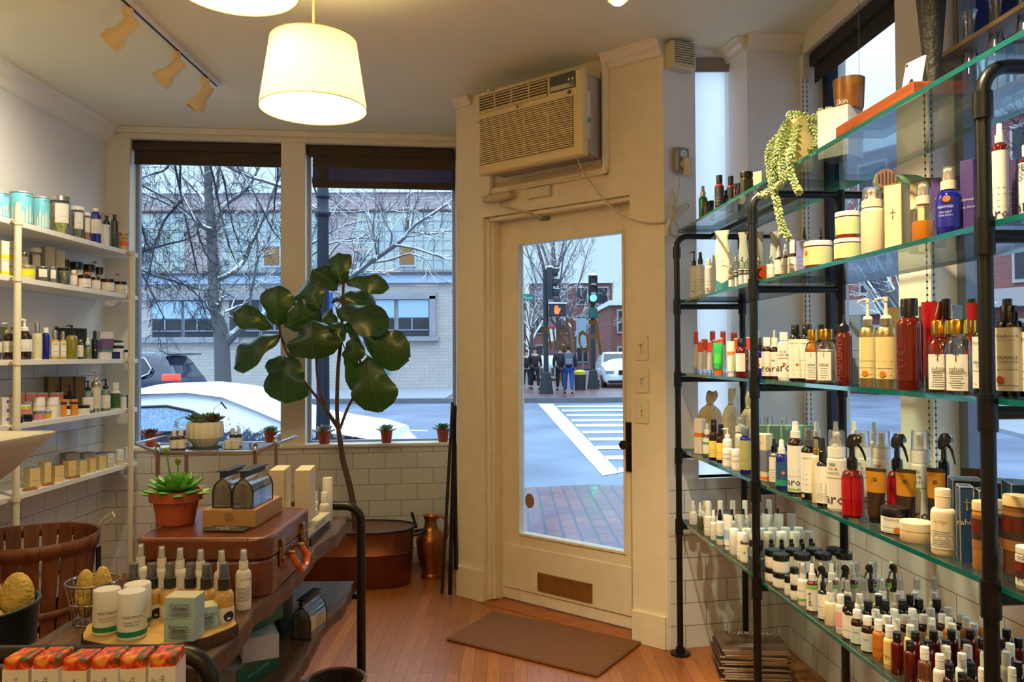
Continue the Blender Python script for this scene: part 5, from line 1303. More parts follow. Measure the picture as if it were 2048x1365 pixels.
RB('dropper_bottle','black dropper bottle rising behind the single amber jar','bottle',1633,1650,456,2,d=.14,body=AMB,cap='dropper',capf=.3,cm=BC)
RB('dropper_bottle','black dropper bottle half hidden behind the stacked amber jars','bottle',1664,1680,458,2,d=.15,body=AMB,cap='dropper',capf=.3,cm=BC)
AJ=pm((130,44,12),.08,coat=.6,name='amber_jar')
RB('hair_mask_jar','single amber jar with white lid and paper label, second glass shelf','jar',1607,1664,484,2,fn=jar,body=AJ,lid=WC,lidf=.17,lines=7,band=((0,.95,(206,214,150)),),lz=(.14,.78),dot=(.7,.006,(200,120,30),-.6))
X,Y,z,r,h=item_r(1668,1722,479,2)
jar('hair_mask_jar','lower of two stacked amber jars with white lids','jar',(X,Y,z),rzr(X,Y),r,h,body=AJ,lid=WC,lidf=.17,lines=7,band=((0,.95,(206,214,150)),),lz=(.14,.78))
z2=z+h+.0005;h2=zat(1695,425,X,Y)-z2
jar('hair_mask_jar','upper of two stacked amber jars with white lids','jar',(X+.001,Y,z2),rzr(X,Y)+.2,r*.93,h2,body=AJ,lid=WC,lidf=.17,lines=7,band=((0,.95,(206,214,150)),),lz=(.14,.78))
RB('lotion_spray','tall pale lotion bottle with clear cap right of the stacked amber jars','bottle',1720,1767,376,2,body=pm((232,214,176),.35),cap='foam',capf=.3,cm=pm((232,214,180),.4),lines=2,lab=False,sh=.012,neck=.02)
RC('gift_box','tall cream box with gold edges right of the pale lotion bottle','box',1766,1820,371,2,d=.06,c=(232,216,168),edge=(190,150,40),texts=[('\u2020',.5,.03,(120,96,60))],lines=0,wf=.72)
RC('gift_box','second cream box with gold edges behind the orange spray bottle','box',1815,1864,366,2,d=.14,c=(232,216,168),edge=(190,150,40),wf=.72)
RB('spray_bottle','clear spray bottle half full of orange liquid','bottle',1821,1870,367,2,body=clear((255,248,238),.1,.03,'spray_bottle_glass',refl=.4),cap='sprayc',capf=.36,cm=pm((232,214,180),.4),liquid=(.55,HON),lab=False)
PUR=(66,44,110)
RC('product_box','purple box with silver filigree behind the orange spray bottle','box',1862,1889,357,2,d=.12,c=PUR,wf=.8)
RB('spray_bottle','large cobalt blue spray bottle with white nozzle','bottle',1869,1924,335,2,body=COB,cap='sprayc',capf=.33,cm=pm((232,214,180),.4),lc=pm((30,36,140),.3),texts=[('MERMAID',.64,.0075,(200,200,220)),('SEA SALT',.47,.006,(200,200,220)),('HAIR SPRAY',.36,.0055,(200,200,220))],dot=(.95,.007,(200,110,40),.1),span=2.2)
RC('product_box','short purple box right behind the cobalt bottle','box',1907,1925,353,2,d=.2,c=PUR,wf=.8)
RC('product_box','tall purple box with framed print just left of the near pipe','box',1921,1956,322,2,d=.07,c=PUR,wf=.85,texts=[('MERMAID',.45,.007,(190,180,210)),('HAIR SPRAY',.35,.006,(190,180,210))])
RB('spray_bottle','tall white-labelled spray bottle with dark red shoulder right of the near pipe','bottle',1982,2015,245,2,d=.06,body=AMBR,cap='spray',capf=.2,cm=WC,lz=(.0,.72),span=5.6,lines=6,texts=[('yarok',.1,.030,(70,48,110))])
RC('product_box','dark purple box between the two white-labelled bottles at the right edge','box',2013,2040,321,2,d=.11,c=(52,34,88),wf=.8,lines=6)
RB('shampoo_bottle','white-labelled bottle with red shoulder cut by the right edge, second glass shelf','bottle',2036,2078,290,2,d=.05,body=AMBR,cap='flip',capf=.16,cm=WC,lz=(.0,.8),span=5.6,texts=[('FEED',.86,.016,DK),('YOUR',.76,.016,DK),('ROOTS.',.66,.016,DK),('yarok',.12,.034,(60,40,30))],lines=3)
# hair dryer resting on the gift boxes
X,Y,z,r,h=item_r(1766,1820,371,2,.06);p=RS(1778,358,.08);hd=thing('hair_dryer','mint green vintage hair dryer lying on top of the cream gift boxes','hair dryer',(p.x,p.y,z+h+.001),-.35)
MINT=pm((150,196,160),.25,coat=.5,name='mint_enamel');m=MB()
T=Matrix.Translation((-.01,0,.026))@Matrix.Rotation(PI/2,4,'X')@Matrix.Rotation(.0,4,'Z')
m.lathe([(.022,.03),(.026,.015),(.026,-.03),(.02,-.045),(.0001,-.05)],MINT,20,T=T)
m.tube([(0,0,.022),(.03,.0,.022),(.06,.0,.018),(.085,.0,.014)],[.017,.018,.017,.010],MINT,12);m.build('body',hd)
m=MB();m.lathe([(.0001,.031),(.024,.031),(.024,.027)],pm((120,84,66),.5),20,T=T,cap=False)
for k in range(5):m.box((-.026+k*.008,-.032,.026),(.0035,.002,.036-abs(k-2)*.008),pm((40,26,20),.6))
m.build('nozzle_grille',hd,smooth=0);m=MB();m.tube([(.08,0,.014),(.10,0,.012)],.013,pm((150,120,90),.5),12);m.build('end_cap',hd)

# ---- shelf 3
SA=pm((222,214,200),.5,name='foil_sachet')
for i,(cx,yt,dd,hh)in enumerate(((1392,661,.05,0),(1401,683,.03,1),(1409,678,.07,0),(1419,683,.04,1),(1425,662,.10,0),(1431,680,.07,1),(1441,676,.05,1),(1446,662,.12,0),(1468,664,.15,0),(1472,677,.10,1),(1497,674,.14,1))):
 RT('sample_tube','slim pale squeeze tube with red tip, third shelf, '+('first','second','third','fourth','fifth','sixth','seventh','eighth','ninth','tenth','last')[i]+' from the far end','tube',cx-7,cx+7,yt,3,d=dd,c=(206,200,190),capc=clear((230,230,230),.2,.1,'cap_clear'),group='slim pale tubes on the third shelf',band=((.62,.96,(206,60,50)),),rz=-1.2+.25*(i%3))
RT('squeeze_tube','bright green squeeze tube with orange cap on the third shelf','tube',1425,1447,686,3,d=.035,c=(20,170,80),capc=capm((240,110,20)),capf=.2,band=((.2,.6,(60,190,60)),))
RT('squeeze_tube','cream squeeze tube with orange band beside the green tube','tube',1453,1470,683,3,d=.035,c=(240,226,190),band=((.55,.66,(240,130,30)),))
RB('lotion_bottle','dark brown bottle with black cap left of the middle pipe, third shelf','bottle',1470,1497,678,3,body=AMBR,cap='flip',capf=.2,cm=BC,lz=(.15,.62),span=1.6,dot=(.7,.004,(200,120,40),1.0))
RB('spray_bottle','small cobalt bottle with black spray top right of the middle pipe','bottle',1512,1528,674,3,body=COB,cap='spray',capf=.32,cm=BC,lz=(.25,.5),d=.03,dot=(.3,.004,(200,120,40),0))
RB('spray_bottle','clear-capped spray bottle right behind the small cobalt bottle','bottle',1506,1524,659,3,d=.13,body=WHB,cap='spray',capf=.3,cm=WC)
RB('spray_bottle','white-topped spray bottle behind the first big-lettered brown bottles','bottle',1541,1559,659,3,d=.13,body=WHB,cap='spray',capf=.3,cm=WC)
RB('shampoo_bottle','first brown bottle with big dark lettering and white cap, third shelf','bottle',1523,1544,675,3,d=.03,body=AMB,cap='flip',capf=.22,cm=WC,lz=(.08,.66),lines=5,texts=[('ro',.18,.034,(60,36,30))],span=4)
RB('shampoo_bottle','second brown bottle with big dark lettering and white cap, third shelf','bottle',1539,1559,676,3,d=.045,body=AMB,cap='flip',capf=.22,cm=WC,lz=(.08,.66),texts=[('arc',.18,.034,(60,36,30)),('ME.',.6,.010,DK)],span=4)
RB('shampoo_bottle','white bottle reading MOISTURE with big dark lettering, third shelf','bottle',1555,1580,665,3,d=.03,body=WHB,cap='flip',capf=.17,cm=WC,lz=(.06,.78),texts=[('arc',.2,.038,(60,36,30)),('MOISTURE',.66,.010,DK),('YOUR',.76,.009,DK)],span=4,band=((.58,.6,(220,90,80)),),dot=(.42,.005,(200,120,40),.3))
for(a,b,yt,dd,lab)in((1577,1604,650,.03,'first black bottle with full cream label, third shelf'),(1599,1628,649,.05,'second black bottle with full cream label, left of the gold cap')):
 RB('conditioner_bottle',lab,'bottle',a,b,yt,3,d=dd,body=BLKB,cap='flip',capf=.17,cm=BC,lz=(.06,.76),span=5,lines=4,texts=[('Rosebrook',.88,.007,DK)],dot=(.35,.004,(200,120,40),.5))
RB('conditioner_bottle','black-capped bottle behind the gold-capped pair, left one','bottle',1632,1654,650,3,d=.15,body=BLKB,cap='flip',capf=.2,cm=BC)
RB('conditioner_bottle','black-capped bottle behind the gold-capped pair, right one','bottle',1665,1686,650,3,d=.15,body=BLKB,cap='flip',capf=.2,cm=BC)
AMC=clear((240,200,140),.3,.02,'pale_amber_glass')
RB('shampoo_bottle','gold-capped bottle of amber shampoo with tall cream label, far one','bottle',1609,1641,660,3,body=AMC,cap='gold',capf=.2,cm=GC,liquid=(.8,HON),lz=(.06,.58),span=1.9,sq=.8,texts=[('rahua',.52,.010,(120,84,50)),('\u2020',.84,.014,(90,70,50))],lines=6,sh=.035)
RB('conditioner_bottle','gold-capped bottle of white conditioner with tall cream label, far one','bottle',1630,1673,659,3,body=clear((240,240,235),.3,.02,'pale_glass'),cap='gold',capf=.19,cm=GC,liquid=(.78,CRMB),lz=(.06,.58),span=1.4,sq=.8,texts=[('rahua',.52,.012,(120,84,50)),('\u2020',.84,.016,(90,70,50))],lines=6,sh=.035)
RB('treatment_bottle','dark red bottle with pointed black twist top, third shelf','bottle',1671,1704,630,3,body=AMBR,cap='twist',capf=.24,cm=BC,lz=(.1,.7),lc=AMBR,texts=[('PUREPLENTY',.45,.020,(150,70,60),0,True)],span=3)
RC('product_box','pale blue carton left of the gold pump bottles','box',1701,1729,632,3,d=.10,c=(110,136,176),wf=.9,lines=4)
for(a,b,yt,lab)in((1717,1753,597,'left of the two champagne metal pump bottles'),(1750,1793,594,'right of the two champagne metal pump bottles')):
 X,Y,z,r,h=item_r(a,b,yt,3)
 t=bottle('pump_bottle',lab,'bottle',(X,Y,z),rzr(X,Y),r,h,body=GOLB,cap='pump',capf=.31,cm=pm((244,232,196),.3),lz=(.1,.56),span=4.2,lc=pm((228,204,138),.5),lines=3,dot=(.12,.007,(200,120,30),-.1),sh=r*1.1)
 MB().lathe([(r*.62,0),(r*.62,h*.075)],SILV,20,z0=h*.685).build('collar',t)
RC('product_box','cream carton behind the right champagne pump bottle','box',1776,1806,615,3,d=.15,c=(236,220,160),wf=.8)
RB('shampoo_bottle','big glossy dark red bottle with tall black cap, third shelf','bottle',1791,1845,598,3,body=AMBR,cap='flip',capf=.19,cm=BC,lz=(.1,.68),lc=AMBR,texts=[('PURE',.4,.03,(110,30,26),0,True)],span=2)
RC('product_box','wide grey carton behind the red tube, third shelf','box',1838,1922,612,3,d=.19,dep=.05,c=(150,150,138),wf=.9,lines=4)
RT('squeeze_tube','big red squeeze tube right of the dark red bottle','tube',1841,1885,604,3,d=.105,mt=REDB_,capc=BC)
RB('conditioner_bottle','black-capped dark bottle behind the near gold-capped shampoo','bottle',1878,1906,598,3,d=.12,body=AMBR,cap='flip',capf=.2,cm=BC)
RB('shampoo_bottle','near gold-capped bottle of amber shampoo with cream label','bottle',1852,1907,642,3,body=AMC,cap='gold',capf=.19,cm=GC,liquid=(.75,pm((170,62,14),.08,coat=.8)),lz=(.04,.60),span=1.7,sq=.75,texts=[('rahua',.55,.012,(110,76,46)),('\u2020',.86,.024,(80,60,44)),('SHAMPOO',.47,.006,(110,76,46))],lines=8,sh=.045)
RB('conditioner_bottle','near gold-capped bottle of pale conditioner with cream label','bottle',1886,1947,640,3,body=clear((240,240,235),.3,.02,'pale_glass'),cap='gold',capf=.19,cm=GC,liquid=(.55,pm((216,160,70),.12,coat=.6)),lz=(.04,.60),span=1.6,sq=.75,texts=[('rahua',.55,.013,(110,76,46)),('\u2020',.86,.026,(80,60,44)),('CONDITIONER',.47,.006,(110,76,46))],lines=8,sh=.045)
RB('conditioner_bottle','gold-capped bottle mostly hidden left of the near pipe','bottle',1926,1958,641,3,d=.12,body=AMC,cap='gold',capf=.19,cm=GC,liquid=(.7,HON))
RT('squeeze_tube','second red squeeze tube standing behind, left of the near pipe','tube',1932,1966,606,3,d=.15,mt=REDB_,capc=BC)
RB('conditioner_bottle','black-capped bottle behind the second red tube','bottle',1930,1958,598,3,d=.21,body=BLKB,cap='flip',capf=.2,cm=BC)
RB('shampoo_bottle','black bottle with cream label half hidden left of the near pipe','bottle',1944,1992,648,3,d=.04,body=BLKB,cap='flip',capf=.1,cm=BC,lz=(.1,.86),span=4,texts=[('Rosebrook',.86,.008,DK),('BALANCE',.48,.008,DK),('SHAMPOO',.42,.005,DK)],lines=2,sh=.012,neck=.015)
RB('conditioner_bottle','large black bottle with wide cream label right of the near pipe','bottle',1990,2046,612,3,d=.045,body=BLKB,cap='flip',capf=.17,cm=BC,lz=(.07,.76),span=4.2,texts=[('Rosebrook',.84,.0095,DK),('Skin and Hair Care',.79,.0038,DK),('BALANCE',.5,.009,DK),('CONDITIONER',.44,.0055,DK)],lines=2,sh=.012,neck=.02,dot=(.17,.008,(190,70,24),-.5))
RB('shampoo_bottle','tall black-capped bottle behind the large cream-labelled black bottle','bottle',1999,2030,598,3,d=.14,body=AMBR,cap='flip',capf=.18,cm=BC)
RB('conditioner_bottle','black bottle cut by the right edge, third shelf','bottle',2042,2086,618,3,d=.07,body=BLKB,cap='flip',capf=.17,cm=BC,lz=(.07,.74),span=4.2,lines=4,texts=[('Rosebrook',.86,.008,DK)])

# ---- shelf 4
LIN=pm((214,196,160),.9,bump=.5,bscale=60,name='linen_cloth')
def linen(label,x0,x1,yt,sh,d,lean=0):
 X,Y,z,r,h=item_r(x0,x1,yt,sh,d);t=thing('linen_bag',label,'cloth bag',(X,Y,z),rzr(X,Y)+lean,'linen gift bags');rings=[];N=20;rg=random.Random(x0)
 for f,rr in((0,.85),(.06,1.0),(.3,1.04),(.52,1.0),(.64,.9),(.72,.62),(.76,.34),(.785,.22),(.81,.3),(.87,.42),(.95,.5),(1.0,.3)):
  rings.append([(r*rr*(1+(.16 if f>.8 else .09)*math.cos(6*q+f*4))*math.cos(q)+(f>.8)*r*rg.uniform(.9,1.5)*(f-.8),r*rr*.6*(1+.12*math.sin(6*q+2))*(.45 if f>.8 else 1)*math.sin(q),h*f+(f>.86)*.05*h*math.cos(2*q+1))for q in[2*PI*i/N for i in range(N)]])
 m=MB();m.loft(rings,LIN);m.build('bag',t,smooth=80,sub=1)
 MB().tube([(r*.27*math.cos(a),r*.2*math.sin(a),h*.77)for a in[2*PI*k/14 for k in range(14)]],.0025,pm((150,120,80),.8),6,closed=True).build('tie',t)
linen('first tied linen bag at the far end of the fourth shelf',1392,1447,784,4,.14)
linen('second tied linen bag, middle one, fourth shelf',1443,1480,779,4,.17,.6)
linen('third tied linen bag, behind the middle pipe, fourth shelf',1474,1517,786,4,.17,-.5)
RC('product_box','clear-sided white carton with orange band at the far end of the fourth shelf','box',1391,1408,838,4,d=.04,c=(232,222,206),band=((.48,.6,(232,120,30)),))
RB('spray_bottle','small clear spray bottle with green label, fourth shelf','bottle',1405,1423,846,4,d=.035,body=clear((235,238,230),.3,.04,'spray_plastic'),cap='sprayc',capf=.34,cm=WC,lz=(.1,.6),span=2.4,band=((.6,.75,(90,170,90)),),liquid=(.5,LBLUE))
RB('pump_bottle','tall dark brown bottle with yellow label, fourth shelf','bottle',1417,1438,839,4,d=.03,body=AMB,cap='screw',capf=.3,cm=BC,neck=.011,lc=pm((236,208,96),.5),lz=(.08,.48),lines=3)
RB('pump_bottle','shorter dark brown bottle with yellow label, fourth shelf','bottle',1432,1451,849,4,d=.035,body=AMB,cap='screw',capf=.3,cm=BC,neck=.010,lc=pm((236,208,96),.5),lz=(.08,.52),lines=3)
YL=(230,170,30)
RB('foam_bottle','white pump bottle with yellow lettering before the linen bags','bottle',1445,1464,857,4,d=.035,cap='pump',capf=.26,cm=WC,texts=[('ORGANIC',.72,.010,YL)],lz=(.1,.66),lines=2)
RB('foam_bottle','clear-capped foam bottle with yellow lettering behind the cobalt bottle','bottle',1469,1493,833,4,d=.12,cap='foam',capf=.34,cm=WC,texts=[('ORGANIC',.5,.012,YL)],lz=(.1,.66))
RB('cream_jar','left small white jar with coloured lettering before the yellow-lettered bottles','jar',1445,1465,897,4,fn=jar,d=.022,lidf=.3,texts=[('ORGANIC',.6,.008,(70,60,140))])
RB('cream_jar','right small white jar with red lettering before the yellow-lettered bottles','jar',1463,1483,899,4,fn=jar,d=.022,lidf=.3,texts=[('ORGANIC',.6,.008,(180,50,40))])
RB('lotion_bottle','cobalt bottle with olive label touching the middle pipe, fourth shelf','bottle',1479,1502,857,4,d=.025,body=COB,cap='flip',capf=.16,cm=pm((90,96,100),.3),lc=pm((170,170,110),.5),lz=(.1,.74),lines=2)
for i,(a,b)in enumerate(((1511,1535),(1535,1560),(1560,1585),(1585,1610),(1609,1632))):
 RC('product_box','pale green carton with blue emblem, '+('first','second','third','fourth','fifth')[i]+' right of the middle pipe','box',a,b,851,4,d=.17,c=(148,184,158),wf=.9,rz=-.15,group='pale green cartons on the fourth shelf',texts=[('\u25cf',.48,.03,(40,50,130))])
for i,(a,b)in enumerate(((1511,1522),(1525,1547),(1553,1575))):
 RB('foam_bottle','clear-capped bottle behind the pale green cartons, '+('first','second','third')[i]+' from the middle pipe','bottle',a,b,834,4,d=.26,cap='foam',capf=.34,cm=WC,group='clear-capped bottles behind the pale green cartons')
RC('brush_kit','cream and orange boxed kit right of the middle pipe, fourth shelf','box',1513,1541,868,4,d=.04,dep=.05,c=(232,218,180),band=((.03,.09,(236,120,40)),(.2,.66,(120,120,140))),texts=[('elate',.8,.010,(200,70,40))])
RB('spray_bottle','brushed silver bottle with black spray top, fourth shelf','bottle',1538,1558,876,4,d=.03,body=SILV,cap='spray',capf=.3,cm=BC,lz=(.08,.6),span=2.6,lines=5)
RB('spray_bottle','cobalt bottle with teal label and white spray top, fourth shelf','bottle',1551,1575,878,4,d=.03,body=COB,cap='spray',capf=.3,cm=WC,lz=(.06,.54),lc=pm((40,80,130),.4),band=((0,.25,(40,140,110)),),dot=(.55,.005,(220,130,40),.5),span=4)
RB('spray_bottle','amber spray bottle with big dark lettering and white nozzle, fourth shelf','bottle',1574,1607,841,4,body=AMB,cap='spray',capf=.24,cm=WC,lz=(.03,.66),span=4.6,lines=4,texts=[('yarok',.14,.034,(60,36,30))],band=((.03,.07,(150,190,60)),))
RB('spray_bottle','black bottle with cream label and grey spray top, fourth shelf','bottle',1601,1634,857,4,body=BLKB,cap='sprayc',capf=.25,cm=pm((70,72,74),.4),lz=(.1,.66),span=4.6,lines=4,texts=[('Rosebrook',.85,.007,DK)],dot=(-.08,.006,(210,170,90),-.5))
RB('spray_bottle','amber bottle with white nozzle behind the black cream-labelled bottle','bottle',1621,1645,842,4,d=.15,body=AMB,cap='spray',capf=.24,cm=WC,lz=(.05,.6))
RB('pump_bottle','slim cream bottle with gold collar and white pump, fourth shelf','bottle',1622,1642,879,4,d=.03,body=CRMB,cap='sprayc',capf=.24,cm=pm((214,170,84),.25,metal=.8),lab=False)
RB('trigger_bottle','black bottle with cream label and black trigger, fourth shelf','bottle',1632,1658,873,4,d=.03,body=BLKB,cap='spray',capf=.36,cm=BC,lz=(.04,.58),span=4.6,lines=9)
RB('foam_bottle','large white foam bottle reading FEED YOUR ROOTS left of the far red trigger bottle','bottle',1653,1693,860,4,cap='foam',capf=.34,cm=WC,lz=(.03,.64),span=4.6,texts=[('FEED',.89,.0105,DK,-.2),('YOUR',.80,.0105,DK,-.2),('ROOTS.',.71,.0105,DK,-.15),('yarok',.10,.042,(70,42,40))],band=((.63,.645,(130,180,60)),),sh=.008,neck=.02)
for(a,b,yt,dd,lab)in((1664,1678,841,.16,'white spray nozzle bottle behind the first large foam bottle'),(1700,1716,841,.2,'white spray nozzle bottle behind the far red trigger bottle'),(1740,1756,842,.2,'white spray nozzle bottle behind the second foam bottle')):
 RB('spray_bottle',lab,'bottle',a-4,b+4,yt,4,d=dd,body=WHB,cap='spray',capf=.24,cm=WC,lab=False)
for(a,b,yt,dd,lab)in((1706,1742,861,.12,'second large white foam bottle, right behind the far red trigger bottle'),(1744,1783,861,.14,'third large white foam bottle, left of the middle red trigger bottle'),(1818,1861,860,.14,'fourth large white foam bottle, between the two near red trigger bottles')):
 RB('foam_bottle',lab,'bottle',a,b,yt,4,d=dd,cap='foam',capf=.34,cm=WC,lz=(.03,.64),span=4.6,texts=[('FEED',.89,.0105,DK,-.2),('YOUR',.80,.0105,DK,-.2),('ROOTS.',.71,.0105,DK,-.15),('yarok',.10,.038,(70,42,40))],band=((.63,.645,(130,180,60)),),sh=.008,neck=.02)
for(a,b,yt,dd,lab)in((1682,1725,868,.035,'far red bottle with black trigger, standing at the shelf edge'),(1772,1815,866,.12,'middle red bottle with black trigger behind the gold tubes'),(1865,1909,866,.18,'near red bottle with black trigger behind the white powder bottle')):
 X,Y,z,r,h=item_r(a,b,yt,4,dd)
 bottle('trigger_bottle',lab,'bottle',(X,Y,z),(2.6 if lab[0]=='f' else 2.0),r,h,body=AMBR,cap='trigger',capf=.42,cm=pm((16,15,15),.12,coat=.6),lz=(.03,.55),span=6.2,lc=pm((168,10,20),.3),lines=0,band=((.4,.95,(172,12,24)),))
GT_=pm((48,28,12),.3,coat=.3,name='brown_tube')
for(a,b,yt,dd,lab)in((1730,1773,937,.06,'far brown tube with golden panel, right of the far red trigger bottle'),(1790,1833,939,.09,'middle brown tube with golden panel, behind the black jar'),(1852,1891,937,.12,'near brown tube with golden panel, behind the white powder bottle')):
 RT('hair_tube',lab,'tube',a,b,yt,4,d=dd,mt=GT_,capc=BC,capf=.12,band=((.5,.93,(178,120,20)),),texts=[('\u00a4',.72,.02,(70,40,10))])
RT('hair_tube','fourth brown tube behind the blue cartons, left of the near pipe','tube',1921,1964,937,4,d=.22,mt=GT_,capc=BC)
RB('hair_wax_jar','black jar with two cream labels at the shelf edge before the gold tubes','jar',1761,1819,1014,4,fn=jar,body=BLKB,lid=BC,lidf=.3,lz=(.06,.66),span=2.2,texts=[('Rosebrook',.8,.008,DK)],dot=(.2,.008,(200,120,40),.4),lines=2)
t=RB('round_tin','flat cream round tin at the shelf edge left of the white powder bottle','tin',1799,1866,1043,4,fn=jar,body=pm((236,214,168),.5),lid=pm((238,218,174),.5),lidf=.42,lab=False,lidover=1.02)
RB('powder_bottle','white powder bottle with domed cap, near end of the fourth shelf','bottle',1860,1911,978,4,body=pm((240,222,184),.45),cap='flip',capf=.28,cm=pm((240,222,184),.45),sh=.012,lz=(.1,.6),lc=pm((240,222,184),.5),lines=8,texts=[('ACURE',.8,.008,(190,150,60))],neck=.015,linem=pm((90,120,140),.6))
BLUX=(16,60,104)
def rbox(x0,x1,yt,d,label,zb=None,**k):return RC('product_box',label,'box',x0,x1,yt,4,d=d,zb=zb,c=BLUX,edge=(200,196,170),rz=-.35,**k)
rbox(1912,1946,972,.05,'blue carton with cream edges and pale lettering, at the shelf edge',wf=.8,dep=.04,texts=[('rahua',.5,.017,(220,214,190)),('\u2020',.72,.03,(150,170,60))])
rbox(1951,1978,980,.075,'second blue carton beside the lettered one',wf=.8,dep=.04,texts=[('\u2020',.72,.03,(150,170,60))])
rbox(1900,1960,958,.15,'blue carton lying in the back row left of the near pipe',dep=.06)
rbox(1972,2014,962,.20,'blue carton in the back row behind the near pipe',dep=.08)
rbox(2012,2060,965,.17,'blue carton in the back row right of the near pipe',dep=.08)
CAN=(196,134,50)
def canister(x0,x1,yt,d,label,c=CAN):
 RB('powder_canister',label,'canister',x0,x1,yt,4,d=d,fn=jar,body=pm(c,.5),lid=pm((226,196,140),.6),lidf=.13,lz=(.3,.8),span=3,lc=pm((150,100,50),.5),lidover=1.0,texts=[('\u25cf',.35,.0,DK)],band=((.3,.9,(60,44,30)),(.5,.85,(170,50,30))))
canister(1943,1990,1003,.045,'orange cardboard canister left behind the near pipe')
canister(1975,2010,1000,.10,'pale cardboard canister just right behind the near pipe',(230,206,160))
canister(2004,2066,991,.09,'brown cardboard canister with red print at the right edge',(120,70,30))
RB('powder_canister','small white canister reading FOO cut by the right edge','canister',2030,2082,1094,4,d=.035,fn=jar,body=pm((236,226,200),.5),lid=WC,lidf=.14,lidover=1.0,lz=(.1,.8),span=4,texts=[('FOO',.12,.014,DK),('OSOS',.88,.012,DK)],band=((.25,.8,(70,40,36)),(.5,.75,(200,60,40))))

ORD=['nearest the shelf edge','second from the edge','third from the edge','fourth from the edge','fifth from the edge','sixth from the edge','seventh from the edge']
# ---- shelf 5: rows running inward
def row(fn,n,x0,x1,yt,sp=.047,d0=None,jit=.002,first=0,k=.75,**kw):
 X,Y,z,r,h=item_r(x0,x1,yt,5,d0);base=None;rg=random.Random(int(x0*7+yt));proto=None;out=[]
 sp=max(sp,2*r+.001)if kw.pop('nt',True)else sp
 for i in range(n):
  q=Vector((X,Y))+ns*sp*i+us*rg.uniform(-jit,jit)
  if proto is None:proto=o=fn((q.x,q.y,z),rzr(q.x,q.y,k),r,h,**kw);base=o['label']
  else:o=copy_tree(proto)
  if n>1:o['label']=base+', '+ORD[i]
  if o is not proto:o.location=(q.x,q.y,z);o.rotation_euler=(0,0,rzr(q.x,q.y,k)+rg.uniform(-.15,.15))
  out.append(o)
 return out
def mkb(name,label,cat,group,**bk):
 f=bottle if bk.pop('fn','b')=='b' else jar
 return lambda loc,rz,r,h:f(name,label,cat,loc,rz,r,h,group=group,**bk)
row(mkb('spray_bottle','small white pointed spray at the far corner','bottle','small white sprays, far corner of the lowest glass shelf',cap='spray',capf=.42,cm=WC,lines=3),2,1378,1394,1001,.05)
row(mkb('oil_vial','small olive vial with white cap, lowest glass shelf','bottle','olive vials on the lowest glass shelf',body=pm((86,84,50),.15,coat=.5),cap='spray',capf=.5,cm=WC),2,1394,1406,1004,.045)
row(mkb('lotion_bottle','white bottle with tall ribbed cap after the olive vials','bottle','white bottles with tall ribbed caps on the lowest glass shelf',cap='flip',capf=.4,cm=WC,lines=2),6,1408,1424,1003,.052)
row(mkb('spray_bottle','small white pointed-cap bottle right of the tall ribbed caps','bottle','small white pointed bottles on the lowest glass shelf',cap='spray',capf=.4,cm=WC),1,1420,1434,1019)
row(mkb('spray_bottle','white bottle with black spray top, lowest glass shelf','bottle','white bottles with black spray tops on the lowest glass shelf',cap='spray',capf=.32,cm=BC,lines=3,band=((.1,.3,(60,120,110)),)),6,1432,1448,1018,.047)
row(lambda loc,rz,r,h:tube_('lotion_tube','white slant-topped tube on the lowest glass shelf','tube',loc,rz,r*2,h,c=(226,226,224),group='white tubes on the lowest glass shelf',band=((.2,.5,(150,180,200)),)),6,1446,1466,1030,.05)
row(mkb('lotion_bottle','round white-capped bottle, far row of two','bottle','round white-capped bottles on the lowest glass shelf',cap='disc',capf=.3,cm=WC),6,1458,1477,1058,.05)
row(mkb('lotion_bottle','round white-capped bottle, near row of two','bottle','round white-capped bottles, front rows of the lowest glass shelf',cap='disc',capf=.3,cm=WC,lines=2),6,1473,1494,1066,.05)
row(mkb('cream_jar','small jar with silver lid and cream label beside the middle pipe, lowest glass shelf','jar','silver-lidded jars',fn='j',lid=SC_,lidf=.12,body=pm((226,214,180),.4),texts=[('LA',.6,.012,DK)]),1,1480,1501,1082)
row(mkb('sample_vial','clear mini bottle with black cap, far row','bottle','mini bottles with black caps, far row',body=clear((220,226,228),.3,.03,'mini_glass'),cap='screw',capf=.22,cm=BC,liquid=(.6,LBLUE)),7,1495,1510,1081,.036,d0=.02)
row(mkb('sample_vial','clear mini bottle with black cap, near row','bottle','mini bottles with black caps, near row',body=clear((220,226,228),.3,.03,'mini_glass'),cap='screw',capf=.22,cm=BC,liquid=(.6,LBLUE)),6,1514,1530,1089,.037,d0=.04)
JK=dict(fn='j',body=WHB,lid=pm((14,14,16),.2,coat=.4),lidf=.34,lines=3)
def jarstack(n,x0,x1,yt_low,yt_up,sp,lab,grp):
 X,Y,z,r,h=item_r(x0,x1,yt_low,5);pr=None
 for i in range(n):
  q=Vector((X,Y))+ns*max(sp,2*r+.001)*i
  o=jar('balm_jar','lower black-lidded jar of a stack, '+lab+(', '+ORD[i]if n>1 else ''),'jar',(q.x,q.y,z),rzr(q.x,q.y),r,h,group='lower jars, '+grp,**{k:v for k,v in JK.items()if k!='fn'})
  h2=zat((x0+x1)/2,yt_up,X,Y)-z-h
  jar('balm_jar','upper black-lidded jar of a stack, '+lab+(', '+ORD[i]if n>1 else ''),'jar',(q.x,q.y,z+h+.0004),rzr(q.x,q.y)+.2,r,h2,group='upper jars, '+grp,**{k:v for k,v in JK.items()if k!='fn'})
jarstack(4,1530,1562,1135,1099,.07,'far row','far row')
jarstack(4,1546,1579,1144,1108,.07,'near row','near row')
row(mkb('balm_jar','small black-lidded jar beside the stacked jars','jar','small single black-lidded jars',**{**JK}),2,1569,1583,1152,.05)
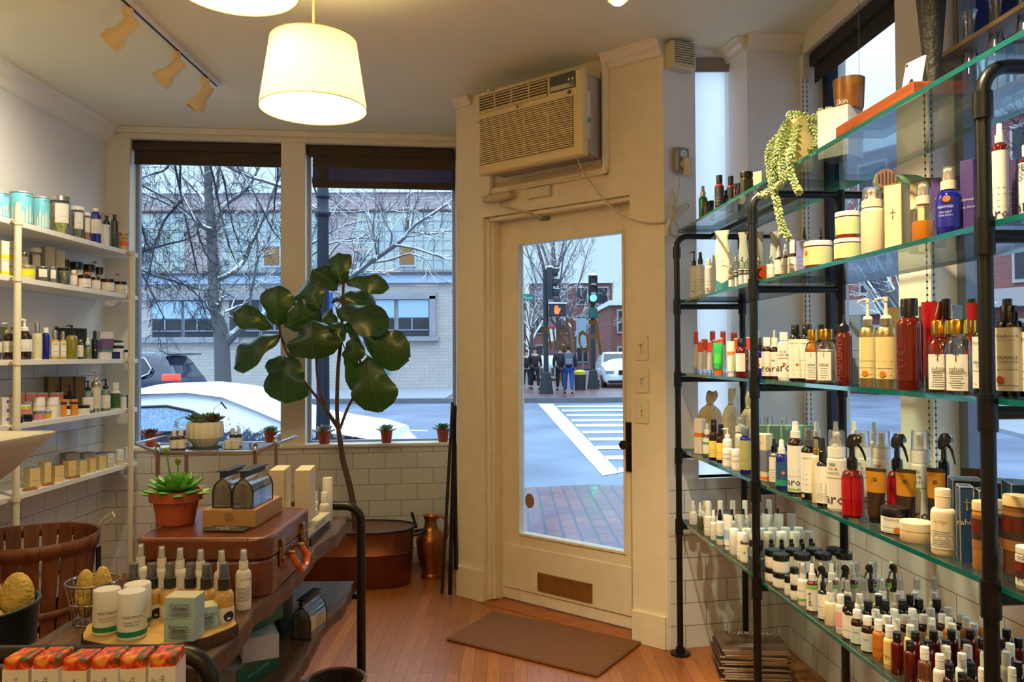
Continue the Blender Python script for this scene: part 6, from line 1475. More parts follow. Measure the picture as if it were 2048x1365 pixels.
jarstack(1,1581,1598,1170,1136,.06,'just left of the domed mini bottles','by the domed bottles')
row(mkb('foam_bottle','mini white bottle under a clear dome','bottle','mini domed bottles on the lowest glass shelf',cap='domec',capf=.36,cm=WC,texts=[('ROOTS.',.5,.006,DK)],band=((0,.12,(120,180,60)),)),5,1595,1616,1126,.055)
row(mkb('spray_bottle','mini dark red bottle with white spray top','bottle','mini dark red sprays',body=AMBR,cap='spray',capf=.36,cm=WC,lz=(.04,.56),span=4.2,texts=[('yarok',.46,.017,(60,40,40),.1,True)],band=((.86,.98,(120,190,60)),)),5,1612,1635,1126,.060)
row(mkb('trigger_bottle','mini brown bottle with glossy black trigger head','bottle','mini bottles with black trigger heads',body=BLKB,cap='trigger',capf=.44,cm=pm((18,14,13),.1,coat=.7),lz=(.04,.5),span=4.2,lines=4),4,1635,1656,1132,.070)
row(mkb('spray_bottle','cream mini spray with pointed clear cap','bottle','white pointed sprays, row before the trigger heads',body=CRMB,cap='sprayc',capf=.46,cm=WC),7,1648,1673,1160,.050)
row(mkb('lotion_bottle','white mini bottle with pink label','bottle','pink-labelled mini bottles',body=WHB,cap='flip',capf=.22,cm=WC,band=((.1,.8,(232,170,170)),)),6,1671,1692,1190,.052)
row(mkb('shampoo_bottle','mini black-capped cream-labelled bottle, far row','bottle','mini cream-labelled bottles, far row',body=BLKB,cap='flip',capf=.22,cm=BC,lz=(.05,.62),lines=3,span=5),3,1684,1706,1193,.085,nt=False)
row(mkb('shampoo_bottle','mini black-capped cream-labelled bottle, near row','bottle','mini cream-labelled bottles, near row',body=BLKB,cap='flip',capf=.22,cm=BC,lz=(.05,.68),lines=4,span=5),6,1688,1714,1203,.047)
BWL=dict(body=AMB,cap='flip',capf=.24,cm=WC,lz=(.06,.56),span=5,band=((.0,.9,(206,220,214)),),texts=[('TAME',.6,.006,DK)])
row(mkb('shampoo_bottle','mini brown bottle with white cap, far row','bottle','mini brown bottles with white caps, far row',**BWL),6,1702,1727,1221,.049)
row(mkb('shampoo_bottle','mini brown bottle with white cap, near row','bottle','mini brown bottles with white caps, near row',**BWL),6,1722,1748,1233,.049)
row(mkb('shampoo_bottle','mini amber shampoo with white cap','bottle','mini amber shampoos',body=pm((190,112,36),.08,coat=.8),cap='flip',capf=.26,cm=WC,texts=[('rahua',.3,.012,(120,70,30))],lc=pm((196,118,40),.1),span=2),7,1744,1769,1240,.045)
row(mkb('conditioner_bottle','mini cream-coloured bottle beside the amber shampoos','bottle','mini cream conditioners',body=pm((236,206,130),.25,coat=.4),cap='flip',capf=.26,cm=WC,texts=[('rahua',.3,.012,(120,80,40))],lc=pm((236,206,130),.3),span=2),5,1766,1792,1252,.052)
row(mkb('shampoo_bottle','slim dark red mini bottle, far row','bottle','mini dark red bottles, far row',body=AMBR,cap='flip',capf=.2,cm=BC),7,1780,1806,1265,.045)
row(mkb('shampoo_bottle','slim dark red mini bottle, near row','bottle','mini dark red bottles, near row',body=AMBR,cap='flip',capf=.2,cm=BC),7,1807,1833,1283,.043)
row(mkb('shampoo_bottle','mini brown-filled bottle with white cap','bottle','mini brown-filled bottles',body=pm((104,60,34),.1,coat=.8),cap='flip',capf=.26,cm=WC,texts=[('rahua',.3,.013,(220,200,160))],lc=pm((104,60,34),.1),span=2),6,1834,1862,1294,.050)
row(mkb('conditioner_bottle','mini pale bottle with white cap at bottom right','bottle','mini pale bottles',body=WHB,cap='flip',capf=.26,cm=WC,texts=[('ACURE',.5,.009,DK)],span=2),5,1865,1893,1309,.050)
row(mkb('conditioner_bottle','mini brown bottle with wide black cap','bottle','mini brown bottles with wide black caps',body=AMB,cap='flip',capf=.26,cm=BC),5,1884,1911,1328,.050)
row(mkb('conditioner_bottle','mini dark bottle with black cap cut by the bottom edge','bottle','mini dark bottles at the bottom edge',body=AMB,cap='flip',capf=.26,cm=BC),2,1911,1940,1348,.16,nt=False)
row(mkb('conditioner_bottle','pale-capped mini bottle cut by the bottom edge','bottle','mini bottles with pale caps at the bottom edge',body=WHB,cap='flip',capf=.26,cm=WC),3,1952,1978,1338,.06)
# ================================================================== LEFT SHELVES
LSX=-2.30;LZ={1:1.992,2:1.73,3:1.344,4:1.045,5:.716};LY0,LY1=1.6,4.72
SHW=pm((232,226,212),.45,var=.02,scale=20,name='white_shelf_board')
ws=thing('wall_shelving','white shelf boards on round white posts along the left wall','shelving unit')
for k,z in LZ.items():
 ya=3.42 if k>3 else LY0;MB().box(((LSX-2.545)/2,(ya+LY1)/2,z-.013),(abs(LSX+2.545),LY1-ya,.026),SHW).build('shelf_board',ws,smooth=0,bevel=.002)
for y in(3.54,4.60,1.72):
 zp=1.95 if y==4.60 else 2.05;MB().lathe([(.016,0),(.016,zp),(.012,zp+.003),(.012,zp+.02),(.0001,zp+.025)],pm((230,220,190),.35),18,cx=LSX+.018,cy=y).build('post',ws)
 for z in LZ.values():
  m=MB();m.lathe([(.0195,-.012),(.0195,.012)],pm((226,216,190),.35),16,cx=LSX+.018,cy=y,z0=z-.013);m.box((LSX+.004,y,z-.013),(.01,.07,.012),pm((226,216,190),.35))
  for sy in(-1,1):m.ball((LSX+.009,y+sy*.03,z-.013),(.004,.006,.006),pm((150,150,150),.3,metal=.8),8,5)
  m.build('clamp',ws)
def item_l(x0,x1,yt,k,d=None,zb=None):
 cx=(x0+x1)/2;dd=.05 if d is None else d
 for _ in range(3):
  p=online(cx,yt,(LSX,3.0),(0,1),(-1,0),dd);r=(x1-x0)/2/F*p.y*math.cos(math.atan2(p.x,p.y))
  if d is None:dd=r+.014
 z=LZ[k]if zb is None else zb
 return p.x,p.y,z,r,max(.015,zat(cx,yt,p.x,p.y)-z)
def rzl(X,Y,k=.8):return face_cam(X,Y)*k+(1-k)*PI/2
def LB(name,label,cat,x0,x1,yt,k,d=None,zb=None,fn=bottle,**kw):
 X,Y,z,r,h=item_l(x0,x1,yt,k,d,zb);return fn(name,label,cat,(X,Y,z),rzl(X,Y),r,h,**kw)
def LC(name,label,x0,x1,yt,k,d=.08,zb=None,dep=None,wf=1.0,cat='box',**kw):
 X,Y,z,r,h=item_l(x0,x1,yt,k,d,zb);w=2*r*wf;return carton(name,label,cat,(X,Y,z),rzl(X,Y,.55),w,dep or w,h,**kw)
CY=pm((110,196,214),.5,name='sky_blue_canister');LAV=((.04,.5,(206,214,206)),)
for(a,b,yt,lab)in((-22,19,386,'cut by the left edge'),(19,66,385,'standing behind the white post'),(66,100,395,'right beside the herb jar')):
 X,Y,z,r,h=item_l(a,b,yt,1)
 t=jar('tea_canister','sky blue canister with white spires, '+lab,'canister',(X,Y,z),rzl(X,Y),r,h,body=CY,lid=pm((206,206,196),.4,metal=.5),lidf=.04,lab=False,group='sky blue canisters')
 m=MB()
 for q in range(7):
  w=.2;a0=-PI/2-1.0+q*.33;hh=h*(.3+.38*abs(math.sin(q*1.9+1)))
  m.add([((r+.001)*math.cos(a0+dx),(r+.001)*math.sin(a0+dx),zz)for dx,zz in((-w/2,.01),(w/2,.01),(w/2,hh*.7),(0,hh),(-w/2,hh*.7))],[(0,1,2,3,4)],pm((222,216,196),.6))
 m.cyltext('osmia',r+.001,-PI/2+.5,h*.84,.016,pm((60,90,100),.6));m.build('spire_print',t,smooth=0)
HERB=pm((170,140,50),.9,var=.9,scale=55,bump=1,bscale=70,name='dried_herbs');HERG=pm((104,112,62),.9,var=.4,scale=90,bump=1,bscale=150,name='green_herbs')
GL=GLASSC
def hj(label,x0,x1,yt,k,fill,lid=SC_,d=None,lf=.12,lab=True,**kw):return LB('herb_jar',label,'jar',x0,x1,yt,k,d,fn=jar,body=GL,fill=fill,lid=lid,lidf=lf,lab=lab,span=1.4,lz=(.3,.8),lines=2,**kw)
hj('large glass jar of yellow dried flowers on the top left shelf',99,142,394,1,HERB)
hj('glass jar of green herbs with white lid, top left shelf',142,169,414,1,HERG,WC)
hj('narrow jar of orange salt with white lid, top left shelf',166,182,426,1,pm((206,130,84),.8,var=.3,scale=80),WC)
LB('tonic_bottle','cobalt blue bottle with cream label on the top left shelf','bottle',180,203,417,1,body=COB,cap='screw',capf=.1,cm=WC,lz=(.28,.68),span=3.6,lines=5)
LB('powder_tub','cream tub right of the cobalt bottle, top left shelf','tub',201,219,450,1,fn=jar,lid=WC,lidf=.12,lines=3)
DGR=pm((26,46,26),.08,coat=.6,name='dark_green_liquid')
for(a,b,yt,d,lab)in((206,221,432,.12,'left, behind the cream tub'),(222,237,430,.06,'right, beside the small tin')):
 LB('oil_bottle','dark green bottle with black cap, '+lab,'bottle',a,b,yt,1,d=d,body=DGR,cap='screw',capf=.1,cm=BC,lz=(.55,.75),sh=.02)
LC('product_box','cream box with red edge behind the dark green bottles, top left shelf',200,236,429,1,d=.19,dep=.04,c=(206,196,170),edge=(180,40,40))
LB('candle_tin','small tin with orange band at the end of the top left shelf','tin',236,258,467,1,fn=jar,body=pm((206,176,120),.4),lid=pm((180,150,90),.3,metal=.6),lidf=.1,lc=pm((206,176,120),.5),texts=[('INDIE',.75,.012,DK)],band=((.3,.6,(236,110,70)),),lz=(.05,.9))
# shelf 2
for(yt,zb,lab)in((524,None,'lower'),(485,'x','upper')):
 X,Y,z,r,h=item_l(-10,36,yt,2,.06)
 if zb:z=PREV;h=zat(13,yt,X,Y)-z
 carton('product_box',lab+' white box with yellow stripe at the left edge, second shelf','box',(X,Y,z),rzl(X,Y,.5),2*r,2*r,h-.0005,c=(226,222,206),band=((.1,.3,(230,214,40)),),texts=[('INDIE',.6,.01,DK)]);PREV=z+h
hj('brown herb jar in the back row behind the yellow-labelled tin',36,59,502,2,pm((120,70,40),.9,var=.4,scale=80),d=.16)
hj('green herb jar in the back row behind the yellow-labelled tin',59,83,497,2,HERG,WC,d=.16)
LC('product_box','plain beige box in the back row of the second shelf',84,107,495,2,d=.16,c=(200,190,172))
LC('product_box','beige box with fine print right of the plain beige box',107,127,502,2,d=.15,c=(206,196,176),lines=3)
LB('salve_tin','wide tin with bright yellow label on the second left shelf','tin',31,71,531,2,fn=jar,body=pm((206,186,130),.4),lid=pm((196,180,140),.3,metal=.6),lidf=.18,lc=pm((206,186,130),.5),band=((.3,.85,(240,220,20)),),lz=(.05,.95),texts=[('INDIE LEE',.88,.008,DK)])
hj('jar of brown grains with silver lid, second left shelf',71,97,533,2,pm((170,110,50),.9,var=.3,scale=90))
hj('jar of pale green salts with silver lid, second left shelf',97,114,534,2,pm((186,186,140),.9,var=.2,scale=90),d=.05)
hj('jar of mossy herbs with dark lid, second left shelf',114,140,537,2,HERG,BC,lab=False)
LB('serum_bottle','small peach bottle with white cap between the herb jars and dark-lidded jars','bottle',140,155,541,2,body=pm((214,160,130),.3),cap='flip',capf=.2,cm=WC,lines=3)
for(a,b,yt,c,lab)in((155,182,551,(110,50,34),'brown-speckled jar with black lid and spoon on top'),(182,201,555,(206,150,120),'cream-labelled jar with black lid, narrowest in the front row'),(201,229,559,(150,70,60),'jar with red speckles and black lid with wooden scoop'),(228,254,564,(206,130,40),'orange jar with black lid at the end of the second shelf')):
 LB('scrub_jar',lab,'jar',a,b,yt,2,fn=jar,body=pm(c,.3,var=.5,scale=60),lid=BC,lidf=.2,span=2.4,lz=(.1,.72),lines=3)
for(a,b,yt,lab)in((126,139,520,'leftmost, reddish one'),(139,166,525,'second from left'),(166,191,530,'third from left'),(191,207,535,'rightmost one')):
 LB('scrub_jar','black-lidded jar in the back row of the second left shelf, '+lab,'jar',a,b,yt,2,d=.16,fn=jar,body=pm((90,70,60),.3),lid=BC,lidf=.2,span=2.4,lz=(.1,.72),group='back row dark jars')
WD=woodmat('spoon_wood',(150,96,50),(200,140,84),'Y',3)
def scoop(label,px0,py0,px1,py1,d):
 p,q=(online(a,b,(LSX,3),(0,1),(-1,0),d)for a,b in((px0,py0),(px1,py1)));m=MB();m.tube([p,(p+q)/2,q],[.003,.003,.004],WD,6);m.ball(q,(.012,.012,.008),WD,10,6)
 tag(m.build('wooden_scoop'),label,'scoop')
scoop('light wooden scoop leaning out of the red-speckled jar',222,562,236,549,.04);scoop('golden wooden scoop lying on the brown-speckled jar',164,549,173,547,.04);scoop('brown wooden scoop lying on the back row jars',182,527,190,525,.15)
# shelf 3
for(a,b,yt,lab)in((-26,4,648,'cut by the left edge'),(4,32,646,'right behind the white post'),(33,65,639,'right of the white post')):
 LB('pump_bottle','brown bottle with white pump and cream label, '+lab,'bottle',a,b,yt,3,body=AMB,cap='pump',capf=.29,cm=WC,lz=(.2,.5),span=4,lines=6,group='brown pump bottles')
LB('lotion_bottle','pale bottle with silver and white cap on the third left shelf','bottle',64,85,645,3,body=pm((226,216,170),.3),cap='screw',capf=.3,cm=SC_,neck=.02,texts=[('C',.6,.012,DK)],lc=pm((226,216,170),.3))
LB('tonic_bottle','dark blue bottle with white label, third left shelf','bottle',84,100,656,3,body=COB,cap='flip',capf=.16,cm=WC,lz=(.08,.7),span=4)
for(a,b,yt,lab)in((100,119,661,'left'),(119,133,663,'right')):
 LB('oil_bottle',lab+' one of two yellow oil bottles with silver tops','bottle',a,b,yt,3,body=YEL,cap='screw',capf=.3,cm=SC_,neck=.009,lz=(.1,.62),span=1.9,texts=[('VER',.8,.012,DK)],lines=2)
LB('pump_bottle','large olive soap bottle with black pump, third left shelf','bottle',131,156,651,3,body=OLI,cap='pump',capf=.28,cm=BC,lz=(.36,.52),span=3.6)
LB('spray_bottle','small dark bottle right of the olive pump bottle','bottle',155,167,680,3,body=pm((40,60,50),.1,coat=.5),cap='screw',capf=.12,cm=SC_,lines=3)
LB('dropper_bottle','small clear dropper bottle with white bulb, third left shelf','bottle',167,184,675,3,body=clear((230,236,220),.3,.03,'dropper_glass'),cap='dropper',capf=.35,cm=WC,liquid=(.8,pm((206,206,150),.1,coat=.5)),lz=(.15,.55),span=2)
LB('serum_bottle','slim black bottle with gold dot, third left shelf','bottle',183,196,662,3,body=BLKB,cap='screw',capf=.26,cm=BC,lc=BLKB,dot=(.35,.005,(200,130,60),0))
PURL=(110,84,130)
LC('product_box','purple and green patterned box, third left shelf',195,222,678,3,d=.15,c=PURL,band=((.25,.45,(90,150,110)),),dep=.08)
LC('product_box','white carton lying on the purple patterned box',192,222,664,3,d=.16,zb=LZ[3]+.112,c=(226,220,214),dep=.08)
LC('soap_box','low white box at the shelf front before the purple box',195,222,705,3,d=.03,c=(232,226,220),dep=.04)
LC('product_box','navy blue box right of the low white box',221,238,704,3,d=.035,c=(26,26,90),dep=.04)
LB('balm_jar','lower of two stacked white jars with black lids, third left shelf','jar',222,248,692,3,d=.09,fn=jar,body=WHB,lid=BC,lidf=.2,lines=2)
X,Y,z,r,h=item_l(222,248,692,3,.09);jar('balm_jar','upper of two stacked white jars with black lids, third left shelf','jar',(X,Y,z+h+.0005),rzl(X,Y),r*.8,.032,body=WHB,lid=BC,lidf=.4)
LB('balm_jar','small white jar with black lid at the end of the third shelf','jar',248,263,700,3,fn=jar,body=WHB,lid=BC,lidf=.26,lines=2)
LC('storage_box','large black box behind the bottles on the third left shelf',96,182,657,3,d=.21,dep=.05,c=(26,26,28),wf=.8)
LC('storage_box','long muted green box behind the brown pump bottles',-20,62,655,3,d=.215,dep=.04,c=(110,130,104),wf=.8)
LB('pump_bottle','black pump bottle between the yellow oils and the black box','bottle',107,122,653,3,d=.15,body=BLKB,cap='pump',capf=.25,cm=BC)
# shelf 4
zz=LZ[4]
for k,lab in enumerate(('bottom','middle','top')):
 p=online(8,850,(LSX,3),(0,1),(-1,0),.05);carton('soap_box',lab+' of three stacked white boxes with purple emblem, fourth left shelf','box',(p.x,p.y,zz),rzl(p.x,p.y,.5),.05,.06,.041,c=(216,214,206),group='stacked emblem boxes',texts=[('\u25cf',.4,.02,(120,90,160)),('o',.35,.03,(120,90,160))]);zz+=.0415
for k,(a,b)in enumerate(((24,46),(47,69),(69,92),(93,122))):
 LC('product_box','pink-topped pale box in the back row, '+('first','second','third','fourth')[k]+' from left',a,b,786,4,d=.14,c=(206,206,190),band=((.7,.95,(214,130,130)),(0,.1,(190,206,190))),group='pink-topped boxes')
FACE=pm((220,120,130),.5,var=.5,scale=30)
def dj(label,x0,x1,yt,d=None,c=(220,120,130),zb=None):return LB('balm_jar',label,'jar',x0,x1,yt,4,d,zb,fn=jar,body=WHB,lid=SC_,lidf=.25,lc=pm(c,.5,var=.4,scale=50),lz=(.05,.7),span=5)
t=dj('lower silver-lidded jar of a stack left on the fourth shelf',35,62,828,.07);X,Y,z,r,h=item_l(35,62,828,4,.07);jar('balm_jar','green and pink jar with silver lid on top of another jar, fourth left shelf','jar',(X,Y,z+h+.0005),rzl(X,Y),r,zat(48,804,X,Y)-z-h,body=WHB,lid=SC_,lidf=.2,lc=pm((190,190,70),.5,var=.4,scale=50),band=((.1,.5,(226,110,120)),))
for(a,b,lab)in((66,90,'left'),(92,118,'right')):LB('powder_canister',lab+' one of two plain white canisters on the fourth left shelf','canister',a,b,795,4,d=.09,fn=jar,body=WHB,lid=WC,lidf=.4,lidover=1.02,lines=4,lab=True)
LB('balm_jar','black squat jar left of the dark pair, fourth left shelf','jar',26,47,834,4,d=.03,fn=jar,body=pm((20,22,30),.2),lid=BC,lidf=.3,lab=False)
LB('balm_jar','black squat jar left of the pink-labelled jar, fourth left shelf','jar',47,66,830,4,d=.03,fn=jar,body=pm((20,22,30),.2),lid=BC,lidf=.3,lab=False)
dj('pink-labelled jar with silver lid at the shelf front',66,88,822,.03);dj('orange-labelled jar with silver lid at the shelf front',88,103,822,.04,(230,150,50))
for(a,b,lab)in((123,132,'left'),(141,154,'right')):LC('serum_box',lab+' one of two slim orange boxes on the fourth left shelf',a,b,799,4,d=.03,c=(230,140,30),band=((.7,.85,(60,40,40)),))
LB('balm_jar','taller black-lidded jar behind the two orange boxes','jar',124,154,791,4,d=.12,fn=jar,body=WHB,lid=BC,lidf=.2)
LB('balm_jar','small dark jar between the two orange boxes','jar',132,141,812,4,d=.04,fn=jar,body=AMB,lid=BC,lidf=.3)
LB('balm_jar','squat white jar with wide black lid right of the orange boxes','jar',155,180,811,4,fn=jar,body=WHB,lid=BC,lidf=.3,lines=2)
for k,(a,b)in enumerate(((90,116),(116,144),(144,170))):LC('kraft_box','tall brown kraft box against the tiles, '+('left','middle','right')[k]+' of three',a,b,754,4,d=.21,dep=.05,c=(140,116,70),wf=.9,group='kraft boxes')
for k,(a,b)in enumerate(((87,101),(109,122),(134,147))):LB('pump_bottle','dark bottle with black pump before the kraft boxes, '+('left','middle','right')[k]+' of three','bottle',a,b,770,4,d=.165,body=AMB,cap='pump',capf=.3,cm=BC,group='dark pump bottles')
for(a,b,yt,lab)in((165,187,762,'left'),(202,221,759,'right')):LB('pump_bottle',lab+' one of two clear pump bottles around the tall silver one','bottle',a,b,yt,4,body=clear((226,236,226),.3,.03,'pump_glass'),cap='pump',capf=.3,cm=BC,liquid=(.7,pm((200,212,190),.15)),lz=(.1,.5),lines=3)
LB('pump_bottle','tall silver and cream bottle with pale pump, fourth left shelf','bottle',182,202,744,4,body=SILV,cap='pump',capf=.22,cm=pm((200,170,150),.3),lz=(.1,.62),span=5,lines=2,lc=pm((226,214,180),.4))
LB('lotion_bottle','white bottle with dark green label, fourth left shelf','bottle',221,241,766,4,cap='flip',capf=.26,cm=WC,lz=(.06,.68),span=5,lc=pm((50,80,34),.5,var=.5,scale=40))
LB('balm_jar','small cream jar with silver lid right of the green-labelled bottle','jar',241,253,789,4,fn=jar,body=WHB,lid=SC_,lidf=.16,lab=False)
LB('balm_jar','small purple jar at the end of the fourth left shelf','jar',253,265,790,4,fn=jar,body=pm((84,40,110),.3),lid=BC,lidf=.2,lab=False)
# shelf 5: soaps
tops=[(90,110,130),(206,130,60),(96,90,50),(110,80,56),(110,160,130),(160,130,100),(110,136,170)]
for k,(a,b,yt)in enumerate(((48,80,936),(80,100,925),(99,127,931),(127,151,921),(151,172,921),(172,190,917),(190,210,911))):
 LC('soap_box','cream soap box in the front row on the lowest left shelf, '+('first','second','third','fourth','fifth','sixth','seventh')[k]+' from left',a,b,yt,5,d=.045+.02*(k==1),c=(226,200,140),topc=tops[k],lines=2,wf=.72,dep=.06,group='cream soap boxes')
for k,(a,b,yt)in enumerate(((211,228,908),(229,247,900),(247,262,895))):
 LC('soap_box','white soap box with line drawing, '+('left','middle','right')[k]+' of three at the shelf end',a,b,yt,5,d=.08,c=(226,220,206),lines=2,wf=.8,texts=[('\u25cb',.4,.02,(190,110,90))],group='white soap boxes')
for k,(a,b)in enumerate(((212,228),(231,249),(250,268))):LC('soap_box','small cream bar before the white soap boxes, '+('left','middle','right')[k]+' of three',a,b,924-k*4,5,d=.025,c=(220,206,166),wf=.8,dep=.03,group='small cream bars')
for k,(a,b)in enumerate(((122,157),(158,188),(190,212))):LC('soap_box','flat grey-lilac box in the back row of soaps, '+('left','middle','right')[k]+' of three',a,b,906,5,d=.17,c=(150,140,140),topc=(90,84,96),wf=.9,dep=.07,group='flat back row soap boxes')
for k,(a,b,yb)in enumerate(((42,78,978),(82,110,962),(128,164,948))):
 p=online((a+b)/2,yb,(LSX,3),(0,1),(-1,0),.018);m=MB();w=(b-a)/F*p.y*.75
 for q in range(5):m.box((-w/2+w*(q+.5)/5,0,.008),(w/5*.6,.026,.008),WD)
 m.box((0,0,.003),(w,.03,.005),WD);tag(m.build('soap_dish',loc=(p.x,p.y,LZ[5]),rz=PI/2-.2,smooth=0),'slatted wooden soap dish at the lowest left shelf front, '+('nearest','middle','farthest')[k]+' of three','soap dish','wooden soap dishes')

# ================================================================== SINK, BASKETS
SK=pm((238,226,196),.14,coat=.5,name='glazed_sink');m=MB()
def srect(x0,x1,y0,y1,z,r=.03):
 out=[]
 for(cx,cy,a0)in((x1-r,y1-r,0),(x0+r,y1-r,1),(x0+r,y0+r,2),(x1-r,y0+r,3)):
  for q in range(4):a=PI/2*(a0+q/3);out.append((cx+r*math.cos(a),cy+r*math.sin(a),z))
 return out
sx1,sy1,sz=-1.95,3.31,1.04
m.loft([srect(-2.5,sx1-.20,2.1,sy1-.24,sz-.26),srect(-2.53,sx1-.10,2.0,sy1-.12,sz-.15),srect(-2.54,sx1-.03,1.92,sy1-.05,sz-.055),srect(-2.54,sx1-.025,1.91,sy1-.035,sz-.045),srect(-2.545,sx1-.002,1.9,sy1-.002,sz-.014),srect(-2.545,sx1,1.9,sy1,sz-.005),srect(-2.54,sx1-.008,1.91,sy1-.008,sz),
  srect(-2.51,sx1-.035,1.94,sy1-.035,sz-.004),srect(-2.50,sx1-.06,1.97,sy1-.07,sz-.05),srect(-2.47,sx1-.2,2.1,sy1-.22,sz-.2)],SK)
sink=tag(m.build('farmhouse_sink',smooth=50),'old flared cream ceramic sink at the left edge','sink')
st=thing('sink_stand','dark iron stand carrying the ceramic sink','stand',(-2.35,2.6,0))
for(x,y)in((-2.46,2.2),(-2.22,2.2),(-2.46,2.98),(-2.22,2.98)):MB().tube([(x+2.35,y-2.6,0),(x+2.35,y-2.6,sz-.262)],.014,BLACKM,10).build('leg',st)
# bushel basket
BW=woodmat('basket_splint',(76,38,18),(124,66,30),'Z',.6,.55)
bk=thing('bushel_basket','tall brown splint bushel basket on the floor at the left','basket',(-1.98,3.17,0));R0_,R1_,HB=.17,.245,.62
for k in range(22):
 a0=2*PI*k/22;m=MB();m.patch(R0_,a0,a0+.245,.005,HB,BW,3,R1_);o=m.build('stave',bk,smooth=0);sd=o.modifiers.new('t','SOLIDIFY');sd.thickness=.004
for(z,w)in((HB-.025,.055),(HB*.55,.03),(HB*.28,.03)):
 m=MB();f=z/HB;r=R0_+(R1_-R0_)*f+.006;m.patch(r,0,2*PI,z-w/2,z+w/2,BW,40,r+w*.12);o=m.build('hoop',bk,smooth=60);sd=o.modifiers.new('t','SOLIDIFY');sd.thickness=.005
MB().lathe([(.0001,.01),(R0_,.01),(R0_,.02),(.0001,.02)],BW,24).build('bottom',bk)
m=MB();m.lathe([(.0001,.40),(.2,.40),(.0001,.47)],pm((120,112,100),.5,var=.5,scale=30),20);m.ball((.02,.04,.50),(.09,.07,.05),clear((240,240,240),.6,.1,'cellophane',milk=.2),12,8);tag(m.build('wrapped_goods',loc=(-1.98,3.17,0)),'cellophane-wrapped goods lying inside the bushel basket','goods')
rb=MB();rb.tube([(.17,.16,HB-.05),(.2,.17,HB+.03),(.24,.18,HB+.06),(.25,.18,HB+.04),(.2,.17,HB+.005)],[.004,.007,.009,.008,.004],pm((230,210,170),.7),6,flat=.3);rb.build('ribbon_tag',bk)
MB().box((.245,.06,HB-.12),(.006,.03,.12),BLACK).build('handle_pad',bk)

# ================================================================== TABLE
TZ=.76;TX0,TX1,TY0,TY1=-1.0,-.60,1.47,2.86
PLK=woodmat('old_plank',(54,36,26),(112,80,58),'Y',.8,.55,.5,wear=(26,16,12))
tb=thing('display_table','rustic thick plank table on a bent black pipe frame','table',(-.83,2.2,0))
def plank(z0,z1,name,dx=0.0):
 m=MB();rg=random.Random(5);L=[];n=24
 for i in range(n+1):y=TY0+(TY1-TY0)*i/n-2.2;L.append((TX1+.83+dx+rg.uniform(-.006,.006)+.008*math.sin(i*.7),y))
 poly=L+[(TX0+.83,TY1-2.2),(TX0+.83,TY0-2.2)]
 m.prism(poly,z0,z1,PLK);m.build(name,tb,smooth=0,bevel=.006,segs=2)
plank(TZ-.05,TZ,'table_top');plank(.475,.52,'lower_shelf',.02);plank(.12,.16,'bottom_shelf',.02)
for y in(TY0-.02,TY1+.01):
 m=MB();xa,xb=TX0-.03+.83,TX1+.035+.83;zt=TZ+.035;R_=.06;pts=[(xa,y-2.2,0),(xa,y-2.2,zt-R_)]+[(xa+R_*(1-math.cos(a)),y-2.2,zt-R_+R_*math.sin(a))for a in[PI/2*k/5 for k in range(1,6)]]
 pts+=[(xb-R_*(1-math.cos(a)),y-2.2,zt-R_+R_*math.sin(a))for a in[PI/2*k/5 for k in range(5,0,-1)]]+[(xb,y-2.2,zt-R_),(xb,y-2.2,0)]
 m.tube(pts,.0165,pm((38,34,32),.35,metal=.5),14);m.build('pipe_frame',tb)
 for z in(.46,.10):MB().tube([(xa,y-2.2,z),(xb,y-2.2,z)],.012,pm((38,34,32),.35,metal=.5),10).build('cross_bar',tb)
def at(px,py,z=TZ):p=onz(px,py,z);return p.x,p.y
def rad(px0,px1,Y):return(px1-px0)/2/F*Y
# suitcase
LEA=pm((94,42,20),.32,coat=.3,var=.25,scale=9,bump=.25,bscale=120,name='brown_leather')
sc=thing('suitcase','old brown leather suitcase lying on the plank table','suitcase',(-.765,2.085,TZ));SL,SW_,SH_=.40,.335,.146
m=MB()
def rr(w,l,r,n=5):
 out=[]
 for(cx,cy,a0)in((w/2-r,l/2-r,0),(-w/2+r,l/2-r,1),(-w/2+r,-l/2+r,2),(w/2-r,-l/2+r,3)):
  for q in range(n):a=PI/2*(a0+q/(n-1));out.append((cx+r*math.cos(a),cy+r*math.sin(a)))
 return out
m.prism(rr(SW_,SL,.045),.0,SH_*.62,LEA);m.build('case_body',sc,smooth=40,bevel=.006)
m=MB();m.prism(rr(SW_+.004,SL+.004,.047),SH_*.63,SH_,LEA);m.build('lid',sc,smooth=40,bevel=.006)
m=MB();m.tube([(x,y,SH_+.0005)for x,y in rr(SW_-.016,SL-.016,.04)],.0012,pm((196,140,84),.6),4,closed=True);m.build('stitching',sc)
BRS=pm((150,116,60),.3,metal=.9,name='brass')
for y in(-.105,.09):
 m=MB();m.box((SW_/2+.003,y,SH_*.55),(.006,.028,.05),BRS);m.box((SW_/2+.007,y,SH_*.72),(.006,.02,.036),BRS);m.ball((SW_/2+.009,y,SH_*.5),(.006,.008,.008),BRS,8,5);m.build('clasp',sc,bevel=.002)
AMBH=pm((196,84,14),.15,coat=.8,name='amber_handle');m=MB();m.tube([(SW_/2+.012,-.05,SH_*.48),(SW_/2+.03,-.052,SH_*.3),(SW_/2+.034,-.03,SH_*.16),(SW_/2+.034,.02,SH_*.16),(SW_/2+.03,.042,SH_*.3),(SW_/2+.012,.04,SH_*.48)],.009,AMBH,10)
m.build('handle',sc);
for y in(-.05,.04):MB().tube([(SW_/2,y,SH_*.5),(SW_/2+.022,y,SH_*.5)],.006,BRS,8).build('handle_mount',sc)
SZT=TZ+SH_+.001
